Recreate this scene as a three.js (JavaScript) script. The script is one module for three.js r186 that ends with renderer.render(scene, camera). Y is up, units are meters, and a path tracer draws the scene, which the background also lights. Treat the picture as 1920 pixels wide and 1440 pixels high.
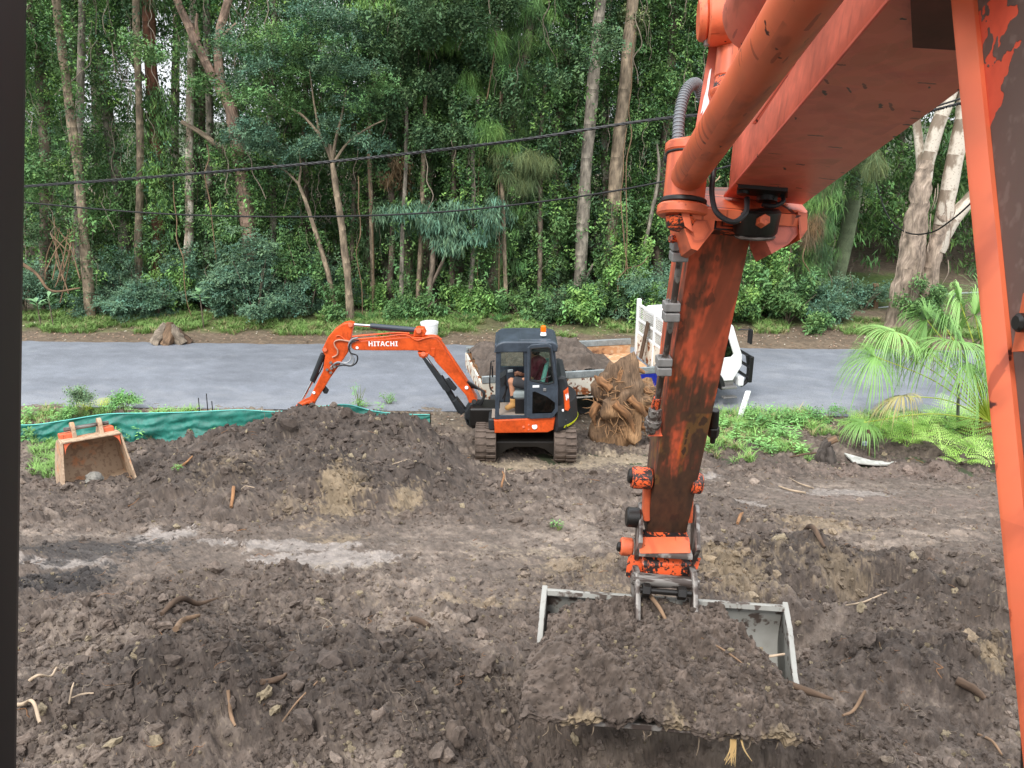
import * as THREE from 'three';
import { mergeGeometries, toCreasedNormals, mergeVertices } from 'three/addons/utils/BufferGeometryUtils.js';
import { RoundedBoxGeometry } from 'three/addons/geometries/RoundedBoxGeometry.js';
import { ImprovedNoise } from 'three/addons/math/ImprovedNoise.js';
import { FontLoader } from 'three/addons/loaders/FontLoader.js';
import { TextGeometry } from 'three/addons/geometries/TextGeometry.js';
import { MarchingCubes } from 'three/addons/objects/MarchingCubes.js';

// ---------------------------------------------------------------- camera, sky, sun, exposure
const scene = new THREE.Scene();
const FOCAL = 1530, PITCH = 18 * Math.PI / 180, EYE = 6.3;
const camera = new THREE.PerspectiveCamera(2 * Math.atan(720 / FOCAL) * 180 / Math.PI, 4 / 3, 0.05, 900);
camera.position.set(0, EYE, 0);
camera.rotation.set(-PITCH, 0, 0);
const renderer = new THREE.WebGLRenderer({ antialias: true });
renderer.toneMapping = THREE.LinearToneMapping;
renderer.toneMappingExposure = 1.72;
renderer.shadowMap.enabled = true;
{ // overcast sky: brightest overhead, a little dimmer and bluer to the horizon, soft cloud texture
  const w = 512, h = 256, data = new Float32Array(w * h * 4), n = new ImprovedNoise();
  for (let j = 0; j < h; j++) {
    const el = (j + 0.5) / h * Math.PI - Math.PI / 2, s = Math.sin(el);
    for (let i = 0; i < w; i++) {
      const az = (i + 0.5) / w * Math.PI * 2, c = Math.cos(el);
      const X = Math.cos(az) * c, Z = Math.sin(az) * c, k = 2.2 / (0.35 + Math.abs(s));
      const cl = n.noise(X * k, Z * k, 3.1) * 0.5 + n.noise(X * k * 2.3, Z * k * 2.3, 7.7) * 0.25;
      const L = (0.7 + 0.95 * Math.max(0, s)) * (1 + 0.16 * cl), o = (j * w + i) * 4;
      data[o] = L * 0.97; data[o + 1] = L * 1.0; data[o + 2] = L * 1.05; data[o + 3] = 1;
    }
  }
  const sky = new THREE.DataTexture(data, w, h, THREE.RGBAFormat, THREE.FloatType);
  sky.mapping = THREE.EquirectangularReflectionMapping; sky.magFilter = THREE.LinearFilter; sky.needsUpdate = true;
  scene.background = sky; scene.environment = sky;
}
const sun = new THREE.DirectionalLight(new THREE.Color(1, 0.96, 0.9), 1.5);
sun.position.set(-13, 30, 12); sun.target.position.set(0, 0, -12);
sun.castShadow = true; sun.shadow.radius = 26; sun.shadow.mapSize.set(2048, 2048);
Object.assign(sun.shadow.camera, { left: -40, right: 40, top: 40, bottom: -40, near: 1, far: 120 });
scene.add(sun, sun.target);

// ---------------------------------------------------------------- helpers
const V = (x, y, z) => new THREE.Vector3(x, y, z);
const perlin = new ImprovedNoise();
const N3 = (x, y, z) => perlin.noise(x + 100, y + 100, z + 100);
function rng(seed) { let a = seed >>> 0; return () => { a = (a + 0x6d2b79f5) | 0; let t = Math.imul(a ^ (a >>> 15), 1 | a); t = (t + Math.imul(t ^ (t >>> 7), 61 | t)) ^ t; return ((t ^ (t >>> 14)) >>> 0) / 4294967296; }; }
const lerp = (a, b, t) => a + (b - a) * t, clamp = (x, a = 0, b = 1) => Math.min(b, Math.max(a, x));
const smooth = (a, b, x) => { const t = clamp((x - a) / (b - a)); return t * t * (3 - 2 * t); };
// photograph pixel (1920 x 1440) to a direction, a point at a depth along the lens axis, or a point on the upright plane z = -D
const SP = Math.sin(PITCH), CP = Math.cos(PITCH);
function ray(px, py) { const x = (px - 960) / FOCAL, y = (720 - py) / FOCAL; return V(x, -SP + y * CP, -CP - y * SP); }
const CS = (px, py, depth) => ray(px, py).multiplyScalar(depth).add(V(0, EYE, 0));
const PZ = (px, py, D) => { const r = ray(px, py); return r.multiplyScalar(D / -r.z).add(V(0, EYE, 0)); };

const names = new Map();
function numbered(name) { const k = names.get(name) || 0; names.set(name, k + 1); return k ? name + '_' + String(k).padStart(3, '0') : name; }
function thing(name, label, category, base = V(0, 0, 0), group) {
  const o = new THREE.Group(); o.name = numbered(name); o.position.copy(base); scene.add(o);
  o.userData = { label, category }; if (group) o.userData.group = group; return o;
}
function rootOf(o) { while (o.parent && o.parent !== scene) o = o.parent; return o; }
function part(name, geo, mat, parent, label) { // geo in world axes; moved to the thing's own origin
  const r = rootOf(parent); geo.translate(-r.position.x, -r.position.y, -r.position.z);
  const m = new THREE.Mesh(geo, mat); m.name = name; m.castShadow = m.receiveShadow = true; parent.add(m);
  if (label) m.userData.label = label; return m;
}
function single(name, geo, mat, label, category, group) { // one-mesh thing, origin at its base centre
  geo.computeBoundingBox(); const b = geo.boundingBox, c = V((b.min.x + b.max.x) / 2, b.min.y, (b.min.z + b.max.z) / 2);
  geo.translate(-c.x, -c.y, -c.z);
  const m = new THREE.Mesh(geo, mat); m.name = numbered(name); m.position.copy(c); m.castShadow = m.receiveShadow = true; scene.add(m);
  m.userData = { label, category }; if (group) m.userData.group = group; return m;
}
function structure(name, geo, mat) { const m = new THREE.Mesh(geo, mat); m.name = name; m.userData = { kind: 'structure' }; m.castShadow = m.receiveShadow = true; scene.add(m); return m; }
const plain = (g) => { const q = g.index ? g.toNonIndexed() : g; for (const k of Object.keys(q.attributes)) if (!['position', 'normal', 'uv'].includes(k)) q.deleteAttribute(k); return q; };
const join = (...gs) => mergeGeometries(gs.flat().map(plain));

function loft(rings, { caps = true, crease = 0.6, closed = true } = {}) {
  const n = rings[0].length, pos = [], uv = [], idx = [];
  let v = 0; const m = closed ? n + 1 : n;
  rings.forEach((r, i) => {
    if (i) v += r[0].distanceTo(rings[i - 1][0]);
    let u = 0;
    for (let j = 0; j < m; j++) { const p = r[j % n]; if (j) u += p.distanceTo(r[(j - 1) % n]); pos.push(p.x, p.y, p.z); uv.push(u, v); }
  });
  for (let i = 0; i + 1 < rings.length; i++) for (let j = 0; j + 1 < m; j++) { const a = i * m + j, b = a + 1, c = a + m, d = c + 1; idx.push(a, b, c, b, d, c); }
  if (caps) for (const end of [0, rings.length - 1]) {
    const r = rings[end], c = r.reduce((s, p) => s.add(p), V(0, 0, 0)).multiplyScalar(1 / n), o = pos.length / 3;
    pos.push(c.x, c.y, c.z); uv.push(0, 0);
    for (let j = 0; j <= n; j++) { const p = r[j % n]; pos.push(p.x, p.y, p.z); uv.push(p.distanceTo(c), 0); }
    for (let j = 0; j < n; j++) end ? idx.push(o, o + 1 + j, o + 2 + j) : idx.push(o, o + 2 + j, o + 1 + j);
  }
  const g = new THREE.BufferGeometry();
  g.setAttribute('position', new THREE.Float32BufferAttribute(pos, 3)); g.setAttribute('uv', new THREE.Float32BufferAttribute(uv, 2)); g.setIndex(idx);
  return toCreasedNormals(g, crease);
}
function rrect(c, ux, uy, w, h, r, k = 3) { // rounded rectangle ring
  const out = [];
  for (const [sx, sy, a0] of [[1, 1, 0], [-1, 1, 1], [-1, -1, 2], [1, -1, 3]]) for (let i = 0; i <= k; i++) {
    const a = (a0 + i / k) * Math.PI / 2;
    out.push(c.clone().addScaledVector(ux, sx * (w / 2 - r) + Math.cos(a) * r).addScaledVector(uy, sy * (h / 2 - r) + Math.sin(a) * r));
  }
  return out;
}
function quadRing(a, b, c, d, r, k = 2) { // rounded ring through four corners
  const P = [a, b, c, d], out = [];
  for (let i = 0; i < 4; i++) {
    const p = P[i], q = P[(i + 3) % 4].clone().sub(p).normalize(), s = P[(i + 1) % 4].clone().sub(p).normalize();
    for (let j = 0; j <= k; j++) { const t = j / k, A = p.clone().addScaledVector(q, r * (1 - t) * (1 - t)), B = s.clone().multiplyScalar(r * t * t); out.push(A.add(B)); }
  }
  return out;
}
function taper(points, radii, radial = 8, seg = 0, wob = 0, seed = 1) { // tube of varying radius along a smooth path
  const curve = new THREE.CatmullRomCurve3(points), n = seg || points.length * 4, rings = [];
  const fr = curve.computeFrenetFrames(n, false);
  for (let i = 0; i <= n; i++) {
    const t = i / n, p = curve.getPoint(t), f = t * (radii.length - 1), k = Math.min(radii.length - 2, Math.floor(f));
    const r = radii.length > 1 ? lerp(radii[k], radii[k + 1], f - k) : radii[0], ring = [];
    for (let j = 0; j < radial; j++) {
      const a = j / radial * Math.PI * 2, rr = r * (1 + (wob ? wob * N3(Math.cos(a) * 1.5 + seed, t * n * 0.35, Math.sin(a) * 1.5 + seed * 3) * 1.6 : 0));
      ring.push(p.clone().addScaledVector(fr.normals[i], Math.cos(a) * rr).addScaledVector(fr.binormals[i], Math.sin(a) * rr));
    }
    rings.push(ring);
  }
  return loft(rings, { crease: 1.2 });
}
function cyl(a, b, r0, r1 = r0, seg = 20, bevel = 0) {
  const L = a.distanceTo(b), be = Math.min(bevel, r0 * 0.5, r1 * 0.5);
  const pts = be ? [[0, 0], [r0 - be, 0], [r0, be], [r1, L - be], [r1 - be, L], [0, L]] : [[0, 0], [r0, 0], [r1, L], [0, L]];
  const g = toCreasedNormals(new THREE.LatheGeometry(pts.map(([x, y]) => new THREE.Vector2(x, y)), seg), 0.7);
  g.applyQuaternion(new THREE.Quaternion().setFromUnitVectors(V(0, 1, 0), b.clone().sub(a).normalize())); g.translate(a.x, a.y, a.z);
  return g;
}
function ringGeo(c, axis, r, inner, len, seg = 24) { // a thick ring (boss) about an axis
  const g = toCreasedNormals(new THREE.LatheGeometry([[inner, -len / 2], [r - 0.008, -len / 2], [r, -len / 2 + 0.008], [r, len / 2 - 0.008], [r - 0.008, len / 2], [inner, len / 2], [inner, -len / 2]].map(([x, y]) => new THREE.Vector2(x, y)), seg), 0.7);
  g.applyQuaternion(new THREE.Quaternion().setFromUnitVectors(V(0, 1, 0), axis.clone().normalize())); g.translate(c.x, c.y, c.z); return g;
}
function box(x, y, z, w, h, d, r = 0.012) { const g = new RoundedBoxGeometry(w, h, d, 2, Math.min(r, w / 2.05, h / 2.05, d / 2.05)); g.translate(x, y, z); return g; }
function boxUV(g, s = 1) { // metres on the three axes
  g = plain(g); const p = g.attributes.position, n = g.attributes.normal, uv = new Float32Array(p.count * 2);
  for (let i = 0; i < p.count; i += 3) {
    let nx = 0, ny = 0, nz = 0; for (let k = 0; k < 3; k++) { nx += Math.abs(n.getX(i + k)); ny += Math.abs(n.getY(i + k)); nz += Math.abs(n.getZ(i + k)); }
    for (let k = 0; k < 3; k++) { const x = p.getX(i + k), y = p.getY(i + k), z = p.getZ(i + k); const [a, b] = nx > ny && nx > nz ? [z, y] : ny > nz ? [x, z] : [x, y]; uv[(i + k) * 2] = a * s; uv[(i + k) * 2 + 1] = b * s; }
  }
  g.setAttribute('uv', new THREE.BufferAttribute(uv, 2)); return g;
}
function pxShape(pts, D, holes = []) { // outline traced at its own distance
  const f = (l) => l.map(([x, y]) => { const p = PZ(x, y, D); return new THREE.Vector2(p.x, p.y); });
  const s = new THREE.Shape(f(pts)); for (const h of holes) s.holes.push(new THREE.Path(f(h))); return s;
}
function slab(pts, D, t, { holes = [], bevel = 0.012, back = false } = {}) { // outline given a thickness t about (or behind) the plane z = -D
  const g = new THREE.ExtrudeGeometry(pxShape(pts, D, holes), { depth: Math.max(0.002, t - 2 * bevel), bevelEnabled: bevel > 0, bevelThickness: bevel, bevelSize: bevel, bevelOffset: -bevel, bevelSegments: 2 });
  g.translate(0, 0, -D - (back ? t - bevel : t / 2 - bevel)); return g;
}
function sdfMesh(bones, k = 0.03, cell = 0.014) { // tapered capsules joined by a smooth minimum
  const b = new THREE.Box3(); for (const [p, q, r0, r1] of bones) for (const [c, r] of [[p, r0], [q, r1]]) { b.expandByPoint(c.clone().addScalar(r + 0.06)); b.expandByPoint(c.clone().addScalar(-r - 0.06)); }
  const size = b.getSize(V(0, 0, 0)), S = Math.max(size.x, size.y, size.z), c0 = b.getCenter(V(0, 0, 0)), n = Math.min(110, Math.ceil(S / cell));
  const mc = new MarchingCubes(n, new THREE.MeshStandardMaterial(), false, false, 120000); mc.isolation = 0;
  const P = V(0, 0, 0), half = n / 2;
  for (let z = 0; z < n; z++) for (let y = 0; y < n; y++) for (let x = 0; x < n; x++) {
    P.set((x - half) / half, (y - half) / half, (z - half) / half).multiplyScalar(S / 2).add(c0);
    let d = 9;
    for (const [p, q, r0, r1] of bones) {
      const ax = q.x - p.x, ay = q.y - p.y, az = q.z - p.z, bx = P.x - p.x, by = P.y - p.y, bz = P.z - p.z, l = ax * ax + ay * ay + az * az || 1e-9;
      const t = clamp((ax * bx + ay * by + az * bz) / l), e = Math.hypot(bx - ax * t, by - ay * t, bz - az * t) - lerp(r0, r1, t), h = Math.max(k - Math.abs(d - e), 0) / k;
      d = Math.min(d, e) - h * h * k * 0.25;
    }
    mc.field[x + y * n + z * n * n] = -d;
  }
  mc.update();
  const g = new THREE.BufferGeometry(), cnt = mc.count;
  g.setAttribute('position', new THREE.Float32BufferAttribute(Array.from(mc.positionArray.slice(0, cnt * 3)), 3));
  g.scale(S / 2, S / 2, S / 2); g.translate(c0.x, c0.y, c0.z);
  const m = mergeVertices(g, 1e-4); m.computeVertexNormals(); return boxUV(m);
}

// ---------------------------------------------------------------- textures
const tl = (x, y, p, s) => { const xi = Math.floor(x), yi = Math.floor(y), fx = x - xi, fy = y - yi, h = (a, b) => { a = ((a % p) + p) % p; b = ((b % p) + p) % p; let t = Math.imul(a * 374761393 + b * 668265263 + s * 974711, 1274126177); t ^= t >>> 13; t = Math.imul(t, 1103515245); return ((t ^ (t >>> 16)) >>> 0) / 4294967296; }; const u = fx * fx * (3 - 2 * fx), v = fy * fy * (3 - 2 * fy); return lerp(lerp(h(xi, yi), h(xi + 1, yi), u), lerp(h(xi, yi + 1), h(xi + 1, yi + 1), u), v); };
const tf = (x, y, p, s, o = 4) => { let a = 0, w = 0.5, t = 0; for (let i = 0; i < o; i++) { a += w * tl(x * p, y * p, p, s + i); t += w; w *= 0.55; p *= 2; } return a / t; }; // tileable, x and y in 0..1
function tex(size, f, srgb = true, repeat = 1) {
  const [w, h] = Array.isArray(size) ? size : [size, size], d = new Uint8Array(w * h * 4);
  for (let j = 0; j < h; j++) for (let i = 0; i < w; i++) { const c = f(i / w, j / h), o = (j * w + i) * 4; for (let k = 0; k < 3; k++) d[o + k] = clamp(Array.isArray(c) ? c[k] : c) * 255; d[o + 3] = 255; }
  const t = new THREE.DataTexture(d, w, h); t.wrapS = t.wrapT = THREE.RepeatWrapping; t.magFilter = THREE.LinearFilter; t.minFilter = THREE.LinearMipmapLinearFilter; t.generateMipmaps = true;
  if (srgb) t.colorSpace = THREE.SRGBColorSpace; t.repeat.set(repeat, repeat); t.needsUpdate = true; return t;
}
const mix3 = (a, b, t) => a.map((x, i) => lerp(x, b[i], t));
const hex = (h) => [(h >> 16 & 255) / 255, (h >> 8 & 255) / 255, (h & 255) / 255];
const T = {};
T.soil = tex(512, (x, y) => { const a = tf(x, y, 12, 1, 5), b = tl(x * 190, y * 190, 190, 9); const v = 0.66 + 0.42 * a + (b > 0.94 ? 0.2 : 0) - (b < 0.1 ? 0.18 : 0); return [v, v, v]; }, true, 0.9);
T.soilBump = tex(512, (x, y) => { const a = tf(x, y, 20, 4, 5), b = tl(x * 120, y * 120, 120, 8); return 0.6 * a + 0.4 * b; }, false, 0.9);
T.asphalt = tex(512, (x, y) => { const a = tl(x * 256, y * 256, 256, 2), b = tf(x, y, 5, 3, 4); const v = 0.72 + 0.22 * a + 0.14 * (b - 0.5) + (a > 0.95 ? 0.12 : 0); return [v, v, v * 1.01]; }, true, 0.5);
T.asphaltBump = tex(256, (x, y) => tl(x * 128, y * 128, 128, 2), false, 0.5);
T.bark = tex([256, 512], (x, y) => { const a = tf(x, y * 0.25, 16, 5, 4), b = tf(x, y, 6, 6, 4); const v = 0.45 + 0.6 * a + 0.35 * (b - 0.5); return [v, v * 0.98, v * 0.95]; }, true);
T.barkBump = tex([256, 512], (x, y) => tf(x, y * 0.25, 20, 5, 4), false);
T.gum = tex(512, (x, y) => { const a = tf(x, y * 0.5, 5, 15, 5), b = tf(x, y, 24, 16, 3); let c = mix3([0.95, 0.93, 0.9], [0.62, 0.57, 0.52], smooth(0.45, 0.7, a)); if (b > 0.72) c = mix3(c, [0.6, 0.52, 0.46], 0.4); return c; }, true);
T.scuff = tex(512, (x, y) => { // worn paint: tone drift, scratches and small chips as a multiplier
  const a = tf(x, y, 4, 21, 5), b = tf(x, y, 22, 22, 4), s = tf(x, y * 0.12, 40, 23, 2); const v = 0.9 + 0.3 * (a - 0.5); let c = [v, v * (1 + 0.05 * (b - 0.5)), v]; c = mix3(c, [0.98, 0.93, 0.9], 0.5 * smooth(0.5, 0.75, tf(x, y, 7, 27, 4))); c = mix3(c, [0.55, 0.5, 0.5], 0.35 * smooth(0.55, 0.8, tf(x, y * 0.3, 18, 26, 4)));
  const chip = smooth(0.79, 0.805, b * 0.8 + a * 0.25); c = mix3(c, [0.3, 0.24, 0.24], chip); if (s > 0.8) c = mix3(c, [0.62, 0.56, 0.55], 0.6); return c; }, true, 0.9);
T.dusty = tex(512, (x, y) => { const a = tf(x, y, 5, 31, 5), b = tf(x, y, 30, 32, 3), q = tf(x, y * 0.25, 22, 33, 4); const v = 0.8 + 0.34 * (a - 0.35) + 0.15 * (b - 0.5) - 0.07 * smooth(0.6, 0.78, q); return [v, v * 0.985, v * 0.96]; }, true, 1);
T.mudsteel = tex(512, (x, y) => { const a = tf(x, y, 5, 41, 5), b = tf(x, y, 18, 42, 4); let c = mix3([0.66, 0.66, 0.64], [0.5, 0.49, 0.46], a); c = mix3(c, [0.3, 0.255, 0.23], smooth(0.52, 0.62, a * 0.5 + b * 0.5)); return c; }, true, 1.1);
T.rustwhite = tex(512, (x, y) => { const a = tf(x, y, 4, 51, 5), b = tf(x, y, 16, 52, 4); let c = mix3([0.93, 0.92, 0.88], [0.8, 0.77, 0.7], a); c = mix3(c, [0.62, 0.36, 0.2], smooth(0.56, 0.66, a * 0.55 + b * 0.45)); c = mix3(c, [0.42, 0.24, 0.16], smooth(0.66, 0.74, b)); return c; }, true, 0.8);
T.rustorange = tex(512, (x, y) => { const a = tf(x, y, 4, 61, 5), b = tf(x, y, 14, 62, 4); let c = mix3([0.8, 0.64, 0.48], [0.66, 0.45, 0.3], a); c = mix3(c, [0.82, 0.74, 0.63], 0.6 * smooth(0.5, 0.68, b)); c = mix3(c, [0.42, 0.3, 0.23], smooth(0.56, 0.74, a)); return c; }, true, 0.9);
T.clayorange = tex(512, (x, y) => { const a = tf(x, y, 4, 71, 5), b = tf(x, y, 16, 72, 4); let c = mix3([0.76, 0.54, 0.39], [0.7, 0.6, 0.5], smooth(0.22, 0.45, a)); c = mix3(c, [0.6, 0.5, 0.41], smooth(0.5, 0.62, b)); return c; }, true, 1.3);
T.peel = tex(1024, (x, y) => { // primer and rust where the red paint has flaked off; flakes left in islands
  const a = tf(x, y, 3, 81, 6), b = tf(x, y, 9, 82, 5), v = tf(x, y, 40, 83, 3); let c = mix3([0.42, 0.34, 0.31], [0.34, 0.27, 0.245], a); c = mix3(c, [0.5, 0.43, 0.4], smooth(0.55, 0.75, v) * 0.5);
  const left = a * 0.62 + b * 0.38; return left > 0.565 ? mix3([0.9, 0.36, 0.24], [0.82, 0.3, 0.2], v) : c; }, true, 1);
T.stick = tex([512, 1024], (x, y) => { // dipper: red paint, worn, with dried black mud smeared over its lower half (y is 0 at the foot)
  const a = tf(x, y, 5, 91, 5), b = tf(x, y, 14, 92, 5), st = tf(x * 1.4 - y * 0.5, y * 0.3, 14, 93, 4), fine = tf(x, y, 50, 94, 2);
  let c = mix3([0.8, 0.36, 0.24], [0.6, 0.28, 0.19], smooth(0.3, 0.7, a * 0.6 + fine * 0.4));
  c = mix3(c, [0.5, 0.27, 0.19], smooth(0.4, 0.62, st) * 0.7 * smooth(0.5, 0.7, y));
  c = mix3(c, [0.9, 0.4, 0.19], smooth(0.42, 0.6, b) * smooth(0.2, 0.3, y) * (1 - smooth(0.5, 0.66, y)));
  const yy = y + 0.16 * (a - 0.5) + 0.1 * (b - 0.5), cover = lerp(lerp(0.97, 0.6, smooth(0.12, 0.24, yy)), 0.3, smooth(0.4, 0.66, yy)), m = a * 0.3 + tf(x, y * 0.22, 26, 95, 4) * 0.4 + b * 0.15 + fine * 0.15;
  const mud = smooth(1 - cover * 0.68 - 0.13, 1 - cover * 0.68 + 0.1, m + 0.2);
  let mc = mix3([0.23, 0.17, 0.14], [0.36, 0.25, 0.18], fine); if (y > 0.2 && y < 0.45) mc = mix3(mc, [0.5, 0.36, 0.19], smooth(0.5, 0.62, b) * 0.6);
  c = mix3(c, mc, mud); if (b > 0.72) c = mix3(c, [0.24, 0.17, 0.14], y > 0.5 ? 0.4 : 0.8); return c; }, true, 1);
{ // scratched red plate under the boom: paint with gouges cut through it
  const cv = document.createElement('canvas'); cv.width = cv.height = 1024; const c = cv.getContext('2d'), R = rng(9); c.fillStyle = '#dc7460'; c.fillRect(0, 0, 1024, 1024);
  for (let i = 0; i < 500; i++) { c.fillStyle = `rgba(${150 + 60 * R()},${60 + 40 * R()},${50 + 30 * R()},0.12)`; c.beginPath(); c.ellipse(R() * 1024, R() * 1024, 20 + 60 * R(), 8 + 30 * R(), R() * 3, 0, 7); c.fill(); }
  for (let i = 0; i < 70; i++) { c.save(); c.translate(R() * 1024, R() * 1024); c.rotate(R() < 0.6 ? 0.15 * (R() - 0.5) : 0.9 + 0.3 * R()); c.fillStyle = R() < 0.8 ? '#3a2421' : '#7d3a2e'; const l = 6 + 42 * R() * R(), h = 2 + 5 * R(); c.beginPath(); c.moveTo(-l, 0); for (let k = 1; k < 8; k++) c.lineTo(-l + 2 * l * k / 8, -h * (0.4 + R())); c.lineTo(l, 0); for (let k = 7; k > 0; k--) c.lineTo(-l + 2 * l * k / 8, h * (0.3 + 0.7 * R())); c.fill(); c.restore(); }
  T.gouged = new THREE.CanvasTexture(cv); T.gouged.colorSpace = THREE.SRGBColorSpace; T.gouged.wrapS = T.gouged.wrapT = THREE.RepeatWrapping; T.gouged.repeat.set(0.75, 0.75);
}
T.steelDirty = tex(256, (x, y) => { const a = tf(x, y, 6, 101, 5); return mix3([0.52, 0.5, 0.48], [0.28, 0.24, 0.22], smooth(0.4, 0.62, a)); }, true, 3);
T.greasy = tex(256, (x, y) => { const a = tf(x, y, 5, 111, 5), b = tf(x, y, 16, 112, 3); return mix3([0.9, 0.38, 0.2], [0.16, 0.13, 0.13], smooth(0.45, 0.56, a * 0.6 + b * 0.4)); }, true, 4);
T.wood = tex([256, 512], (x, y) => { const a = tf(x, y * 0.2, 24, 121, 4), b = tf(x, y, 5, 122, 4); const v = 0.5 + 0.5 * a + 0.25 * (b - 0.5); return [v, v * 0.93, v * 0.86]; }, true);
T.concrete = tex(256, (x, y) => { const a = tf(x, y, 8, 131, 5), b = tl(x * 90, y * 90, 90, 132); const v = 0.72 + 0.35 * (a - 0.5) + (b > 0.88 ? -0.12 : 0); return [v, v, v * 0.98]; }, true, 2);
function std(color, rough = 0.8, o = {}) { return new THREE.MeshStandardMaterial({ color, roughness: rough, side: THREE.DoubleSide, ...o }); }
const M = {
  soil: std(0xffffff, 0.95, { vertexColors: true, map: T.soil, bumpMap: T.soilBump, bumpScale: 0.012 }),
  clod: std(0xffffff, 0.97, { map: T.soil, bumpMap: T.soilBump, bumpScale: 0.006 }),
  asphalt: std(0x979ca4, 0.6, { vertexColors: true, map: T.asphalt, bumpMap: T.asphaltBump, bumpScale: 0.003 }),
  orange: std(0xe36f47, 0.48, { map: T.scuff }), compact: std(0xf4642a, 0.38, { map: T.dusty }),
  red: std(0xdc745e, 0.5, { map: T.scuff }), redplain: std(0xe97f68, 0.5, { map: T.dusty }),
  stick: std(0xffffff, 0.55, { map: T.stick }), peel: std(0xffffff, 0.7, { map: T.peel, bumpMap: T.peel, bumpScale: 0.002 }),
  gouged: std(0xffffff, 0.42, { map: T.gouged }), greasy: std(0xffffff, 0.4, { map: T.greasy }), black: std(0x151416, 0.5), rubber: std(0x1b1b1c, 0.75), hose: std(0x202022, 0.55),
  grease: std(0x1c1917, 0.45, { map: T.dusty }), steel: std(0xffffff, 0.45, { map: T.steelDirty, metalness: 0.3 }), chrome: std(0xd8dadd, 0.18, { metalness: 1 }),
  mudsteel: std(0xffffff, 0.75, { map: T.mudsteel }), alloy: std(0x9a9a9c, 0.5, { metalness: 0.4, map: T.dusty }),
  cab: std(0x46515f, 0.38, { map: T.dusty }), darkgrey: std(0x2d3237, 0.55, { map: T.dusty }), glass: new THREE.MeshPhysicalMaterial({ color: 0xe4eeea, roughness: 0.03, transmission: 1, thickness: 0, ior: 1.45, side: THREE.DoubleSide }),
  tint: new THREE.MeshPhysicalMaterial({ color: 0x8d9c9c, roughness: 0.05, transmission: 1, thickness: 0, side: THREE.DoubleSide }),
  trackrubber: std(0x6f625a, 0.95, { map: T.dusty, bumpMap: T.soilBump, bumpScale: 0.01 }), white: std(0xe9e9e6, 0.4, { map: T.dusty }), whitepaint: std(0xf1f2f2, 0.3),
  rustwhite: std(0xffffff, 0.7, { map: T.rustwhite }), rustorange: std(0xffffff, 0.85, { map: T.rustorange }), clayorange: std(0xffffff, 0.8, { map: T.clayorange }),
  galv: std(0xa9b4ba, 0.5, { metalness: 0.2, map: T.dusty }), blue: std(0x1e2fb4, 0.4, { map: T.dusty }), yellow: std(0xd8e01c, 0.5),
  wood: std(0x9a8672, 0.9, { map: T.wood, bumpMap: T.barkBump, bumpScale: 0.006 }), deadwood: std(0x6f6054, 0.95, { map: T.wood }), paleroot: std(0xcdc3b3, 0.85, { map: T.wood }), rawwood: std(0xb08a66, 0.9, { map: T.wood, bumpMap: T.barkBump, bumpScale: 0.01 }),
  stumpwood: std(0xaaa69e, 0.95, { map: T.wood, bumpMap: T.barkBump, bumpScale: 0.02 }), concrete: std(0xf6f5f0, 0.85, { map: T.concrete }), stone: std(0xb9b5ae, 0.9, { map: T.concrete }),
};
// ---------------------------------------------------------------- terrain
const ROADYAW = 0.036, NEAR = 17.9, FAR = 22.8;
const sOf = (x, z) => -z + ROADYAW * x;
const PROFILE = [[-30, 6.2], [-6, 4.3], [0, 3.4], [2, 3.0], [3.6, 2.55], [5, 2.2], [7, 1.75], [9, 1.32], [10.2, 1.06], [12, 0.6], [13.2, 0.3], [14.3, 0.03], [15.3, -0.02], [16.6, -0.03], [18, -0.02], [23, 0], [24.6, 0.12], [27, 0.3], [32, 0.75], [45, 1.9], [90, 3.2], [400, 5]];
function profile(s) {
  let i = 0; while (i < PROFILE.length - 2 && s > PROFILE[i + 1][0]) i++;
  const [a, ya] = PROFILE[i], [b, yb] = PROFILE[i + 1], g = (k) => k <= 0 || k >= PROFILE.length - 1 ? (yb - ya) / (b - a) : (PROFILE[k + 1][1] - PROFILE[k - 1][1]) / (PROFILE[k + 1][0] - PROFILE[k - 1][0]);
  const h = b - a, t = clamp((s - a) / h), t2 = t * t, t3 = t2 * t;
  return (2 * t3 - 3 * t2 + 1) * ya + (t3 - 2 * t2 + t) * h * g(i) + (-2 * t3 + 3 * t2) * yb + (t3 - t2) * h * g(i + 1);
}
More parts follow.
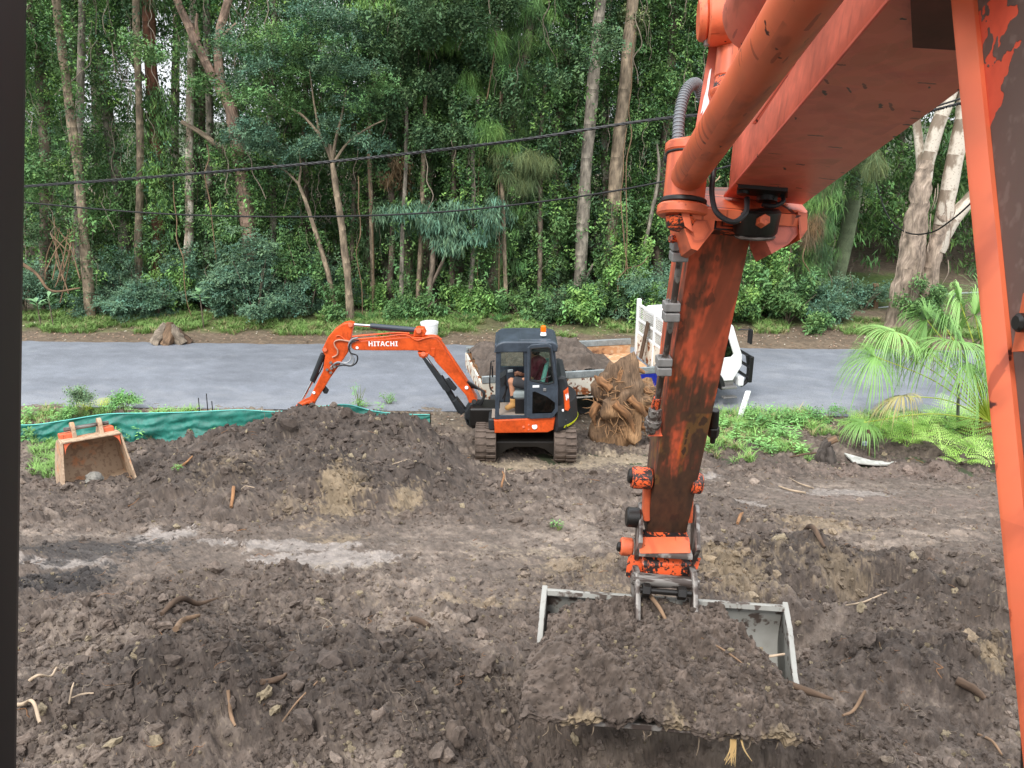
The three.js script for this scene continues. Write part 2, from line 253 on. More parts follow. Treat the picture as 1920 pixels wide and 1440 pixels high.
// heaps and hollows: [x, distance, half width, half length, height, how steep its shoulders are]
const HEAPS = [[-3.6, 14.0, 1.25, 0.8, 0.98, 1.1], [-1.85, 13.9, 0.95, 0.8, 0.62, 1.3], [-3.1, 12.1, 2.4, 1.75, 0.52, 1.9], [-5.0, 12.8, 1.2, 1.1, 0.26, 1], [-1.7, 12.6, 0.9, 0.9, 0.22, 1], [-2.8, 13.2, 0.7, 0.6, 0.2, 1], [-4.4, 11.4, 0.6, 0.5, 0.14, 1], [-2.2, 11.2, 0.7, 0.45, 0.12, 1],
  [-1.8, 4.95, 1.55, 0.8, 0.5, 1.6], [-3.3, 6.3, 0.9, 0.5, 0.14, 1], [2.5, 7.9, 1.3, 0.7, 0.24, 1.2], [4.4, 6.9, 1.0, 0.8, 0.3, 1.2], [3.3, 5.4, 1.0, 0.45, 0.34, 1.3], [4.7, 6.4, 0.9, 0.2, -0.34, 1.6], [2.9, 6.0, 0.7, 0.16, -0.22, 1.6], [4.3, 5.7, 0.7, 0.3, 0.22, 1.2], [2.7, 6.5, 0.5, 0.35, -0.3, 1.5],
  [3.7, 7.35, 1.0, 0.3, -0.34, 1.6], [3.6, 8.0, 1.2, 0.4, 0.14, 1.5], [2.1, 4.3, 0.45, 0.24, -0.42, 2], [1.0, 4.1, 1.05, 0.6, -0.55, 2.4], [1.0, 5.15, 1.1, 0.36, 0.34, 1.5], [-5.9, 13.9, 1.5, 0.8, 0.4, 1.2], [1.2, 11.6, 1.0, 0.35, -0.16, 1.8], [2.9, 10.6, 1.0, 0.5, 0.12, 1], [1.4, 10.9, 0.35, 0.18, -0.22, 1.5], [5.8, 8.4, 1.3, 0.5, 0.16, 1]];  // unseen bank behind the wide bucket and deepened hollow, added for shade beneath it
function heaps(x, d) {
  let h = 0;
  const wx = x + 0.35 * N3(x * 0.7, d * 0.7, 11), wd = d + 0.3 * N3(x * 0.8, d * 0.8, 17);
  for (const [cx, cd, rx, rd, A, e] of HEAPS) { const q = ((wx - cx) / rx) ** 2 + ((wd - cd) / rd) ** 2; if (q < 5) h += A * Math.exp(-(q ** e)); }
  return h;
}
const onSite = (s) => 1 - smooth(15.8, 16.9, s);
function macro(x, z) { const s = sOf(x, z); return profile(s) + (s < 18 && s > 0 ? heaps(x, -z) * onSite(s) : 0); }
function PG(px, py, f = macro) { // where the sight line through a pixel meets the ground
  const r = ray(px, py); let t0 = 1, t = 1;
  for (; t < 120; t += Math.max(0.03, t * 0.008)) { if (EYE + r.y * t < f(r.x * t, r.z * t)) break; t0 = t; }
  for (let i = 0; i < 24; i++) { const m = (t + t0) / 2; if (EYE + r.y * m < f(r.x * m, r.z * m)) t = m; else t0 = m; }
  return V(r.x * t, EYE + r.y * t, r.z * t);
}
// patches of other earth, and trodden or wet flat places, laid at the spots seen in the photograph
const clay = [0.34, 0.255, 0.16], sand = [0.4, 0.32, 0.225], wet = [0.27, 0.235, 0.21], pink = [0.22, 0.165, 0.135], darkwet = [0.06, 0.051, 0.047], slurry = [0.37, 0.32, 0.285], litter = [0.3, 0.235, 0.165];
const PATCH = [[640, 925, 42, 38, clay, 0.62], [765, 940, 34, 22, clay, 0.6], [1010, 873, 130, 16, sand, 0.75], [1150, 860, 90, 16, sand, 0.7], [1370, 1060, 75, 50, clay, 0.55], [1090, 1065, 110, 45, clay, 0.42], [880, 1125, 130, 22, clay, 0.42], [1530, 985, 80, 22, clay, 0.5], [1580, 1050, 70, 25, clay, 0.42],
  [1000, 1030, 120, 16, sand, 0.35], [620, 1010, 60, 16, clay, 0.5], [1850, 1220, 30, 20, clay, 0.6], [1700, 890, 160, 20, pink, 0.8], [1600, 930, 120, 22, pink, 0.7], [1800, 940, 90, 22, pink, 0.7], [430, 870, 60, 30, clay, 0.3], [530, 960, 40, 18, clay, 0.35], [610, 1046, 125, 24, slurry, 1.3], [560, 1020, 110, 11, slurry, 1.1], [300, 1000, 46, 17, slurry, 1.2], [110, 1054, 90, 13, slurry, 1.0], [230, 1026, 80, 12, slurry, 1.0], [420, 1013, 50, 7, slurry, 0.7], [1310, 892, 50, 8, slurry, 0.8], [1395, 940, 50, 16, slurry, 0.7], [1590, 922, 90, 13, slurry, 0.7], [1255, 905, 40, 10, slurry, 0.5], [100, 1090, 90, 30, darkwet, 0.9], [180, 1030, 140, 40, darkwet, 0.7], [700, 1060, 90, 14, sand, 0.35], [1180, 1100, 60, 30, clay, 0.35], [1250, 960, 90, 24, darkwet, 0.4]]
  .map(([px, py, rx, ry, c, a]) => { const p = PG(px, py), k = Math.hypot(p.x, p.y - EYE, p.z) / FOCAL, si = (EYE - p.y) / Math.hypot(p.x, p.z, EYE - p.y); return { x: p.x, z: p.z, rx: rx * k, rz: ry * k / si, c, a }; });
const FLAT = [[820, 1010, 420, 55, 0.72], [1650, 935, 330, 65, 0.85], [1750, 1010, 200, 45, 0.6], [1000, 1110, 160, 40, 0.5], [200, 1020, 230, 45, 0.7], [560, 1040, 200, 30, 0.9], [240, 1050, 160, 40, 0.7], [900, 1060, 160, 60, 0.6], [1650, 920, 220, 50, 0.75], [1060, 870, 130, 20, 0.8], [1800, 1000, 120, 50, 0.45], [1300, 895, 90, 14, 0.95], [540, 1021, 90, 10, 0.95], [610, 1046, 120, 20, 0.98], [300, 1002, 44, 14, 0.95], [110, 1054, 90, 12, 0.9], [1590, 922, 100, 16, 0.9], [1395, 940, 55, 18, 0.9], [1000, 980, 120, 40, 0.35], [1360, 930, 60, 26, 0.7]]
  .map(([px, py, rx, ry, a]) => { const p = PG(px, py), k = Math.hypot(p.x, p.y - EYE, p.z) / FOCAL, si = (EYE - p.y) / Math.hypot(p.x, p.z, EYE - p.y); return { x: p.x, z: p.z, rx: rx * k, rz: ry * k / si, a }; });
function looseness(x, z) { let f = 0; for (const p of FLAT) { const q = ((x - p.x) / p.rx) ** 2 + ((z - p.z) / p.rz) ** 2; if (q < 6) f = Math.max(f, p.a * Math.exp(-q * q * 0.8)); } const s = sOf(x, z); return (1 - f) * (1 - 0.75 * smooth(15.4, 16.8, s)); }
const hash = (a, b, c) => { let t = Math.imul(a * 374761393 + b * 668265263 + c * 974711, 1274126177); t ^= t >>> 13; t = Math.imul(t, 1103515245); return ((t ^ (t >>> 16)) >>> 0) / 4294967296; };
function lumps(x, z, cell, seed) { // rounded crumbs of earth, some cells empty
  const gx = x / cell, gz = z / cell, ix = Math.floor(gx), iz = Math.floor(gz); let h = 0;
  for (let a = -1; a <= 1; a++) for (let b = -1; b <= 1; b++) {
    const cx = ix + a, cz = iz + b, k = hash(cx, cz, seed); if (k < 0.3) continue;
    const dx = gx - cx - hash(cx, cz, seed + 1), dz = gz - cz - hash(cx, cz, seed + 2), r = 0.35 + 0.55 * hash(cx, cz, seed + 3), q = (dx * dx + dz * dz) / (r * r);
    if (q < 1) h = Math.max(h, Math.sqrt(1 - q) * r * (0.4 + k * 0.6));
  }
  return h * cell;
}
function relief(x, z) { // fine relief of the dug soil
  const L = looseness(x, z), s = sOf(x, z);
  const a = N3(x * 0.9, 1, z * 0.9), b = N3(x * 2.3, 2, z * 2.3), c = N3(x * 5.5, 3, z * 5.5), d = N3(x * 13, 4, z * 13), e = N3(x * 31, 5, z * 31);
  const wx = x + 0.05 * d, wz = z + 0.05 * c, patchy = clamp(0.55 + 1.1 * a + 0.5 * b);
  return (0.075 * a + 0.06 * b) * (0.35 + 0.65 * L) + L * (0.05 * Math.abs(c) * 1.6 - 0.03 + 0.026 * d + ((0.42 + 0.35 * clamp(heaps(x, -z) * 2)) * lumps(wx, wz, 0.34, 5) * patchy + 0.62 * lumps(wx, wz, 0.15, 9) * (0.4 + 0.6 * patchy) + 0.55 * lumps(wx, wz, 0.065, 13))) + (0.012 + 0.016 * L) * e + (s > 16 ? 0.02 * d : 0) - 0.03;
}
const full = (x, z) => macro(x, z) + relief(x, z);
function soilColor(x, z, h, out) {
  const n1 = N3(x * 0.6, 21, z * 0.6), n2 = N3(x * 3.1, 22 + h * 3, z * 3.1), n3 = N3(x * 11, 23 + h * 11, z * 11), n4 = N3(x * 37, 24 + h * 37, z * 37), n5 = N3(x * 83, 25 + h * 83, z * 83), s = sOf(x, z);
  const hp = clamp(heaps(x, -z) * 2.6 * onSite(s)), lo = looseness(x, z); let v = 1 + 0.22 * n1 + 0.22 * n2 + 0.2 * n3 + 0.3 * n4 + 0.3 * n5, r = 0.135 * v, g = 0.103 * v, b = 0.083 * v; const dk = hp * clamp(0.8 + n2); r = lerp(r, 0.066 * v, dk); g = lerp(g, 0.05 * v, dk); b = lerp(b, 0.041 * v, dk); const dry = clamp(smooth(0.05, 0.45, n1 * 0.6 + n2 * 0.5 + n3 * 0.3) * 0.5 * (1 - 0.6 * hp) + 0.35 * (1 - lo)); r = lerp(r, 0.28 * v, dry); g = lerp(g, 0.225 * v, dry); b = lerp(b, 0.182 * v, dry);
  for (const p of PATCH) { const q = ((x - p.x) / p.rx) ** 2 + ((z - p.z) / p.rz) ** 2; if (q < 3.5) { const w = (p.c === slurry || p.c === darkwet ? smooth(0.3, 0.44, p.a * Math.exp(-q) + 0.32 * n2 + 0.28 * n3 + 0.2 * n4) : smooth(0.18, 0.42, p.a * Math.exp(-q) + 0.28 * n2 + 0.28 * n3 + 0.3 * n4 + 0.2 * n5)) * Math.min(1, p.a * 1.3) * (q > 2.5 ? 3.5 - q : 1); r = lerp(r, p.c[0] * (0.85 + 0.2 * n4), w); g = lerp(g, p.c[1] * (0.85 + 0.2 * n4), w); b = lerp(b, p.c[2] * (0.85 + 0.2 * n4), w); } }
  const fl = smooth(0.42, 0.62, n4 + 0.3 * n2) * 0.4; r = lerp(r, 0.3, fl); g = lerp(g, 0.24, fl); b = lerp(b, 0.17, fl); // chips of clay and bark
  const lt = smooth(15.9, 16.9, s + 0.5 * n2 + 0.4 * n1) * clamp(0.75 + n3); r = lerp(r, litter[0] * (0.8 + 0.5 * n4), lt); g = lerp(g, litter[1] * (0.8 + 0.5 * n4), lt); b = lerp(b, litter[2] * (0.8 + 0.5 * n4), lt);
  const gravel = smooth(17.2, 17.7, s + 0.3 * n2); r = lerp(r, 0.3 + 0.12 * n4, gravel * 0.6); g = lerp(g, 0.29 + 0.12 * n4, gravel * 0.6); b = lerp(b, 0.27 + 0.12 * n4, gravel * 0.6);
  out[0] = Math.max(0.02, r); out[1] = Math.max(0.016, g); out[2] = Math.max(0.013, b);
}
{ // dug ground: one sheet, finer where it is near
  const rows = 760, cols = 1040, d0 = 1.5, d1 = 19.3, pos = new Float32Array((rows + 1) * (cols + 1) * 3), col = new Float32Array(pos.length), uv = new Float32Array((rows + 1) * (cols + 1) * 2), idx = new Uint32Array(rows * cols * 6), c = [0, 0, 0];
  for (let i = 0; i <= rows; i++) { const d = d0 * Math.pow(d1 / d0, i / rows); for (let j = 0; j <= cols; j++) {
    const x = (j / cols * 2 - 1) * 0.98 * (d + 0.6), z = -d, o = i * (cols + 1) + j, s = sOf(x, z);
    let h = full(x, z);
    if (s > 17.2) h -= smooth(17.3, 18.5, s + 0.25 * N3(x * 1.7, 8, z * 1.7) + 0.12 * N3(x * 7, 8, z * 7)) * 0.22 - 0.045 * (1 - smooth(17.5, 18.5, s)); // the ragged edge runs under the asphalt
    pos[o * 3] = x; pos[o * 3 + 1] = h; pos[o * 3 + 2] = z; uv[o * 2] = x; uv[o * 2 + 1] = z;
    soilColor(x, z, h, c); col[o * 3] = c[0]; col[o * 3 + 1] = c[1]; col[o * 3 + 2] = c[2];
  } }
  let k = 0; for (let i = 0; i < rows; i++) for (let j = 0; j < cols; j++) { const a = i * (cols + 1) + j, b = a + 1, e = a + cols + 1, f = e + 1; idx[k++] = a; idx[k++] = b; idx[k++] = e; idx[k++] = b; idx[k++] = f; idx[k++] = e; }
  const g = new THREE.BufferGeometry(); g.setAttribute('position', new THREE.BufferAttribute(pos, 3)); g.setAttribute('color', new THREE.BufferAttribute(col, 3)); g.setAttribute('uv', new THREE.BufferAttribute(uv, 2)); g.setIndex(new THREE.BufferAttribute(idx, 1)); g.computeVertexNormals();
  structure('dug_ground', g, M.soil);
}
function sheet(x0, x1, s0, s1, nx, ns, f, colorAt) { // a sheet laid along the road
  const pos = [], col = [], uv = [], idx = [], c = [0, 0, 0];
  for (let i = 0; i <= ns; i++) for (let j = 0; j <= nx; j++) { const x = lerp(x0, x1, j / nx), s = lerp(s0, s1, i / ns), z = -(s - ROADYAW * x); pos.push(x, f(x, z, s), z); uv.push(x, z); if (colorAt) { colorAt(x, z, c, s); col.push(...c); } }
  for (let i = 0; i < ns; i++) for (let j = 0; j < nx; j++) { const a = i * (nx + 1) + j, b = a + 1, e = a + nx + 1, h = e + 1; idx.push(a, b, e, b, h, e); }
  const g = new THREE.BufferGeometry(); g.setAttribute('position', new THREE.Float32BufferAttribute(pos, 3)); g.setAttribute('uv', new THREE.Float32BufferAttribute(uv, 2)); if (colorAt) g.setAttribute('color', new THREE.Float32BufferAttribute(col, 3)); g.setIndex(idx); g.computeVertexNormals(); return g;
}
structure('road', sheet(-60, 60, NEAR - 0.6, FAR + 0.6, 700, 70, (x, z, s) => 0.02 + 0.03 * (1 - ((s - 20.35) / 2.6) ** 2) + 0.006 * N3(x * 0.5, 3, z * 0.5), (x, z, c, s) => { // worn seal: tar patches, wheel rubber, dragged clay dust near the dig
  const n1 = N3(x * 0.35, 51, z * 0.8), n2 = N3(x * 1.4, 52, z * 2.5), n3 = N3(x * 6, 53, z * 6), n4 = N3(x * 19, 54, z * 19), rub = Math.exp(-(((s - 19.2 - 0.1 * n1) / 0.25) ** 2)) + Math.exp(-(((s - 21.4 - 0.1 * n1) / 0.25) ** 2)); let v = 0.95 + 0.12 * n1 + 0.13 * n2 + 0.1 * n3 + 0.08 * n4 - 0.13 * rub * (0.6 + n2); if (N3(x * 0.22 + 9, 55, z * 0.5) > 0.33) v *= 0.9; const dust = clamp(smooth(0.05, 0.5, n2 * 0.7 + n3 * 0.5 + 0.55 * (1 - smooth(17.8, 19.2, s)) + 0.25 * Math.exp(-(((x - 6.5) / 2) ** 2)) - 0.1)) * 0.55; c[0] = lerp(v, 1.25, dust * 0.6); c[1] = lerp(v, 1.18, dust * 0.6); c[2] = lerp(v, 1.08, dust * 0.6); }), M.asphalt);
const moss = (() => { const p = PG(1625, 545); return p; })();
function farColor(x, z, c, s) {
  const n1 = N3(x * 0.5, 31, z * 0.5), n2 = N3(x * 2.2, 32, z * 2.2), n4 = N3(x * 12, 33, z * 12), v = 1 + 0.25 * n2 + 0.3 * n4;
  c[0] = 0.2 * v; c[1] = 0.148 * v; c[2] = 0.1 * v; // bare dirt and litter along the far edge
  const grass = smooth(23.7, 24.3, s + 0.5 * n2 - (x > 4 ? 0.9 : 0)) * clamp(0.8 + n1) * (1 - smooth(25, 26.2, s)); c[0] = lerp(c[0], 0.14 * v, grass); c[1] = lerp(c[1], 0.19 * v, grass); c[2] = lerp(c[2], 0.05 * v, grass);
  const q = ((x - moss.x) / 3.4) ** 2 + ((z - moss.z) / 2.4) ** 2, ms = smooth(0.25, 0.6, Math.exp(-q) + 0.3 * n2); c[0] = lerp(c[0], 0.1 * v, ms); c[1] = lerp(c[1], 0.16 * v, ms); c[2] = lerp(c[2], 0.035 * v, ms);
}
structure('roadside_and_forest_floor', sheet(-60, 60, FAR - 0.35, 60, 420, 240, (x, z, s) => profile(s) + (s < 23.4 ? (s < 22.9 ? -0.03 : 0) + 0.05 * smooth(22.5, 23.2, s + 0.3 * N3(x * 1.5, 5, z * 1.5)) : 0.05) + 0.05 * N3(x * 0.8, 4, z * 0.8) * smooth(23, 25, s) + 0.025 * N3(x * 4, 6, z * 4), farColor), std(0xffffff, 0.95, { vertexColors: true, map: T.soil, bumpMap: T.soilBump, bumpScale: 0.015 }));
structure('terrain', sheet(-500, 500, -120, 500, 60, 80, (x, z, s) => profile(s) - 0.45), std(0x4a5238, 0.95, { map: T.soil }));

// crumbs and clods on the surface, uncountable
function blobGeo(seed, rough = 0.35) { const g = new THREE.IcosahedronGeometry(1, 1 + (seed % 2)), p = g.attributes.position; for (let i = 0; i < p.count; i++) { const x = p.getX(i), y = p.getY(i), z = p.getZ(i), r = 1 + rough * N3(x * 1.3 + seed, y * 1.3, z * 1.3) * 1.6 + rough * 0.6 * N3(x * 3.5 + seed, y * 3.5, z * 3.5); p.setXYZ(i, x * r, y * r * 0.75, z * r); } const m = mergeVertices(new THREE.BufferGeometry().setAttribute('position', p), 1e-3); m.computeVertexNormals(); return boxUV(toCreasedNormals(m, 0.5), 0.3); }
function stuff(name, label, category, geo, mat, mats, cols) {
  const im = new THREE.InstancedMesh(geo, mat, mats.length); mats.forEach((m, i) => { im.setMatrixAt(i, m); if (cols) im.setColorAt(i, cols[i]); });
  im.name = numbered(name); im.userData = { label, category, kind: 'stuff' }; im.castShadow = im.receiveShadow = true; scene.add(im); return im;
}
const mat4 = (p, e, s) => new THREE.Matrix4().compose(p, new THREE.Quaternion().setFromEuler(e), s);
{
  const R = rng(5);
  for (let v = 0; v < 3; v++) {
    const mats = [], cols = [], c = [0, 0, 0];
    for (let i = 0; i < 27000; i++) {
      const d = 2.6 * Math.pow(16.6 / 2.6, Math.pow(R(), 0.85)), x = (R() * 2 - 1) * 0.78 * d, z = -d, L = looseness(x, z), den = clamp(0.5 + 1.2 * N3(x * 1.1, 41, z * 1.1) + 0.8 * N3(x * 4, 42, z * 4));
      const heap = clamp(heaps(x, d) * 1.3); if (R() > (0.15 + 0.75 * L * den + 0.3 * heap)) continue;
      let r = 0.006 + 0.018 * Math.pow(R(), 2.4) + (R() < 0.06 ? 0.03 * R() : 0) + (R() < 0.02 + 0.03 * heap ? 0.055 * R() : 0); r *= 0.7 + 0.045 * d; if (L < 0.5) r *= 0.6;
      mats.push(mat4(V(x, full(x, z) + r * 0.25, z), new THREE.Euler(R() * 6, R() * 6, R() * 6), V(r * (0.8 + R() * 0.7), r * (0.6 + R() * 0.5), r * (0.8 + R() * 0.5))));
      soilColor(x, z, full(x, z), c); const k = 0.85 + 0.4 * R(); cols.push(R() < 0.05 ? new THREE.Color(0.36, 0.29, 0.19) : new THREE.Color(c[0] * k * 1.3, c[1] * k * 1.3, c[2] * k * 1.3));
    }
    stuff('soil_crumbs', ['loose dark crumbs of dug soil strewn over the site', 'rounded lumps of dug soil lying all over the site', 'small flat clods of soil scattered on the site'][v], 'soil', blobGeo(v * 7 + 3, 0.42), M.clod, mats, cols);
  }
  // pale chips of wood, root and leaf
  const chip = new THREE.BufferGeometry(); { const g = box(0, 0, 0, 1, 0.12, 0.28, 0.03); for (const k in g.attributes) chip.setAttribute(k, g.attributes[k]); if (g.index) chip.setIndex(g.index); }
  const mats = [], cols = [];
  for (let i = 0; i < 3800; i++) { const d = 2.6 * Math.pow(17.6 / 2.6, Math.pow(R(), 0.8)), x = (R() * 2 - 1) * 0.8 * d, z = -d, r = (0.009 + 0.03 * R() * R()) * (0.6 + 0.06 * d); mats.push(mat4(V(x, full(x, z) + r * 0.2, z), new THREE.Euler(R() * 0.9 - 0.45, R() * 6, R() * 0.9 - 0.45), V(r * (0.7 + R() * 1.6), r * 0.8, r * (0.5 + R() * 0.6)))); const t = R(); cols.push(t < 0.5 ? new THREE.Color(0.42, 0.35, 0.27) : t < 0.75 ? new THREE.Color(0.2, 0.14, 0.1) : t < 0.9 ? new THREE.Color(0.55, 0.5, 0.44) : new THREE.Color(0.4, 0.2, 0.08)); }
  stuff('wood_chips', 'pale chips of wood and root scattered in the soil', 'wood chips', chip, M.paleroot, mats, cols);
  // fine roots and twigs pulled up with the soil
  const rootGeo = (s) => { const Q = rng(s), pts = [V(-0.5, 0, 0)]; for (let k = 1; k < 5; k++) pts.push(V(-0.5 + k * 0.25, 0.12 * Q() - 0.02, (Q() - 0.5) * 0.45)); return taper(pts, [0.012, 0.016, 0.006], 5, 10); };
  for (let v = 0; v < 2; v++) { const rm = [], rc = []; for (let i = 0; i < 1100; i++) { const d = 2.6 * Math.pow(16.4 / 2.6, Math.pow(R(), 0.8)), x = (R() * 2 - 1) * 0.75 * d, z = -d, L = looseness(x, z); if (R() > 0.25 + 0.75 * L) continue; const r = (0.08 + 0.22 * R() * R()) * (0.7 + 0.04 * d); rm.push(mat4(V(x, full(x, z) + 0.012, z), new THREE.Euler((R() - 0.5) * 1.1, R() * 6, (R() - 0.5) * 1.1), V(r, r * (0.6 + R()), r))); const t = R(); rc.push(t < 0.55 ? new THREE.Color(0.2, 0.15, 0.11) : t < 0.85 ? new THREE.Color(0.36, 0.29, 0.22) : new THREE.Color(0.34, 0.17, 0.08)); } stuff('root_fibres', v ? 'curved thin roots lying on the dug soil' : 'thin brown root fibres strewn through the dug soil', 'roots', rootGeo(v + 71), M.clod, rm, rc); }
  // dead leaves on both road edges
  const lf = leafCard(1, 0.42), lm = [], lc = [];
  for (let i = 0; i < 5200; i++) { const far = R() < 0.6, x = (R() * 2 - 1) * (far ? 20 : 14), s = far ? 22.9 + 2.0 * Math.pow(R(), 0.8) : 16.3 + 1.7 * R(), z = -(s - ROADYAW * x), r = 0.05 + 0.05 * R(); const y = far ? profile(s) + 0.07 : full(x, z) + 0.03 - (s > 17.5 ? 0.02 : 0); lm.push(mat4(V(x, y, z), new THREE.Euler(R() * 0.8 - 0.4, R() * 6, R() * 0.8 - 0.4), V(r, r, r))); const t = R(); lc.push(t < 0.6 ? new THREE.Color(0.34 + 0.1 * R(), 0.26, 0.18) : t < 0.85 ? new THREE.Color(0.22, 0.13, 0.08) : new THREE.Color(0.5, 0.45, 0.36)); }
  stuff('leaf_litter', 'dry brown leaves lying along both road edges', 'leaf litter', lf, std(0xffffff, 0.9), lm, lc);
}
function leafCard(len, wid, fold = 0.12) { const g = new THREE.BufferGeometry(); g.setAttribute('position', new THREE.Float32BufferAttribute([0, 0, 0, len * 0.45, fold * wid, wid / 2, len, 0, 0, len * 0.45, fold * wid, -wid / 2], 3)); g.setAttribute('uv', new THREE.Float32BufferAttribute([0, 0.5, 0.5, 1, 1, 0.5, 0.5, 0], 2)); g.setIndex([0, 1, 2, 0, 2, 3]); g.computeVertexNormals(); return g; }
// ---------------------------------------------------------------- the big orange excavator the photograph is taken from
const RT = V(1, 0, 0), UPV = V(0, CP, -SP), FW = V(0, -SP, -CP);
const boomDir = FW.clone().addScaledVector(RT, 0.0837).addScaledVector(UPV, 0.0209).normalize();
const mid = (a, b, t = 0.5) => a.clone().lerp(b, t);
{
  const big = thing('large_excavator', 'large worn orange excavator whose boom and loaded wide bucket reach over the dug soil', 'excavator', V(0, macro(0, 1.5), 1.5));
  // upper boom
  const BL = CS(1365, 362, 4.15), BR = CS(1503, 375, 4.15), ac = BR.clone().sub(BL).normalize(), up = boomDir.clone().cross(ac).normalize(); if (up.y < 0) up.negate();
  const back = boomDir.clone().multiplyScalar(-2.75), bw = BR.distanceTo(BL);
  const ring = (o, w, h) => rrect(mid(BL, BR).addScaledVector(up, h / 2).add(o), ac, up, w, h, 0.012, 2);
  const upper = part('upper_boom', boxUV(loft([ring(V(0, 0, 0), bw, 0.4), ring(back.clone().multiplyScalar(0.4), bw, 0.46), ring(back, bw, 0.5)])), M.redplain, big);
  const fl = (o) => rrect(mid(BL, BR).add(o).addScaledVector(up, -0.009), ac, up, bw + 0.035, 0.018, 0.004, 1);
  part('bottom_flange', boxUV(loft([fl(boomDir.clone().multiplyScalar(0.02)), fl(back)])), M.gouged, upper, 'scratched red underside plate of the upper boom');
  const nose = (o, w, h) => rrect(mid(BL, BR).addScaledVector(up, h / 2 + 0.02).add(o), ac, up, w, h, 0.012, 2);
  part('boom_nose', loft([nose(boomDir.clone().multiplyScalar(0.015), bw * 0.9, 0.34), nose(boomDir.clone().multiplyScalar(0.16), bw * 0.72, 0.3)]), M.greasy, upper);
  const under = (px, py) => { const r = ray(px, py), n = up, o = V(0, EYE, 0); return o.clone().addScaledVector(r, BL.clone().sub(o).dot(n) / r.dot(n)); };
  part('bracket', boxUV(loft([[[1712, -60], [1800, -60], [1800, 50], [1716, 45]].map(([x, y]) => under(x, y).addScaledVector(up, -0.02)), [[1712, -60], [1800, -60], [1800, 50], [1716, 45]].map(([x, y]) => under(x, y).addScaledVector(up, -0.06))])), std(0x6e3d36, 0.7, { map: T.dusty }), upper);
  part('hose_port', join(cyl(under(1395, 345).addScaledVector(up, 0.01), under(1395, 345).addScaledVector(up, -0.05), 0.03), cyl(under(1440, 355).addScaledVector(up, 0.01), under(1440, 355).addScaledVector(up, -0.06), 0.05), loft([[[1385, 338], [1478, 345], [1478, 358], [1385, 352]].map(([x, y]) => under(x, y).addScaledVector(up, 0.005)), [[1385, 338], [1478, 345], [1478, 358], [1385, 352]].map(([x, y]) => under(x, y).addScaledVector(up, -0.035))])), M.grease, upper);
  const rib = CS(1290, 312, 3.7);
  // parallel link tube and its pin
  const t0 = CS(1286, 335, 3.98), tubeDir = FW.clone().addScaledVector(RT, 0.0588).addScaledVector(UPV, 0.0176).normalize(), t1 = t0.clone().addScaledVector(tubeDir, -2.9);
  const tube = part('link_tube', boxUV(cyl(t0, t1, 0.081, 0.081, 36)), M.orange, big);
  part('tube_eye', join(cyl(t0.clone().addScaledVector(up, 0.13), t0.clone().addScaledVector(up, -0.13), 0.1, 0.1, 30, 0.01)), M.orange, tube);
  part('pin_cap', join(cyl(t0.clone().addScaledVector(up, 0.17), t0.clone().addScaledVector(up, 0.12), 0.115, 0.115, 26, 0.008)), M.orange, tube);
  part('seal', cyl(t0.clone().addScaledVector(up, -0.1), t0.clone().addScaledVector(up, -0.125), 0.112, 0.112, 26, 0.005), M.grease, tube); part('seal', cyl(t0.clone().addScaledVector(up, 0.125), t0.clone().addScaledVector(up, 0.11), 0.108, 0.108, 26, 0.004), M.grease, tube);
  const gus = [CS(1455, 225, 3.35), CS(1410, 232, 3.6), CS(1492, 112, 2.9)];
  part('gusset', loft([gus, gus.map((p) => p.clone().addScaledVector(ac, 0.03))]), M.red, upper);
  // swing yoke: top slab, cheeks, pivot drum
  const hv = (px, py, d) => CS(px, py, d), slabPts = [[1250, 372, 3.95], [1285, 360, 4.25], [1500, 378, 4.3], [1514, 396, 4.15], [1505, 404, 3.98], [1300, 389, 3.9]].map((a) => hv(...a));
  const yoke = part('swing_yoke', loft([slabPts, slabPts.map((p) => p.clone().add(V(0, -0.055, 0)))]), M.orange, big);
  const cheek = (pts, d, t) => { const a = pts.map(([x, y]) => CS(x, y, d)); return loft([a, a.map((p) => p.clone().addScaledVector(FW, t))]); };
  part('cheek', cheek([[1276, 385], [1344, 388], [1338, 432], [1322, 452], [1308, 470], [1296, 466], [1280, 420]], 3.93, 0.3), M.orange, yoke);
  part('cheek', cheek([[1428, 398], [1498, 402], [1500, 436], [1478, 458], [1447, 476], [1436, 452]], 4.0, 0.26), M.red, yoke);
  part('stop_block', cheek([[1496, 396], [1514, 400], [1514, 430], [1500, 450]], 3.98, 0.25), M.orange, yoke);
  part('yoke_web', cheek([[1340, 388], [1430, 392], [1432, 438], [1336, 430]], 4.08, 0.2), M.greasy, yoke);
  const pc = CS(1419, 400, 4.0), drum = part('pivot_drum', join(cyl(pc.clone().add(V(0, 0.02, 0)), pc.clone().add(V(0, -0.105, 0)), 0.115, 0.105, 32, 0.012)), M.grease, yoke);
  part('drum_ring', ringGeo(pc.clone().add(V(0, -0.112, 0)), V(0, 1, 0), 0.1, 0.055, 0.02), M.steel, drum);
  const bp = CS(1431, 414, 3.88); part('pivot_bolt', cyl(bp.clone().addScaledVector(FW, 0.04), bp.clone().addScaledVector(FW, -0.03), 0.03, 0.028, 6, 0.003), M.orange, drum);
  part('pin_boss', join(cyl(t0.clone().addScaledVector(up, -0.13), t0.clone().addScaledVector(up, -0.185), 0.125, 0.125, 28, 0.01)), M.orange, yoke);
  part('pin_foot', join(cyl(t0.clone().addScaledVector(up, -0.185), t0.clone().addScaledVector(up, -0.25), 0.085, 0.07, 24, 0.01)), M.greasy, yoke);
  // upright that carries the dipper cylinder, with its white mark
  const upA = [[1330, 84], [1354, 82], [1352, 150], [1338, 215], [1318, 290], [1312, 352], [1284, 352], [1296, 290], [1308, 215]].map(([x, y]) => CS(x, y, 4.12));
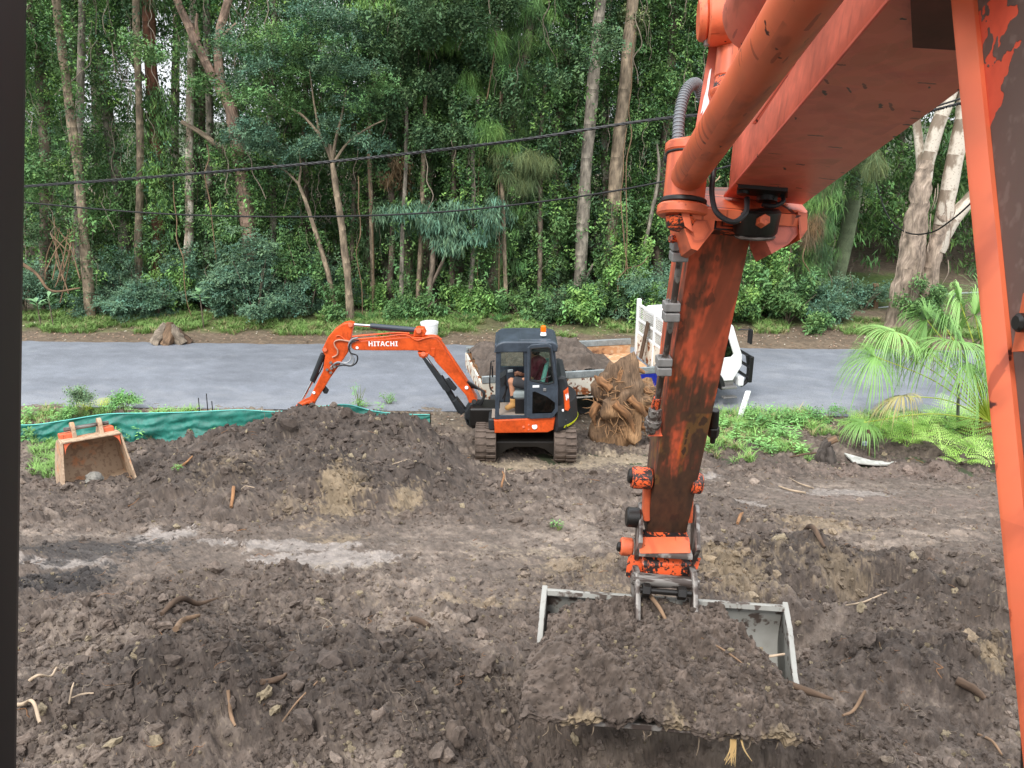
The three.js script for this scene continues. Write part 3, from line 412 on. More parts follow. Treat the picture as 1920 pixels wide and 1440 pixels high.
  const upright = part('upright', loft([upA, upA.map((p) => p.clone().addScaledVector(FW, 0.2).addScaledVector(RT, 0.05))]), M.redplain, big);
  const mk = [[1331, 131], [1334, 128], [1330, 160], [1327, 178], [1330, 190], [1326, 206], [1316, 222], [1319, 205], [1314, 214], [1320, 183], [1325, 165], [1327, 150]].map(([x, y]) => CS(x, y, 4.112));
  part('painted_mark', loft([mk, mk.map((p) => p.clone().addScaledVector(FW, 0.005))]), M.whitepaint, upright, 'white angular mark on the pink-red upright');
  const bo = CS(1338, 36, 4.0), bx = RT.clone().addScaledVector(FW, -0.12).normalize();
  part('cylinder_pin_boss', join(ringGeo(bo.clone().addScaledVector(bx, 0.03), bx, 0.125, 0.02, 0.12, 30)), M.orange, upright);
  part('retaining_cap', join(cyl(bo.clone().addScaledVector(bx, -0.03), bo.clone().addScaledVector(bx, -0.075), 0.105, 0.1, 28, 0.01)), M.orange, upright);
  part('lock_plate', boxUV(box(bo.x - 0.03, bo.y - 0.1, bo.z + 0.02, 0.03, 0.05, 0.035, 0.006)), M.steel, upright);
  const c0 = CS(1385, -30, 4.05), c1 = CS(1362, 178, 4.05), cd = c1.clone().sub(c0), at = (t) => c0.clone().addScaledVector(cd, t);
  part('pivot_column', join(cyl(at(0), at(0.52), 0.078, 0.078, 28, 0.008), cyl(at(0.56), at(0.86), 0.07, 0.07, 28, 0.008), cyl(at(0.96), at(1.04), 0.085, 0.08, 28, 0.01)), M.orange, upright);
  part('column_seal', cyl(at(0.5), at(0.58), 0.066, 0.066, 24), M.greasy, upright); part('column_seal', cyl(at(0.84), at(0.97), 0.064, 0.07, 24), M.greasy, upright);
  part('hydraulic_hose', join([0, 1, 2, 3].map((i) => taper([CS(1388 + i * 9, 130 + i * 6, 3.95), CS(1392 + i * 9, 70, 3.85), CS(1402 + i * 9, 20, 3.7), CS(1430 + i * 8, -30, 3.4)], [0.014], 8, 12))), M.hose, big);
  const d0 = CS(1425, 30, 3.35), d1 = d0.clone().addScaledVector(boomDir, -2.0);
  const dip = part('dipper_cylinder', loft([0, 1, 2, 3, 4, 5, 6, 7].map((i) => { const a = i / 6 * Math.PI / 2, r = i < 7 ? 0.155 * Math.sin(Math.max(0.06, a)) : 0.155, c = i < 7 ? d0.clone().addScaledVector(boomDir, 0.07 * Math.cos(a)) : d1; return Array.from({ length: 28 }, (_, j) => c.clone().addScaledVector(ac, Math.cos(j / 28 * 6.2832) * r).addScaledVector(up, Math.sin(j / 28 * 6.2832) * r)); }), { crease: 0.9 }), M.red, big);
  // ribbed grey hose by the upright
  part('ribbed_hose', taper([CS(1272, 300, 4.1), CS(1271, 265, 4.12), CS(1276, 205, 4.15), CS(1290, 165, 4.18), CS(1305, 157, 4.2), CS(1318, 185, 4.25)], [0.027], 14, 40), std(0x6a6e73, 0.6), big);
  { const cv = new THREE.CatmullRomCurve3([CS(1272, 300, 4.1), CS(1271, 265, 4.12), CS(1276, 205, 4.15), CS(1290, 165, 4.18), CS(1305, 157, 4.2), CS(1318, 185, 4.25)]); const rs = []; for (let i = 2; i < 44; i++) { const t = i / 45, p = cv.getPoint(t), q = cv.getTangent(t); rs.push(cyl(p.clone().addScaledVector(q, -0.002), p.clone().addScaledVector(q, 0.002), 0.031, 0.031, 14)); } part('hose_ribs', join(rs), std(0x85898d, 0.6), big); }
  part('hose_elbow', taper([CS(1271, 296, 4.06), CS(1258, 300, 4.04), CS(1252, 290, 4.04)], [0.036, 0.034, 0.026], 12, 10), M.rubber, big);
  part('hose_peg', cyl(CS(1270, 264, 4.08), CS(1302, 258, 4.1), 0.012), M.orange, upright);
  part('hydraulic_hose', taper([CS(1344, 285, 3.85), CS(1337, 330, 3.84), CS(1335, 365, 3.83), CS(1345, 400, 3.8), CS(1375, 416, 3.78), CS(1396, 402, 3.8), CS(1401, 372, 3.9)], [0.013], 10, 40), M.hose, big);
  part('hydraulic_hose', taper([CS(1465, 360, 3.95), CS(1468, 378, 3.9), CS(1452, 386, 3.9), CS(1430, 384, 3.95)], [0.011], 8, 20), M.hose, big);
  part('cable_tie', taper([CS(1326, 330, 3.86), CS(1333, 344, 3.84), CS(1346, 336, 3.84), CS(1350, 330, 3.85)], [0.003], 6, 16), std(0xd8c9a8, 0.6), big);

  // dipper
  const TLp = CS(1303, 400, 4.12), TRp = CS(1418, 402, 4.14), Bl = CS(1212, 1003, 5.56), Br = CS(1287, 1003, 5.56);
  const along = mid(Bl, Br).sub(mid(TLp, TRp)).normalize(), ax = TRp.clone().sub(TLp).normalize(), nb = ax.clone().cross(along).normalize(); if (nb.dot(FW) < 0) nb.negate();
  const srings = []; for (let i = 0; i <= 12; i++) { const t = i / 12, a = mid(Bl, TLp, t), b = mid(Br, TRp, t), th = lerp(0.2, 0.33, Math.min(1, t * 1.6)); srings.push(quadRing(a, b, b.clone().addScaledVector(nb, th), a.clone().addScaledVector(nb, th), 0.014, 2)); }
  T.stick.repeat.set(1 / 1.15, 1 / srings[0][0].distanceTo(srings[12][0]));
  const stick = part('dipper_arm', loft(srings), M.stick, big, 'red dipper arm smeared with dried black mud along its lower half');
  const sp = (t, w, o) => mid(mid(Bl, TLp, t), mid(Br, TRp, t), w).addScaledVector(nb, o); // t up the arm, w across, o behind its face
  // steel pipe and clamps on its left flank
  const pp = [CS(1278, 462, 4.2), CS(1262, 575, 4.42), CS(1247, 672, 4.68), CS(1232, 752, 4.9)];
  const pipe = part('steel_pipe', taper(pp, [0.018], 12, 20), M.steel, stick);
  part('rusty_pipe_end', cyl(CS(1233, 745, 4.88), CS(1228, 768, 4.95), 0.024, 0.028, 16, 0.004), M.greasy, pipe);
  for (const [x, y, d] of [[1273, 470, 4.21], [1258, 583, 4.44], [1244, 685, 4.7]]) { const c = CS(x, y, d), g = join(boxUV(box(0, 0.028, 0, 0.085, 0.05, 0.1, 0.008)), boxUV(box(0, -0.028, 0, 0.085, 0.05, 0.1, 0.008)), cyl(V(-0.025, 0.05, 0.02), V(-0.025, 0.07, 0.02), 0.012, 0.012, 6)); g.translate(c.x, c.y, c.z); part('pipe_clamp', g, M.alloy, stick); }
  part('hose_coupling', join(cyl(CS(1229, 766, 4.93), CS(1226, 785, 4.97), 0.04, 0.04, 6, 0.004), cyl(CS(1226, 785, 4.97), CS(1222, 800, 5.0), 0.05, 0.05, 20, 0.005), cyl(CS(1222, 800, 5.0), CS(1219, 812, 5.02), 0.036, 0.03, 16, 0.004)), M.steel, stick);
  part('hose_coupling', join(cyl(CS(1340, 768, 5.0), CS(1338, 800, 5.06), 0.03, 0.03, 12, 0.004), cyl(CS(1338, 800, 5.06), CS(1337, 818, 5.1), 0.038, 0.034, 6, 0.004), cyl(CS(1337, 818, 5.1), CS(1336, 830, 5.12), 0.02, 0.016, 10)), M.grease, stick);
  part('pipe_bracket', loft([[[1214, 806], [1244, 800], [1242, 818], [1216, 818]].map(([x, y]) => CS(x, y, 5.02)), [[1214, 806], [1244, 800], [1242, 818], [1216, 818]].map(([x, y]) => CS(x, y, 5.1))]), M.greasy, stick);
  part('lift_peg', cyl(CS(1256, 447, 4.15), CS(1290, 452, 4.18), 0.022, 0.022, 14, 0.004), M.greasy, stick);
  part('welded_plate', loft([[[1276, 395], [1292, 400], [1300, 436], [1284, 424]].map(([x, y]) => CS(x, y, 3.9)), [[1276, 395], [1292, 400], [1300, 436], [1284, 424]].map(([x, y]) => CS(x, y, 3.98))]), M.orange, stick);
  // link pins and hitch
  const pin = (x0, x1, y, d, r, m, parent, nm, dy = 4) => part(nm, join(cyl(CS(x0, y - dy, d), CS(x1, y + dy, d), r, r, 26, 0.01)), m, parent);
  pin(1184, 1222, 896, 5.3, 0.073, M.greasy, stick, 'link_pin', 1); pin(1296, 1316, 906, 5.32, 0.07, M.greasy, stick, 'link_pin', 1); pin(1178, 1190, 892, 5.3, 0.05, M.grease, stick, 'pin_nut', 1);
  const bar = (a, b, w, t, m, nm, parent) => { const L = b.clone().sub(a).normalize(), s = ax.clone(); part(nm, boxUV(loft([rrect(a, s, L.clone().cross(s).normalize(), w, t, 0.01, 2), rrect(b, s, L.clone().cross(s).normalize(), w, t, 0.01, 2)])), m, parent); };
  const hitch = part('quick_hitch', boxUV(loft([rrect(CS(1246, 1010, 5.5), ax, nb, 0.33, 0.17, 0.02, 2), rrect(CS(1246, 1038, 5.46), ax, nb, 0.335, 0.2, 0.02, 2), rrect(CS(1247, 1080, 5.5), ax, nb, 0.28, 0.2, 0.02, 2)])), M.greasy, big);
  part('hitch_cover', boxUV(loft([rrect(CS(1246, 1010, 5.41), ax, nb, 0.33, 0.03, 0.006, 1), rrect(CS(1247, 1034, 5.33), ax, nb, 0.335, 0.03, 0.006, 1)])), M.orange, hitch);
  part('hitch_edge', boxUV(loft([rrect(CS(1197, 1034, 5.34), up, nb, 0.035, 0.05, 0.006, 1), rrect(CS(1297, 1041, 5.34), up, nb, 0.035, 0.05, 0.006, 1)])), M.steel, hitch);
  const pl = (pts, d, t) => { const a = pts.map(([x, y]) => CS(x, y, d)); return boxUV(loft([a, a.map((p) => p.clone().addScaledVector(ax, t))])); };
  const sidep = (x, y0, y1, tilt) => { const a = CS(x, y0, 5.62), b = CS(x + tilt, y1, 5.36), L = b.clone().sub(a).normalize(), w = L.clone().cross(ax).normalize(); return boxUV(loft([rrect(a, ax, w, 0.03, 0.11, 0.01, 2), rrect(mid(a, b, 0.12), ax, w, 0.03, 0.17, 0.01, 2), rrect(b, ax, w, 0.03, 0.2, 0.01, 2)])); };
  part('side_plate', sidep(1199, 950, 1034, -2), M.steel, hitch); part('side_plate', sidep(1303, 952, 1046, 1), M.steel, hitch);
  part('link_bar', boxUV(loft([rrect(CS(1214, 900, 5.36), ax, nb, 0.05, 0.09, 0.02), rrect(CS(1211, 968, 5.5), ax, nb, 0.05, 0.09, 0.02)])), M.orange, hitch);
  part('link_bar', boxUV(loft([rrect(CS(1294, 905, 5.4), ax, nb, 0.04, 0.09, 0.02), rrect(CS(1292, 972, 5.52), ax, nb, 0.04, 0.09, 0.02)])), M.orange, hitch);
  pin(1174, 1200, 970, 5.5, 0.068, M.grease, hitch, 'link_pin', 1);
  pin(1163, 1186, 1025, 5.5, 0.062, M.orange, hitch, 'link_pin', 1); pin(1157, 1166, 1025, 5.5, 0.034, M.grease, hitch, 'pin_nut', 1);
  part('hook', pl([[1178, 1040], [1204, 1042], [1200, 1075], [1186, 1085], [1173, 1080]], 5.45, 0.04), M.greasy, hitch); part('hook', pl([[1284, 1046], [1306, 1046], [1300, 1066], [1288, 1076]], 5.45, 0.03), M.greasy, hitch);

  // wide bucket
  const prof = [[0, 0], [0.045, -0.26], [-0.06, -0.47], [-0.32, -0.545], [-0.62, -0.46], [-0.86, -0.37]]; // [away from the camera, up] from the back rim to the lip
  const rimL = CS(1026, 1110, 5.47), rimR = CS(1468, 1141, 5.42), fl2 = V(0, 0, -1);
  const lipL = CS(1002, 1342, 4.8), lipR = CS(1512, 1384, 4.76);
  const basis = (rim, lip) => { const d = lip.clone().sub(rim), h = V(d.x, 0, d.z).multiplyScalar(1 / 0.86), kx = (dy) => dy; return (a, b) => rim.clone().addScaledVector(h, -a).add(V(0, b * (d.y / -0.37), 0)); };
  const atL = basis(rimL, lipL), atR = basis(rimR, lipR), curveP = new THREE.SplineCurve(prof.map(([a, b]) => new THREE.Vector2(a, b))).getPoints(30);
  const offs = curveP.map((p, i) => { const q = curveP[Math.min(i + 1, 30)], o = curveP[Math.max(i - 1, 0)], dx = q.x - o.x, dy = q.y - o.y, l = Math.hypot(dx, dy); return new THREE.Vector2(p.x - dy / l * 0.022, p.y + dx / l * 0.022); });
  const prf = [...curveP, ...offs.slice().reverse()];
  const ringsB = [0, 0.25, 0.5, 0.75, 1].map((t) => prf.map((p) => mid(atL(p.x, p.y), atR(p.x, p.y), t)));
  const bucket = part('bucket', boxUV(loft(ringsB, { crease: 0.5 })), M.mudsteel, big, 'wide grey mud bucket');
  const sideW = [new THREE.Vector2(0.03, 0.03), ...curveP.slice(2), new THREE.Vector2(-0.84, -0.355), new THREE.Vector2(-0.62, -0.345), new THREE.Vector2(-0.4, -0.24), new THREE.Vector2(-0.16, -0.05)];
  const latB = rimR.clone().sub(rimL).normalize();
  for (const [f, s] of [[atL, -1], [atR, 1]]) { const a = sideW.map((p) => f(p.x, p.y).addScaledVector(latB, s * 0.004)); const g = []; const sh = new THREE.Shape(sideW.map((p) => p.clone())), eg = new THREE.ExtrudeGeometry(sh, { depth: 0.028, bevelEnabled: true, bevelSize: 0.004, bevelThickness: 0.004, bevelSegments: 1 }), P = eg.attributes.position; for (let i = 0; i < P.count; i++) { const q = f(P.getX(i), P.getY(i)).addScaledVector(latB, s * (0.004 + P.getZ(i))); P.setXYZ(i, q.x, q.y, q.z); } eg.computeVertexNormals(); part('bucket_side', boxUV(eg), M.mudsteel, bucket); }
  part('rim_bar', boxUV(loft([rrect(rimL.clone().add(V(0, 0.005, 0.008)), UPV, FW, 0.042, 0.045, 0.006, 1), rrect(rimR.clone().add(V(0, 0.005, 0.008)), UPV, FW, 0.042, 0.045, 0.006, 1)])), M.mudsteel, bucket);
  part('cutting_edge', boxUV(loft([rrect(lipL.clone(), UPV, FW, 0.035, 0.08, 0.004, 1), rrect(lipR.clone(), UPV, FW, 0.035, 0.08, 0.004, 1)])), M.steel, bucket);
  for (const x of [1192, 1298]) { const e = [[x - 6, 1068], [x, 1062], [x + 5, 1066], [x + 5, 1136], [x - 5, 1136]], a = CS(x, 1084, 5.4), b = CS(x, 1142, 5.36), w = V(0, 0, -1); const ear = boxUV(loft([rrect(a.clone().add(V(0, 0.07, 0)), latB, w, 0.04, 0.1, 0.015), rrect(a, latB, w, 0.04, 0.2, 0.015), rrect(b, latB, w, 0.04, 0.26, 0.015)])); part('bucket_ear', ear, M.steel, bucket); }
  part('bucket_pin', join(cyl(CS(1184, 1084, 5.36), CS(1310, 1095, 5.36), 0.042, 0.042, 24, 0.006)), M.steel, bucket);
  part('bucket_pin', join(cyl(CS(1200, 1106, 5.3), CS(1296, 1114, 5.3), 0.02, 0.02, 16), cyl(CS(1204, 1105, 5.3), CS(1219, 1107, 5.3), 0.045, 0.045, 6, 0.006), cyl(CS(1270, 1111, 5.3), CS(1286, 1113, 5.3), 0.045, 0.045, 6, 0.006)), M.grease, bucket);
  // lower boom beside the cab, front edge bar and flaking side
  const X0 = 0.98, edge = (py) => { const px = 1785 + 0.0949 * py; return CS(px, py, X0 * FOCAL / (px - 960)); };
  const eb = [-260, 300, 900, 1700].map((py) => { const p = edge(py); return [p, p.clone().add(V(-0.022, 0, 0)).addScaledVector(FW, -0.034), p.clone().add(V(-0.02, 0, 0)).addScaledVector(FW, -0.045), p.clone().add(V(0.004, 0, 0)).addScaledVector(FW, -0.07), p.clone().add(V(0.09, 0, 0)).addScaledVector(FW, -0.07), p.clone().add(V(0.09, 0, 0))]; });
  const lower = part('lower_boom', boxUV(loft([-260, 300, 900, 1700].map((py) => { const p = edge(py).add(V(0.012, 0, 0)).addScaledVector(FW, -0.06); return quadRing(p, p.clone().addScaledVector(FW, -0.62), p.clone().addScaledVector(FW, -0.62).add(V(0.36, 0, 0)), p.clone().add(V(0.36, 0, 0)), 0.015, 2); }))), M.peel, big, 'lower boom with red paint flaking off brown rust');
  part('edge_bar', boxUV(loft(eb)), M.orange, lower, 'bright orange edge bar of the lower boom');
  const pb = CS(1964, 605, 1.52); part('pin_plate', boxUV(loft([rrect(pb.clone().add(V(-0.015, 0.06, 0)), RT, FW, 0.04, 0.085, 0.01, 2), rrect(pb.clone().add(V(-0.015, -0.055, 0)), RT, FW, 0.04, 0.085, 0.01, 2)])), M.orange, lower);
  part('pin_end', cyl(pb.clone().add(V(-0.06, 0, 0)), pb.clone().add(V(0.02, 0, 0)), 0.018, 0.02, 18, 0.005), M.grease, lower);
  part('cylinder_rod', cyl(pb.clone().add(V(0.03, -0.08, 0)), pb.clone().add(V(0.05, -1.2, 0.3)), 0.045, 0.045, 20), M.grease, lower);
  // cab pillar at the left edge of view, cab floor, house and tracks under the seat
  const pA = CS(-22, -300, 0.62), pB = CS(-50, 1750, 0.62), pr = (p) => rrect(p.clone().addScaledVector(RT, -0.03), RT, FW, 0.078, 0.09, 0.012, 3);
  const cab = part('cab_pillar', loft([pr(pA), pr(pB)]), M.black, big, 'black cab door pillar');
  part('pillar_seal', loft([rrect(pA.clone().add(V(0.002, 0, 0.035)), RT, FW, 0.018, 0.02, 0.006, 2), rrect(pB.clone().add(V(0.002, 0, 0.035)), RT, FW, 0.018, 0.02, 0.006, 2)]), M.rubber, cab);
  const gy = macro(0, 0.3), house = part('house', boxUV(box(0.6, gy + 1.2, 0.95, 2.5, 0.36, 2.7, 0.06)), M.orange, big);
  part('engine_cover', boxUV(box(0.6, gy + 1.85, 1.75, 2.5, 1.0, 1.2, 0.12)), M.orange, big); part('side_cover', boxUV(box(1.66, gy + 1.7, 0.75, 0.36, 0.7, 0.8, 0.06)), M.orange, big);
  part('cab_roof', boxUV(box(0.05, 7.2, 0.6, 1.15, 0.08, 1.15, 0.04)), M.orange, cab); part('cab_rear', boxUV(box(0.05, 5.6, 1.12, 1.16, 0.9, 0.06, 0.02)), M.black, cab); part('cab_side', boxUV(box(-0.52, 5.45, 0.45, 0.05, 0.9, 1.3, 0.02)), M.orange, cab); part('cab_side', boxUV(box(0.62, 5.3, 0.5, 0.05, 0.7, 1.2, 0.02)), M.black, cab); part('cab_floor', boxUV(box(0.05, gy + 1.42, 0.35, 1.16, 0.06, 1.5, 0.02)), M.black, cab); part('seat', boxUV(box(0.05, gy + 1.85, 0.75, 0.5, 0.8, 0.45, 0.06)), M.black, cab);
  part('turntable', cyl(V(0.6, gy + 0.7, 0.6), V(0.6, gy + 1.04, 0.6), 0.6, 0.6, 32), M.grease, big);
  part('undercarriage', boxUV(box(0.6, gy + 0.6, 0.4, 1.5, 0.4, 1.6, 0.06)), M.grease, big);
  for (const s of [-1, 1]) { const sh = new THREE.Shape(); sh.absarc(-1.2, 0, 0.42, Math.PI / 2, Math.PI * 1.5); sh.absarc(1.2, 0, 0.42, -Math.PI / 2, Math.PI / 2); const g = new THREE.ExtrudeGeometry(sh, { depth: 0.5, bevelEnabled: false, curveSegments: 16 }); g.rotateY(Math.PI / 2); g.rotateX(0.14); g.translate(0.6 + s * 1.0 - 0.25, gy + 0.5, 0.3); part('track', boxUV(g), M.trackrubber, big); }
  part('boom_foot', boxUV(loft([quadRing(edge(1600).add(V(0.012, 0, 0)), edge(1600).addScaledVector(FW, -0.5), edge(1600).addScaledVector(FW, -0.5).add(V(0.35, 0, 0)), edge(1600).add(V(0.36, 0, 0)), 0.015, 1), quadRing(V(0.95, gy + 1.5, 0.3), V(0.95, gy + 1.5, 0.9), V(1.35, gy + 1.5, 0.9), V(1.35, gy + 1.5, 0.3), 0.015, 1)])), M.peel, lower);

  // earth carried in the bucket
  const nu = 260, nv = 150, pos = [], uv = [], idx = [], col = [], hv2 = (t) => t;
  const rl = (u) => mid(atL(0.0, 0), atR(0.0, 0), u), ll = (u) => mid(atL(-0.86, -0.37), atR(-0.86, -0.37), u);
  const topAt = (u) => 0.07 + 0.05 * N3(u * 6, 1, 2) + 0.42 * smooth(0.66, 1.0, u) + 0.1 * smooth(0.22, 0.0, u) - 0.05 * Math.exp(-(((u - 0.55) / 0.15) ** 2));
  for (let i = 0; i <= nv; i++) for (let j = 0; j <= nu; j++) {
    const u = j / nu, v = i / nv, v0 = Math.min(1, v / 0.9), ue = lerp(0.012, lerp(0.985, 1.035, smooth(0.35, 0.7, v0)), u), A = rl(ue), B = ll(ue), vs = lerp(topAt(u), 1.05 + 0.05 * N3(u * 9, 4, 4), Math.min(1, v / 0.9)); let p = A.clone().lerp(B, vs);
    const dip = -0.04 * Math.sin(Math.PI * Math.min(1, vs)) , edgeF = smooth(0, 0.1, Math.min(u + 0.03, 1 - u + 0.12 * smooth(0.35, 0.7, v0))), bul = (0.12 * Math.sin(Math.PI * clamp(vs * 0.95)) * edgeF - 0.17 * smooth(0.72, 1, u) * (1 - vs) - 0.02) + 0.09 * Math.exp(-(((u - 0.25) / 0.3) ** 2 + ((vs - 0.75) / 0.35) ** 2)) + 0.05 * smooth(0.5, 0.9, vs);
    const X = p.x, Z = p.z; let n = 0.06 * N3(X * 4, 1, Z * 4) + 0.05 * N3(X * 9, 2, Z * 9) + 0.03 * N3(X * 21, p.y * 21, Z * 21) + 0.016 * N3(X * 48, 4, Z * 48) + 0.6 * lumps(X, Z, 0.08, 31) + 0.6 * lumps(X, Z, 0.19, 37) + 0.6 * lumps(X, Z, 0.04, 33);
    p.y += bul + n * (0.5 + 0.5 * edgeF) + dip; p.z += 0.35 * n + 0.12 * bul; if (u < 0.12) p.x -= 0.1 * smooth(0.12, 0, u) * smooth(0.3, 0.6, vs);
    if (v > 0.9) { const e = (v - 0.9) / 0.1; p.y -= e * (0.075 + 0.08 * N3(X * 6, 3, 9) + 0.04 * N3(X * 25, 3, 9)); p.z += 0.015 - e * 0.03 + 0.03 * N3(X * 16, e * 3, 2) + 0.02 * N3(X * 40, e * 6, 5); p.x += 0.015 * N3(X * 30, e * 5, 7); }
    pos.push(p.x, p.y, p.z); uv.push(X * 1.1, Z * 1.1 + Math.max(0, v - 0.9) * 1.5);
    const n2 = N3(X * 5, 8, Z * 5), n4 = N3(X * 40, 9, Z * 40), k = 1 + 0.3 * N3(X * 14, 5, Z * 14) + 0.3 * n4; const ct = smooth(0.35, 0.7, smooth(0.8, 0.97, v) * 0.55 * (u < 0.25 || u > 0.62 ? 1 : 0.4) + 0.75 * n2 + 0.3 * n4) * (v > 0.6 ? 0.85 : 0.35);
    col.push(lerp(0.15 * k, 0.36, ct), lerp(0.114 * k, 0.275, ct), lerp(0.092 * k, 0.175, ct));
  }
  for (let i = 0; i < nv; i++) for (let j = 0; j < nu; j++) { const a = i * (nu + 1) + j, b = a + 1, c = a + nu + 1, d = c + 1; idx.push(a, c, b, b, c, d); }
  const sg = new THREE.BufferGeometry(); sg.setAttribute('position', new THREE.Float32BufferAttribute(pos, 3)); sg.setAttribute('uv', new THREE.Float32BufferAttribute(uv, 2)); sg.setAttribute('color', new THREE.Float32BufferAttribute(col, 3)); sg.setIndex(idx); sg.computeVertexNormals();
  globalThis.bucketSoil = single('bucket_load', sg, M.soil, 'heaped load of dark soil with yellow clay filling the wide grey bucket', 'soil');
  const R = rng(77), roots = [], cm = [], cc = [];
  for (let i = 0; i < 1500; i++) { const j = Math.floor(R() * (nu + 1)), k = Math.floor(R() * nv * 0.93), o = (k * (nu + 1) + j) * 3, r = 0.007 + 0.014 * R() * R() + (R() < 0.04 ? 0.02 * R() : 0), v = 0.9 + 0.5 * R(); cm.push(mat4(V(pos[o], pos[o + 1] + r * 0.2, pos[o + 2]), new THREE.Euler(R() * 6, R() * 6, R() * 6), V(r, r * 0.8, r * (0.8 + 0.5 * R())))); cc.push(R() < 0.06 ? new THREE.Color(0.4, 0.32, 0.2) : new THREE.Color(col[o] * v, col[o + 1] * v, col[o + 2] * v)); }
  stuff('load_crumbs', 'small crumbs of soil on top of the bucket load', 'soil', blobGeo(41), M.clod, cm, cc);
  for (let i = 0; i < 9; i++) { const u = [0.05, 0.08, 0.22, 0.4, 0.43, 0.61, 0.63, 0.9, 0.8][i], a = ll(u).add(V(0, -0.03, 0.0)), l = 0.03 + 0.11 * R() * R() + (i === 5 ? 0.07 : 0); roots.push(taper([a, a.clone().add(V(0.03 * (R() - 0.5), -l * 0.5, 0.02)), a.clone().add(V(0.08 * (R() - 0.5), -l, 0.02 * R()))], [0.0045, 0.003, 0.0015], 5, 6)); }
  const rt = thing('hanging_roots', 'thin pale rootlets hanging from the lip of the wide bucket', 'roots', ll(0.5)); rt.userData.kind = 'stuff';
  part('rootlets', join(roots), M.paleroot, rt);
  const tuft = []; for (let i = 0; i < 22; i++) { const a = ll(0.735 + 0.02 * (R() - 0.5)).add(V(0, -0.05, 0)); tuft.push(taper([a, a.clone().add(V(0.02 * (R() - 0.5), -0.07, 0.01)), a.clone().add(V(0.05 * (R() - 0.5) - 0.01, -0.14 - 0.05 * R(), 0.01))], [0.004, 0.003, 0.001], 4, 5)); }
  tuft.push(taper([ll(0.765).add(V(0, -0.05, 0)), ll(0.775).add(V(0, -0.1, 0.02)), ll(0.805).add(V(0, -0.17, 0.03))], [0.007, 0.005, 0.002], 6, 8));
  single('root_tuft', join(tuft), std(0xd9b982, 0.9), 'straw coloured root tuft hanging under the bucket lip', 'roots');
  const on = (u, v, h) => rl(u).lerp(ll(u), v).add(V(0, h, 0.02));
  single('stick_in_load', taper([on(0.42, 0.04, 0.1), on(0.47, 0.2, 0.12), on(0.5, 0.3, 0.1)], [0.016, 0.014, 0.01], 7, 8), M.wood, 'short pale root stub poking from the bucket load', 'stick');
  single('stick_in_load', taper([on(0.8, 0.42, 0.0), on(0.9, 0.4, 0.0), on(0.97, 0.38, 0.01)], [0.008, 0.009, 0.007], 7, 8), M.paleroot, 'straight pale stick lying at the bare end of the wide bucket', 'stick');
  single('stick_in_load', taper([on(0.63, 0.42, 0.12), on(0.72, 0.5, 0.11), on(0.8, 0.6, 0.1)], [0.006, 0.007, 0.004], 6, 10), M.wood, 'thin brown root lying across the bucket load', 'stick');
  single('stick_in_load', taper([on(0.96, 0.62, 0.02), on(1.04, 0.66, 0.01), on(1.13, 0.67, -0.02)], [0.02, 0.024, 0.008], 7, 10), M.deadwood, 'split brown branch sticking out past the bucket side', 'stick');
}

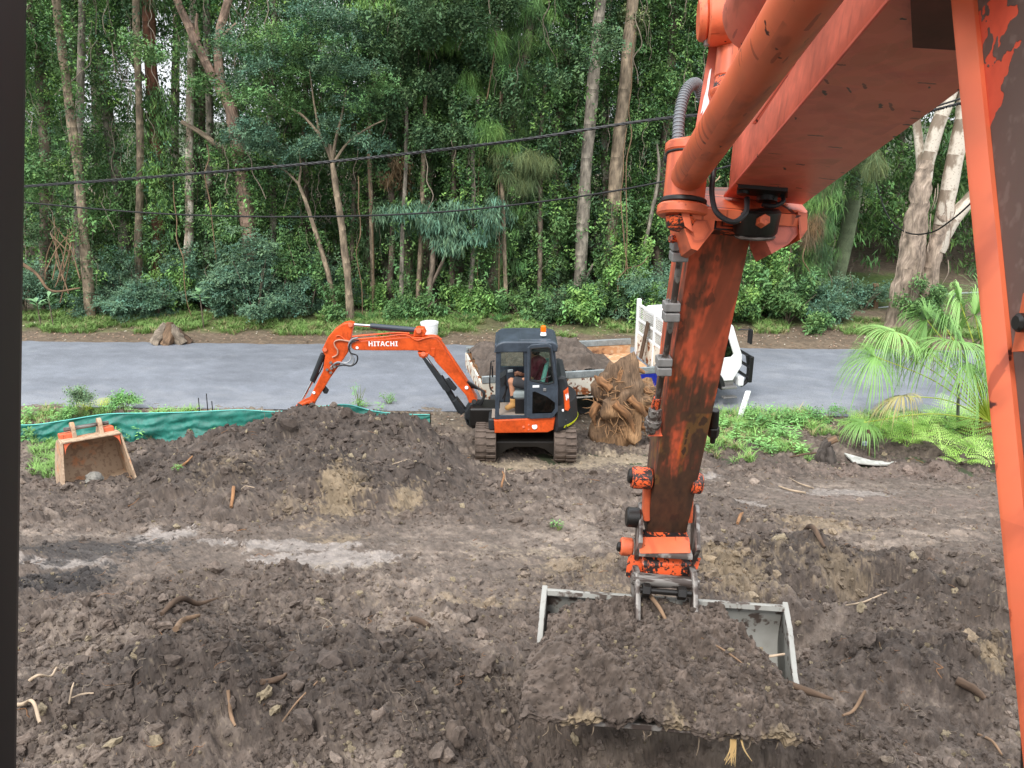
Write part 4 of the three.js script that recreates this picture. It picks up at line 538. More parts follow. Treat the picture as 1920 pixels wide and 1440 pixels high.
// ---------------------------------------------------------------- loose narrow bucket on the ground
{
  const p0 = PG(170, 914), g = thing('digging_bucket', 'narrow rusty orange digging bucket standing empty on the soil by the green fence', 'bucket', V(p0.x, p0.y - 0.06, p0.z - 0.2)); g.rotation.order = 'YXZ'; g.rotation.set(-0.2, 0.66, -0.04); g.scale.setScalar(0.94);
  const lp = (n, geo, m, par = g, label) => { const o = new THREE.Mesh(geo, m); o.name = n; o.castShadow = o.receiveShadow = true; par.add(o); if (label) o.userData.label = label; return o; };
  const pr = new THREE.SplineCurve([[0.2, 0.84], [-0.1, 0.88], [-0.38, 0.8], [-0.5, 0.5], [-0.44, 0.2], [-0.2, 0.05], [0.18, 0.0], [0.34, 0.0]].map(([a, b]) => new THREE.Vector2(a, b))).getPoints(28);
  const wAt = (y) => lerp(1.1, 0.88, clamp(y / 0.85)) / 2, inn = pr.map((p, i) => { const q = pr[Math.min(i + 1, 28)], o = pr[Math.max(i - 1, 0)], dx = q.x - o.x, dy = q.y - o.y, l = Math.hypot(dx, dy); return new THREE.Vector2(p.x - dy / l * -0.02, p.y + dx / l * -0.02); });
  const prf = [...pr, ...inn.slice().reverse()];
  const shell = lp('shell', boxUV(loft([-1, 0, 1].map((s) => prf.map((p) => V(s * wAt(p.y), p.y, p.x))), { crease: 0.5 })), M.clayorange);
  for (const s of [-1, 1]) { const sh = new THREE.Shape([...pr, new THREE.Vector2(0.4, 0.02), new THREE.Vector2(0.27, 0.5), new THREE.Vector2(0.22, 0.86)]), eg = new THREE.ExtrudeGeometry(sh, { depth: 0.03, bevelEnabled: false }), P = eg.attributes.position; for (let i = 0; i < P.count; i++) { const a = P.getX(i), b = P.getY(i), c = P.getZ(i); P.setXYZ(i, s * (wAt(b) + c - 0.004), b, a); } eg.computeVertexNormals(); lp('side_plate', boxUV(eg), M.clayorange); }
  lp('top_lip', boxUV(box(0, 0.86, 0.2, 0.9, 0.03, 0.1, 0.01)), M.clayorange);
  lp('cutting_edge', boxUV(box(0, -0.004, 0.33, 1.12, 0.03, 0.14, 0.006)), M.steel);
  lp('corner_fillet', (() => { const sh = new THREE.Shape(); sh.moveTo(0, 0); sh.lineTo(0.16, 0); sh.quadraticCurveTo(0.02, -0.02, 0, -0.2); const a = new THREE.ExtrudeGeometry(sh, { depth: 0.025, bevelEnabled: false }); a.translate(-0.43, 0.85, 0.2); return boxUV(join(a)); })(), M.orange);
  lp('corner_fillet', (() => { const sh = new THREE.Shape(); sh.moveTo(0, 0); sh.lineTo(-0.16, 0); sh.quadraticCurveTo(-0.02, -0.02, 0, -0.2); const a = new THREE.ExtrudeGeometry(sh, { depth: 0.025, bevelEnabled: false }); a.translate(0.43, 0.85, 0.2); return boxUV(a); })(), M.orange);
  for (const x of [-0.2, 0.22]) { const sh = new THREE.Shape(); sh.absarc(0.02, 0.14, 0.1, -0.3, Math.PI * 1.05); sh.lineTo(-0.3, -0.06); sh.lineTo(0.16, -0.06); const e = new THREE.ExtrudeGeometry(sh, { depth: 0.05, bevelEnabled: true, bevelSize: 0.008, bevelThickness: 0.008, bevelSegments: 1 }); e.rotateY(-Math.PI / 2); e.translate(x, 0.9, -0.1); lp('ear', boxUV(e), M.clayorange); }
  lp('pin', cyl(V(-0.36, 1.04, -0.08), V(0.34, 1.04, -0.08), 0.035, 0.035, 18, 0.005), M.steel);
  lp('ear_plate', boxUV(box(-0.34, 0.93, -0.12, 0.2, 0.1, 0.25, 0.02)), M.orange); lp('ear_plate', boxUV(box(0.3, 0.93, -0.12, 0.2, 0.1, 0.25, 0.02)), M.orange);
  const rk = PG(172, 914); const bg = blobGeo(3, 0.3); bg.scale(0.14, 0.15, 0.14); bg.translate(rk.x, rk.y + 0.1, rk.z - 0.1); single('rock', bg, M.stone, 'pale grey rock lying in the mouth of the rusty bucket', 'rock');
}
// ---------------------------------------------------------------- compact orange excavator by the road
const z1 = (X, Y) => [840 + X / 5.142, 600 + Y / 5.142], z2 = (X, Y) => [540 + X / 5.053, 580 + Y / 5.053];
{
  const DN = 14.5, DB = 15.4, gnd = PG(985, 868), ex = thing('compact_excavator', 'compact orange excavator with dark grey cab working on the soil heap', 'excavator', V(0.28, gnd.y - 0.02, -15.3));
  const S1 = (pts) => pts.map(([a, b]) => z1(a, b)), S2 = (pts) => pts.map(([a, b]) => z2(a, b)), W1 = (X, Y, D) => PZ(...z1(X, Y), D), W2 = (X, Y, D = DB) => PZ(...z2(X, Y), D);
  const y0 = gnd.y - 0.02, xl = PZ(890.5, 868, 14.4).x, xr = PZ(1081, 868, 14.4).x;
  // tracks, seen end on
  for (const [a, b] of [[890.5, 930], [1039, 1081]]) {
    const x0 = PZ(a, 868, 14.4).x, x1 = PZ(b, 868, 14.4).x, w = x1 - x0, R = 0.31, L = 0.62, sh = new THREE.Shape(), n = 36, lugs = [];
    sh.absarc(-L, 0, R, Math.PI / 2, Math.PI * 1.5); sh.absarc(L, 0, R, -Math.PI / 2, Math.PI / 2);
    const g = new THREE.ExtrudeGeometry(sh, { depth: w - 0.03, bevelEnabled: true, bevelSize: 0.015, bevelThickness: 0.015, bevelSegments: 2, curveSegments: 14 }); g.rotateY(Math.PI / 2); g.translate(x0 + 0.015, y0 + R, -15.33);
    const track = part('track', boxUV(g), M.trackrubber, ex);
    const per = 2 * Math.PI * R + 4 * L;
    for (let i = 0; i < n; i++) { let s = i / n * per, p, q; if (s < 2 * L) { p = [-L + s, R]; q = 0; } else if ((s -= 2 * L) < Math.PI * R) { const t = Math.PI / 2 - s / R; p = [L + Math.cos(t) * R, Math.sin(t) * R]; q = t - Math.PI / 2; } else if ((s -= Math.PI * R) < 2 * L) { p = [L - s, -R]; q = Math.PI; } else { s -= 2 * L; const t = -Math.PI / 2 - s / R; p = [-L + Math.cos(t) * R, Math.sin(t) * R]; q = t - Math.PI / 2; }
      for (const k of [0, 1]) { const l = boxUV(new THREE.BoxGeometry(w * 0.46, 0.03, 0.05)); l.translate(0, 0.022, 0); l.rotateX(-q); l.translate(x0 + w * (0.26 + 0.49 * k), y0 + R + p[1], -15.33 - p[0] * -1 + (k ? 0.03 : 0)); lugs.push(l); } }
    part('lugs', join(lugs), M.trackrubber, track);
    
  }
  const arch = part('undercarriage', slab(S1([[450, 1100], [1040, 1100], [1040, 1300], [1000, 1230], [930, 1175], [850, 1150], [640, 1150], [560, 1180], [500, 1235], [455, 1300]]), 14.95, 0.8), M.grease, ex);
  part('slew_ring', cyl(V(0.28, y0 + 0.5, -15.3), V(0.28, y0 + 0.66, -15.3), 0.42, 0.42, 30), M.grease, ex);
  { const b0 = W1(300, 1290, 16.3); part('dozer_blade', boxUV(box(0.28, y0 + 0.22, -16.55, xr - xl, 0.36, 0.07, 0.02)), M.orange, ex); for (const x of [-0.1, 0.7]) part('blade_arm', boxUV(box(x, y0 + 0.25, -16.1, 0.08, 0.1, 0.9)), M.grease, ex); }
  // house: orange skirt, floor, counterweight, hood
  const sk = part('skirt', slab(S1([[442, 968], [1036, 940], [1016, 1060], [960, 1085], [450, 1092]]), DN, 0.1, { back: true, bevel: 0.018 }), M.compact, ex);
  part('skirt_badge', join(cyl(W1(835, 1028, DN - 0.012), W1(835, 1028, DN + 0.01), 0.05, 0.05, 20)).scale(1, 1, 1), M.whitepaint, sk);
  for (const [x, y, r] of [[728, 1030, 0.022], [778, 1010, 0.016], [778, 1056, 0.016]]) part('skirt_latch', cyl(W1(x, y, DN - 0.012), W1(x, y, DN + 0.01), r, r, 14), M.orange, sk);
  const fy = W1(500, 965, DN).y; part('deck', boxUV(box(0.3, fy - 0.12, -15.32, 1.5, 0.22, 1.5, 0.03)), M.darkgrey, ex);
  const cwp = (r, a0, a1, y, n = 20) => { const o = []; for (let i = 0; i <= n; i++) { const a = lerp(a0, a1, i / n); o.push(V(0.28 + Math.cos(a) * r, y, -15.28 - Math.sin(a) * r)); } return o; };
  const cwTop = W1(1100, 830, DN).y, cwBot = W1(1060, 1075, DN).y, cw = (ra, rb, ya, yb) => { const A = cwp(ra, -0.95, 0.95, ya), B = cwp(rb, -0.95, 0.95, yb), iA = cwp(0.45, -0.95, 0.95, ya).reverse(), iB = cwp(0.45, -0.95, 0.95, yb).reverse(); return loft([[...B, ...iB], [...A, ...iA]], { crease: 0.5 }); };
  const c1 = part('counterweight', cw(0.99, 1.03, cwTop, cwBot + 0.1), M.darkgrey, ex); part('counterweight_foot', cw(1.03, 0.98, cwBot + 0.098, cwBot), M.darkgrey, c1);
  { const A = cwp(1.036, -0.78, 0.1, cwBot + 0.1), B = cwp(1.02, -0.78, 0.1, cwBot + 0.05), rings = A.map((p, i) => [p, B[i], B[i].clone().add(V(-0.02, 0, 0)), p.clone().add(V(-0.02, 0, 0))]); part('warning_stripe', loft(rings), M.yellow, c1, 'yellow stripe round the counterweight'); }
  part('hood', slab(S1([[1040, 560], [1095, 540], [1140, 555], [1160, 640], [1165, 860], [1100, 930], [1040, 950]]), 14.62, 1.25, { back: true, bevel: 0.05 }), M.darkgrey, ex);
  const hp = part('hood_panel', slab(S1([[1113, 690], [1160, 655], [1178, 850], [1160, 880], [1122, 872]]), 14.58, 1.1, { back: true, bevel: 0.02 }), M.compact, ex);
  part('panel_mark', slab(S1([[1132, 720], [1142, 712], [1146, 740], [1156, 700], [1166, 740], [1158, 765], [1150, 745], [1146, 778], [1138, 770]]), 14.565, 0.012, { back: true, bevel: 0 }), M.whitepaint, hp, 'white lettering on orange hood panel');
  part('marker_light', boxUV(box(W1(1105, 872, 14.55).x, W1(1105, 872, 14.55).y, -14.55, 0.05, 0.05, 0.03)), M.whitepaint, c1);
  // cab: near side with open doorway, far side, roof, posts
  const outline = [[452, 960], [462, 300], [475, 235], [510, 212], [720, 205], [990, 212], [1030, 235], [1045, 420], [1062, 700], [1060, 940], [745, 965]];
  const doorway = [[486, 930], [500, 290], [525, 262], [740, 258], [742, 930]], sideWin = [[790, 580], [800, 275], [960, 262], [985, 275], [1020, 600], [960, 620]], sideLow = [[806, 700], [840, 690], [960, 740], [1040, 800], [1040, 860], [1000, 905], [806, 915]];
  const cabN = part('cab_frame', slab(S1(outline), DN + 0.03, 0.055, { holes: [S1(doorway), S1(sideWin), S1(sideLow)], back: true, bevel: 0.012 }), M.cab, ex);
  const shift = (geo) => { geo.translate(0, 0, -0.98); return geo; };
  part('far_side_frame', shift(slab(S1(outline), DN + 0.03, 0.05, { holes: [S1([[500, 600], [500, 290], [525, 262], [735, 258], [738, 600]]), S1(sideWin)], back: true, bevel: 0.01 })), M.cab, cabN);
  part('far_pane', shift(slab(S1([[498, 602], [498, 288], [525, 260], [740, 256], [740, 602]]), DN + 0.05, 0.006, { back: true, bevel: 0 })), M.glass, cabN);
  part('far_pane', shift(slab(S1(sideWin), DN + 0.05, 0.006, { back: true, bevel: 0 })), M.glass, cabN);
  const rA = W1(472, 232, DN), rB = W1(1032, 215, DN), ry = W1(700, 205, DN).y - 0.1;
  const rf = part('cab_roof', (() => { const sh = new THREE.Shape(); const x0 = rA.x - 0.02, x1 = rB.x + 0.02; sh.moveTo(x0, ry - 0.1); sh.lineTo(x0 + 0.02, ry - 0.02); sh.quadraticCurveTo(x0 + 0.06, ry + 0.05, x0 + 0.18, ry + 0.06); sh.lineTo(x1 - 0.1, ry + 0.06); sh.quadraticCurveTo(x1, ry + 0.05, x1 + 0.01, ry - 0.02); sh.lineTo(x1, ry - 0.08); const e = new THREE.ExtrudeGeometry(sh, { depth: 0.96, bevelEnabled: true, bevelSize: 0.03, bevelThickness: 0.04, bevelSegments: 4 }); e.translate(0, 0, -DN - 1.0); return boxUV(e); })(), M.cab, ex);
  part('roof_panel', boxUV(box(lerp(rA.x, rB.x, 0.66), ry + 0.085, -DN - 0.52, 0.6, 0.03, 0.8, 0.015)), M.cab, rf);
  part('rear_window_frame', boxUV(box(rB.x + 0.0, (ry + fy) / 2 + 0.3, -DN - 0.52, 0.05, 0.12, 0.95)), M.cab, cabN);
  for (const Y of [262, 955]) part('front_bar', boxUV(box(W1(466, Y, DN).x, W1(466, Y, DN).y, -DN - 0.52, 0.06, 0.07, 0.95)), M.cab, cabN);
  part('rear_wall', boxUV(box(W1(1045, 780, DN).x - 0.02, (W1(0, 620, DN).y + fy) / 2, -DN - 0.52, 0.05, W1(0, 620, DN).y - fy, 0.94)), M.cab, cabN);
  part('rear_pane', boxUV(new THREE.BoxGeometry(0.006, 0.62, 0.88)).translate(W1(1030, 420, DN).x - 0.01, W1(0, 420, DN).y, -DN - 0.52), M.glass, cabN);
  // the door, folded back along the side
  const door = part('door', slab(S1([[758, 940], [764, 270], [800, 240], [960, 226], [1000, 250], [1030, 420], [1062, 640], [1060, 880], [1005, 945], [800, 955]]), DN - 0.05, 0.045, { holes: [S1(sideWin), S1([[806, 908], [808, 690], [838, 682], [960, 735], [1038, 795], [1036, 855], [1002, 903]])], back: true, bevel: 0.012 }), M.cab, ex);
  part('door_pane', slab(S1([[788, 585], [798, 272], [962, 258], [988, 272], [1024, 604], [960, 624]]), DN - 0.025, 0.006, { back: true, bevel: 0 }), M.glass, door);
  part('lower_pane', slab(S1([[804, 912], [806, 686], [838, 678], [962, 733], [1042, 795], [1040, 858], [1004, 908]]), DN - 0.025, 0.006, { back: true, bevel: 0 }), M.tint, door);
  part('rubber_seal', (() => { const pts = S1([[790, 580], [800, 275], [960, 262], [985, 275], [1020, 600], [960, 620]]).map(([a, b]) => PZ(a, b, DN - 0.055)); return join(pts.map((p, i) => cyl(p, pts[(i + 1) % pts.length], 0.012, 0.012, 6))); })(), M.rubber, door);
  part('door_latch', boxUV(box(W1(932, 672, DN - 0.06).x, W1(932, 672, DN - 0.06).y, -DN + 0.06, 0.06, 0.06, 0.02)), M.alloy, door);
  part('door_sticker', slab(S1([[816, 630], [880, 628], [880, 650], [816, 652]]), DN - 0.054, 0.004, { back: true, bevel: 0 }), M.whitepaint, door);
  part('window_wiper', cyl(W1(860, 590, DN - 0.07), W1(990, 540, DN - 0.07), 0.008, 0.008, 6), M.black, door);
  part('orange_inner_panel', slab(S1([[908, 900], [955, 760], [1035, 805], [1030, 860], [995, 900]]), DN + 0.12, 0.03, { back: true, bevel: 0 }), M.compact, ex);
  part('inner_label', slab(S1([[838, 775], [900, 768], [902, 795], [840, 802]]), DN + 0.1, 0.01, { back: true, bevel: 0 }), std(0xd8452a, 0.6), ex);
  part('inner_wall', slab(S1([[760, 940], [770, 690], [1050, 700], [1050, 940]]), DN + 0.16, 0.04, { back: true, bevel: 0 }), M.darkgrey, ex);
  part('grab_rail', taper([W1(446, 395, DN), W1(418, 402, DN - 0.05), W1(412, 440, DN - 0.05), W1(408, 660, DN - 0.05), W1(438, 692, DN)], [0.013], 8, 30), M.black, ex);
  part('mirror', boxUV(box(W1(428, 480, DN).x, W1(428, 500, DN).y, -DN - 0.02, 0.03, 0.2, 0.1, 0.015)), M.black, ex);
  // beacon
  const bc = W1(919, 140, DN + 0.3); part('beacon_base', cyl(bc.clone().add(V(0, -0.02, 0)), bc.clone().add(V(0, 0.05, 0)), 0.06, 0.05, 18, 0.01), M.whitepaint, rf);
  part('beacon', cyl(bc.clone().add(V(0, 0.05, 0)), bc.clone().add(V(0, 0.17, 0)), 0.055, 0.05, 20, 0.015), new THREE.MeshPhysicalMaterial({ color: 0xff8a10, roughness: 0.15, transmission: 0.35, thickness: 0 }), rf, 'amber warning beacon');
  // inside
  const seat = part('seat', boxUV(box(W1(700, 680, 15).x + 0.1, W1(700, 690, 15).y, -15.0, 0.5, 0.16, 0.5, 0.06)), std(0x8d9696, 0.8), ex);
  part('seat_back', loft([rrect(W1(890, 640, 15), V(0, 0, 1), V(0.9, 0.3, 0), 0.46, 0.12, 0.05), rrect(W1(950, 400, 15), V(0, 0, 1), V(0.9, 0.3, 0), 0.42, 0.1, 0.04)]), std(0x9fd6cf, 0.8), seat, 'pale turquoise towel over the seat back');
  part('seat_box', boxUV(box(W1(700, 840, 15).x + 0.1, W1(700, 830, 15).y, -15.0, 0.42, 0.5, 0.5, 0.03)), M.black, seat);
  part('console', loft([rrect(W1(540, 610, 15.1), V(0, 0, 1), V(1, 0.6, 0).normalize(), 0.35, 0.12, 0.03), rrect(W1(530, 520, 15.1), V(0, 0, 1), V(1, 0.6, 0).normalize(), 0.35, 0.14, 0.03)]), M.darkgrey, ex);
  part('monitor', slab(S1([[575, 478], [626, 474], [626, 502], [577, 506]]), 15.2, 0.03), std(0xc9d2d4, 0.4), ex);
  part('control_lever', taper([W1(540, 790, 14.9), W1(560, 640, 14.9), W1(545, 600, 14.9)], [0.014], 8, 10), M.black, ex); part('control_lever', taper([W1(525, 760, 15.2), W1(575, 640, 15.2)], [0.014, 0.014], 8, 8), M.black, ex);
  part('floor_mat', boxUV(box(W1(610, 900, 15).x, fy + 0.02, -15.0, 0.75, 0.03, 0.85, 0.01)), std(0x8f8377, 0.9), ex);
  // boom, dipper and rams
  const post = part('swing_post', slab(S1([[165, 860], [215, 780], [255, 765], [300, 800], [300, 860], [275, 885], [240, 890], [215, 930], [225, 980], [290, 990], [300, 1010], [240, 1022], [185, 985], [160, 920]]), 15.4, 0.34, { bevel: 0.03 }), M.darkgrey, ex);
  part('swing_bracket', boxUV(box((W1(280, 930, 15.4).x + W1(450, 930, 15.4).x) / 2, W1(300, 900, 15.3).y, -15.32, 0.62, 0.4, 0.6, 0.05)), M.grease, ex);
  part('front_hoses', join([0, 1, 2, 3, 4, 5].map((i) => taper([W2(1700 - i * 4, 680 + i * 9, 15.3 + i * 0.03), W2(1790 + i * 6, 735 + i * 5, 15.25), W2(1850 + i * 3, 790, 15.2), W2(1845, 850 + i * 4, 15.2), W2(1800 + i * 5, 900 + i * 3, 15.25)], [0.02], 7, 18))), M.hose, ex);
  const boom = part('boom', slab(S2([[606, 300], [650, 288], [1130, 246], [1410, 256], [1442, 292], [1520, 405], [1650, 598], [1740, 738], [1795, 850], [1760, 885], [1718, 868], [1690, 800], [1560, 650], [1402, 480], [1385, 447], [1300, 382], [1180, 376], [860, 376], [640, 372], [610, 350]]), DB, 0.24, { bevel: 0.016 }), M.compact, ex);
  part('boom_band', slab(S2([[1356, 370], [1392, 370], [1390, 446], [1362, 446]]), DB - 0.13, 0.02, { bevel: 0.004 }), M.compact, boom);
  part('boom_ear', slab(S2([[1235, 392], [1250, 432], [1290, 450], [1330, 430], [1340, 395]]), DB, 0.28, { bevel: 0.02 }), M.compact, boom);
  part('boom_ear', slab(S2([[1195, 220], [1205, 178], [1240, 165], [1290, 172], [1310, 215], [1290, 245], [1200, 245]]), DB, 0.22, { bevel: 0.02 }), M.compact, boom);
  const dot = (X, Y, r, m, par, D = DB - 0.145) => part('pin', cyl(W2(X, Y, D - 0.012), W2(X, Y, D + 0.29), r, r, 18, 0.006), m, par);
  dot(1238, 207, 0.05, M.orange, boom); dot(1282, 425, 0.05, M.orange, boom); dot(655, 365, 0.028, M.whitepaint, boom, DB - 0.125); dot(1692, 742, 0.035, M.whitepaint, boom, DB - 0.125); dot(1765, 875, 0.05, M.grease, post, DB - 0.18);
  const arm = part('dipper_arm', slab(S2([[628, 128], [600, 260], [575, 400], [480, 540], [400, 650], [345, 745], [270, 862], [235, 935], [185, 935], [215, 820], [340, 570], [360, 430], [330, 375], [390, 250], [450, 180], [530, 126], [590, 114]]), DB, 0.19, { bevel: 0.016 }), M.compact, ex);
  dot(590, 150, 0.045, M.orange, arm, DB - 0.12); dot(350, 385, 0.04, M.orange, arm, DB - 0.12); dot(245, 790, 0.03, M.whitepaint, arm, DB - 0.1);
  part('rubber_stop', slab(S2([[330, 760], [345, 725], [385, 770], [375, 793], [345, 790]]), DB, 0.12), M.rubber, arm);
  const ram = (nm, a, b, r0, c, r1, m) => { const p = part(nm, cyl(W2(...a), W2(...b), r0, r0, 18, 0.01), m, ex); part('ram_rod', cyl(W2(...b), W2(...c), r1, r1, 14), M.chrome, p); return p; };
  const ac1 = ram('arm_ram', [1215, 195], [780, 156], 0.052, [600, 142], 0.026, M.cab); part('ram_pipe', taper([W2(1200, 215), W2(1050, 205), W2(900, 195), W2(800, 178)], [0.014], 6, 12), M.cab, ac1);
  const bc1 = ram('boom_ram', [1640, 975], [1440, 635], 0.062, [1285, 430], 0.03, M.darkgrey); part('ram_guard', slab(S2([[1262, 450], [1292, 444], [1460, 640], [1545, 760], [1520, 790], [1470, 760]]), DB - 0.12, 0.03), M.darkgrey, bc1); part('ram_guard', slab(S2([[1490, 665], [1525, 650], [1600, 745], [1575, 770], [1545, 750]]), DB - 0.1, 0.1), M.darkgrey, bc1); part('ram_boot', slab(S2([[1560, 860], [1600, 830], [1690, 950], [1640, 990]]), DB, 0.2, { bevel: 0.02 }), M.darkgrey, bc1);
  const kc = ram('bucket_ram', [335, 420], [230, 680], 0.055, [140, 850], 0.026, M.darkgrey); part('ram_pipe', taper([W2(350, 440), W2(330, 540), W2(270, 650), W2(245, 700)], [0.014], 6, 12), M.darkgrey, kc);
  part('link_bar', slab(S2([[80, 905], [120, 880], [220, 838], [252, 850], [250, 885], [205, 872], [130, 905], [100, 935], [82, 930]]), DB, 0.3, { bevel: 0.015 }), M.compact, arm); part('link_bar', slab(S2([[100, 925], [130, 912], [152, 1000], [122, 1005]]), DB, 0.2), M.compact, arm);
  part('arm_tip', slab(S2([[160, 880], [235, 900], [225, 960], [160, 990], [150, 940]]), DB, 0.2), M.grease, arm);
  // pipes and hoses on the boom
  const pipeAt = (pts, D, r, m, nm, par) => part(nm, taper(pts.map(([a, b]) => W2(a, b, D)), [r], 8, pts.length * 6), m, par);
  pipeAt([[608, 258], [820, 238], [1040, 222], [1150, 228]], DB - 0.05, 0.016, M.compact, 'oil_pipe', boom); pipeAt([[640, 285], [900, 262], [1125, 244], [1220, 292], [1310, 270], [1405, 262], [1440, 290], [1520, 410], [1600, 540], [1690, 690]], DB - 0.135, 0.014, M.compact, 'oil_pipe', boom); pipeAt([[660, 250], [900, 232], [1100, 232], [1230, 250], [1400, 250], [1455, 285]], DB + 0.05, 0.016, M.compact, 'oil_pipe', boom);
  pipeAt([[660, 268], [600, 290], [575, 350], [600, 430], [625, 480], [600, 525], [540, 515], [470, 500], [420, 530]], DB - 0.14, 0.017, std(0x8b8d90, 0.5), 'hydraulic_hose', arm); pipeAt([[670, 290], [615, 300], [580, 340], [590, 410], [655, 440], [650, 500], [600, 535], [520, 528], [440, 545]], DB - 0.16, 0.016, M.hose, 'hydraulic_hose', arm); pipeAt([[640, 300], [600, 320], [585, 370], [600, 450], [570, 500], [500, 505], [430, 520], [400, 560]], DB - 0.12, 0.014, std(0xa7a9ab, 0.5), 'hydraulic_hose', arm);
  pipeAt([[610, 310], [560, 300], [480, 290], [440, 310], [445, 350], [470, 390], [465, 430], [420, 455]], DB - 0.12, 0.015, std(0xb78a74, 0.5), 'oil_pipe', arm); pipeAt([[455, 255], [490, 250], [540, 285], [585, 300]], DB - 0.11, 0.012, M.compact, 'oil_pipe', arm);
  part('hose_fitting', join([[370, 572], [410, 560], [440, 545], [405, 505], [405, 600]].map(([a, b]) => cyl(W2(a, b, DB - 0.2), W2(a, b, DB - 0.09), 0.03, 0.026, 8))), M.steel, arm);
  { // maker's name: thin raised letters on the near flank
    const font = await new FontLoader().loadAsync('fonts/droid/droid_sans_bold.typeface.json'), a = W2(765, 350, DB - 0.125), b = W2(1040, 350, DB - 0.125), h = W2(765, 303, DB - 0.125).y - a.y;
    const g = new TextGeometry('HITACHI', { font, size: 1, depth: 0.02, curveSegments: 4, bevelEnabled: false }); g.computeBoundingBox(); const q = g.boundingBox; g.translate(-q.min.x, -q.min.y, 0); g.scale((b.x - a.x) / (q.max.x - q.min.x), h / (q.max.y - q.min.y), 0.25); g.translate(a.x, a.y, -DB + 0.1185); part('maker_name', g, M.whitepaint, boom, 'white maker lettering on boom flank');
  }
  // operator
  const J = (X, Y, D) => W1(X, Y, D), op = thing('person', 'person in maroon shirt, dark shorts and tan boots seated at the compact excavator levers', 'person', W1(700, 890, 15));
  const hip = J(880, 640, 15), hipN = J(880, 640, 14.86), hipF = J(880, 640, 15.14), chest = J(868, 440, 15), neck = J(850, 375, 15), head = J(832, 325, 15), shN = J(865, 400, 14.8), shF = J(865, 400, 15.2), elN = J(800, 560, 14.74), elF = J(795, 550, 15.28), haN = J(690, 580, 14.86), haF = J(700, 520, 15.2), knN = J(612, 590, 14.84), knF = J(622, 590, 15.15), anN = J(628, 790, 14.84), anF = J(640, 785, 15.15), toN = J(575, 845, 14.84), toF = J(585, 842, 15.15);
  const skin = std(0xc08a6c, 0.7), B = [[hip, chest, 0.14, 0.16], [chest, neck, 0.13, 0.06], [neck, head, 0.055, 0.06], [head, head.clone().add(V(0, 0.03, 0)), 0.085, 0.09], [head.clone().add(V(-0.05, -0.05, 0)), head.clone().add(V(-0.03, 0.02, 0)), 0.06, 0.07], [head.clone().add(V(-0.1, -0.015, 0)), head.clone().add(V(-0.085, 0.02, 0)), 0.016, 0.01], [shN, elN, 0.06, 0.045], [elN, haN, 0.044, 0.03], [shF, elF, 0.06, 0.045], [elF, haF, 0.044, 0.03], [hipN, knN, 0.095, 0.065], [hipF, knF, 0.095, 0.065], [knN, anN, 0.06, 0.04], [knF, anF, 0.06, 0.04], [anN, toN, 0.045, 0.04], [anF, toF, 0.045, 0.04], [shN, shF, 0.07, 0.07]];
  for (const h of [haN, haF]) { const s = h === haN ? 1 : -1; B.push([h, h.clone().add(V(-0.05, 0.01, 0)), 0.034, 0.03]); for (let i = 0; i < 4; i++) { const b0 = h.clone().add(V(-0.07, 0.025 - i * 0.02, 0.012 * s)), b1 = b0.clone().add(V(-0.03, -0.002, 0.012 * s)), b2 = b1.clone().add(V(0.008, -0.006, 0.024 * s)); B.push([b0, b1, 0.011, 0.01], [b1, b2, 0.01, 0.009]); } B.push([h.clone().add(V(-0.03, 0.03, 0)), h.clone().add(V(-0.065, 0.055, 0.012 * s)), 0.012, 0.01]); }
  const body = part('body', sdfMesh(B, 0.03, 0.014), skin, op);
  part('shirt', sdfMesh([[hip.clone().add(V(0, 0.02, 0)), chest, 0.175, 0.19], [chest, neck, 0.16, 0.09], [shN, shF, 0.1, 0.1], [shN, mid(shN, elN, 0.75), 0.09, 0.075], [shF, mid(shF, elF, 0.75), 0.09, 0.075]], 0.05, 0.016), std(0x7c2238, 0.9), op, 'maroon shirt');
  part('shorts', sdfMesh([[hip, hip.clone().add(V(0, 0.1, 0)), 0.16, 0.15], [hipN, mid(hipN, knN, 0.82), 0.12, 0.105], [hipF, mid(hipF, knF, 0.82), 0.12, 0.105]], 0.04, 0.016), std(0x3a3a3d, 0.9), op);
  part('boot', sdfMesh([[anN.clone().add(V(0, 0.05, 0)), anN.clone().add(V(0.01, -0.06, 0)), 0.062, 0.062], [anN.clone().add(V(0, -0.05, 0)), toN, 0.06, 0.055]], 0.03, 0.012), std(0xb3874f, 0.9), op); part('boot', sdfMesh([[anF.clone().add(V(0, 0.05, 0)), anF.clone().add(V(0.01, -0.06, 0)), 0.062, 0.062], [anF.clone().add(V(0, -0.05, 0)), toF, 0.06, 0.055]], 0.03, 0.012), std(0xb3874f, 0.9), op);
  part('sock', sdfMesh([[anN.clone().add(V(0, 0.07, 0)), anN.clone().add(V(0, 0.12, 0)), 0.055, 0.055]], 0.02, 0.012), std(0x202024, 0.9), op);
  part('cap', sdfMesh([[head.clone().add(V(0.01, 0.05, 0)), head.clone().add(V(0.005, 0.07, 0)), 0.1, 0.09], [head.clone().add(V(-0.08, 0.05, -0.03)), head.clone().add(V(-0.15, 0.035, -0.03)), 0.022, 0.012], [head.clone().add(V(-0.08, 0.05, 0.03)), head.clone().add(V(-0.15, 0.035, 0.03)), 0.022, 0.012]], 0.03, 0.012), std(0x1d2326, 0.9), op, 'dark cap');
}

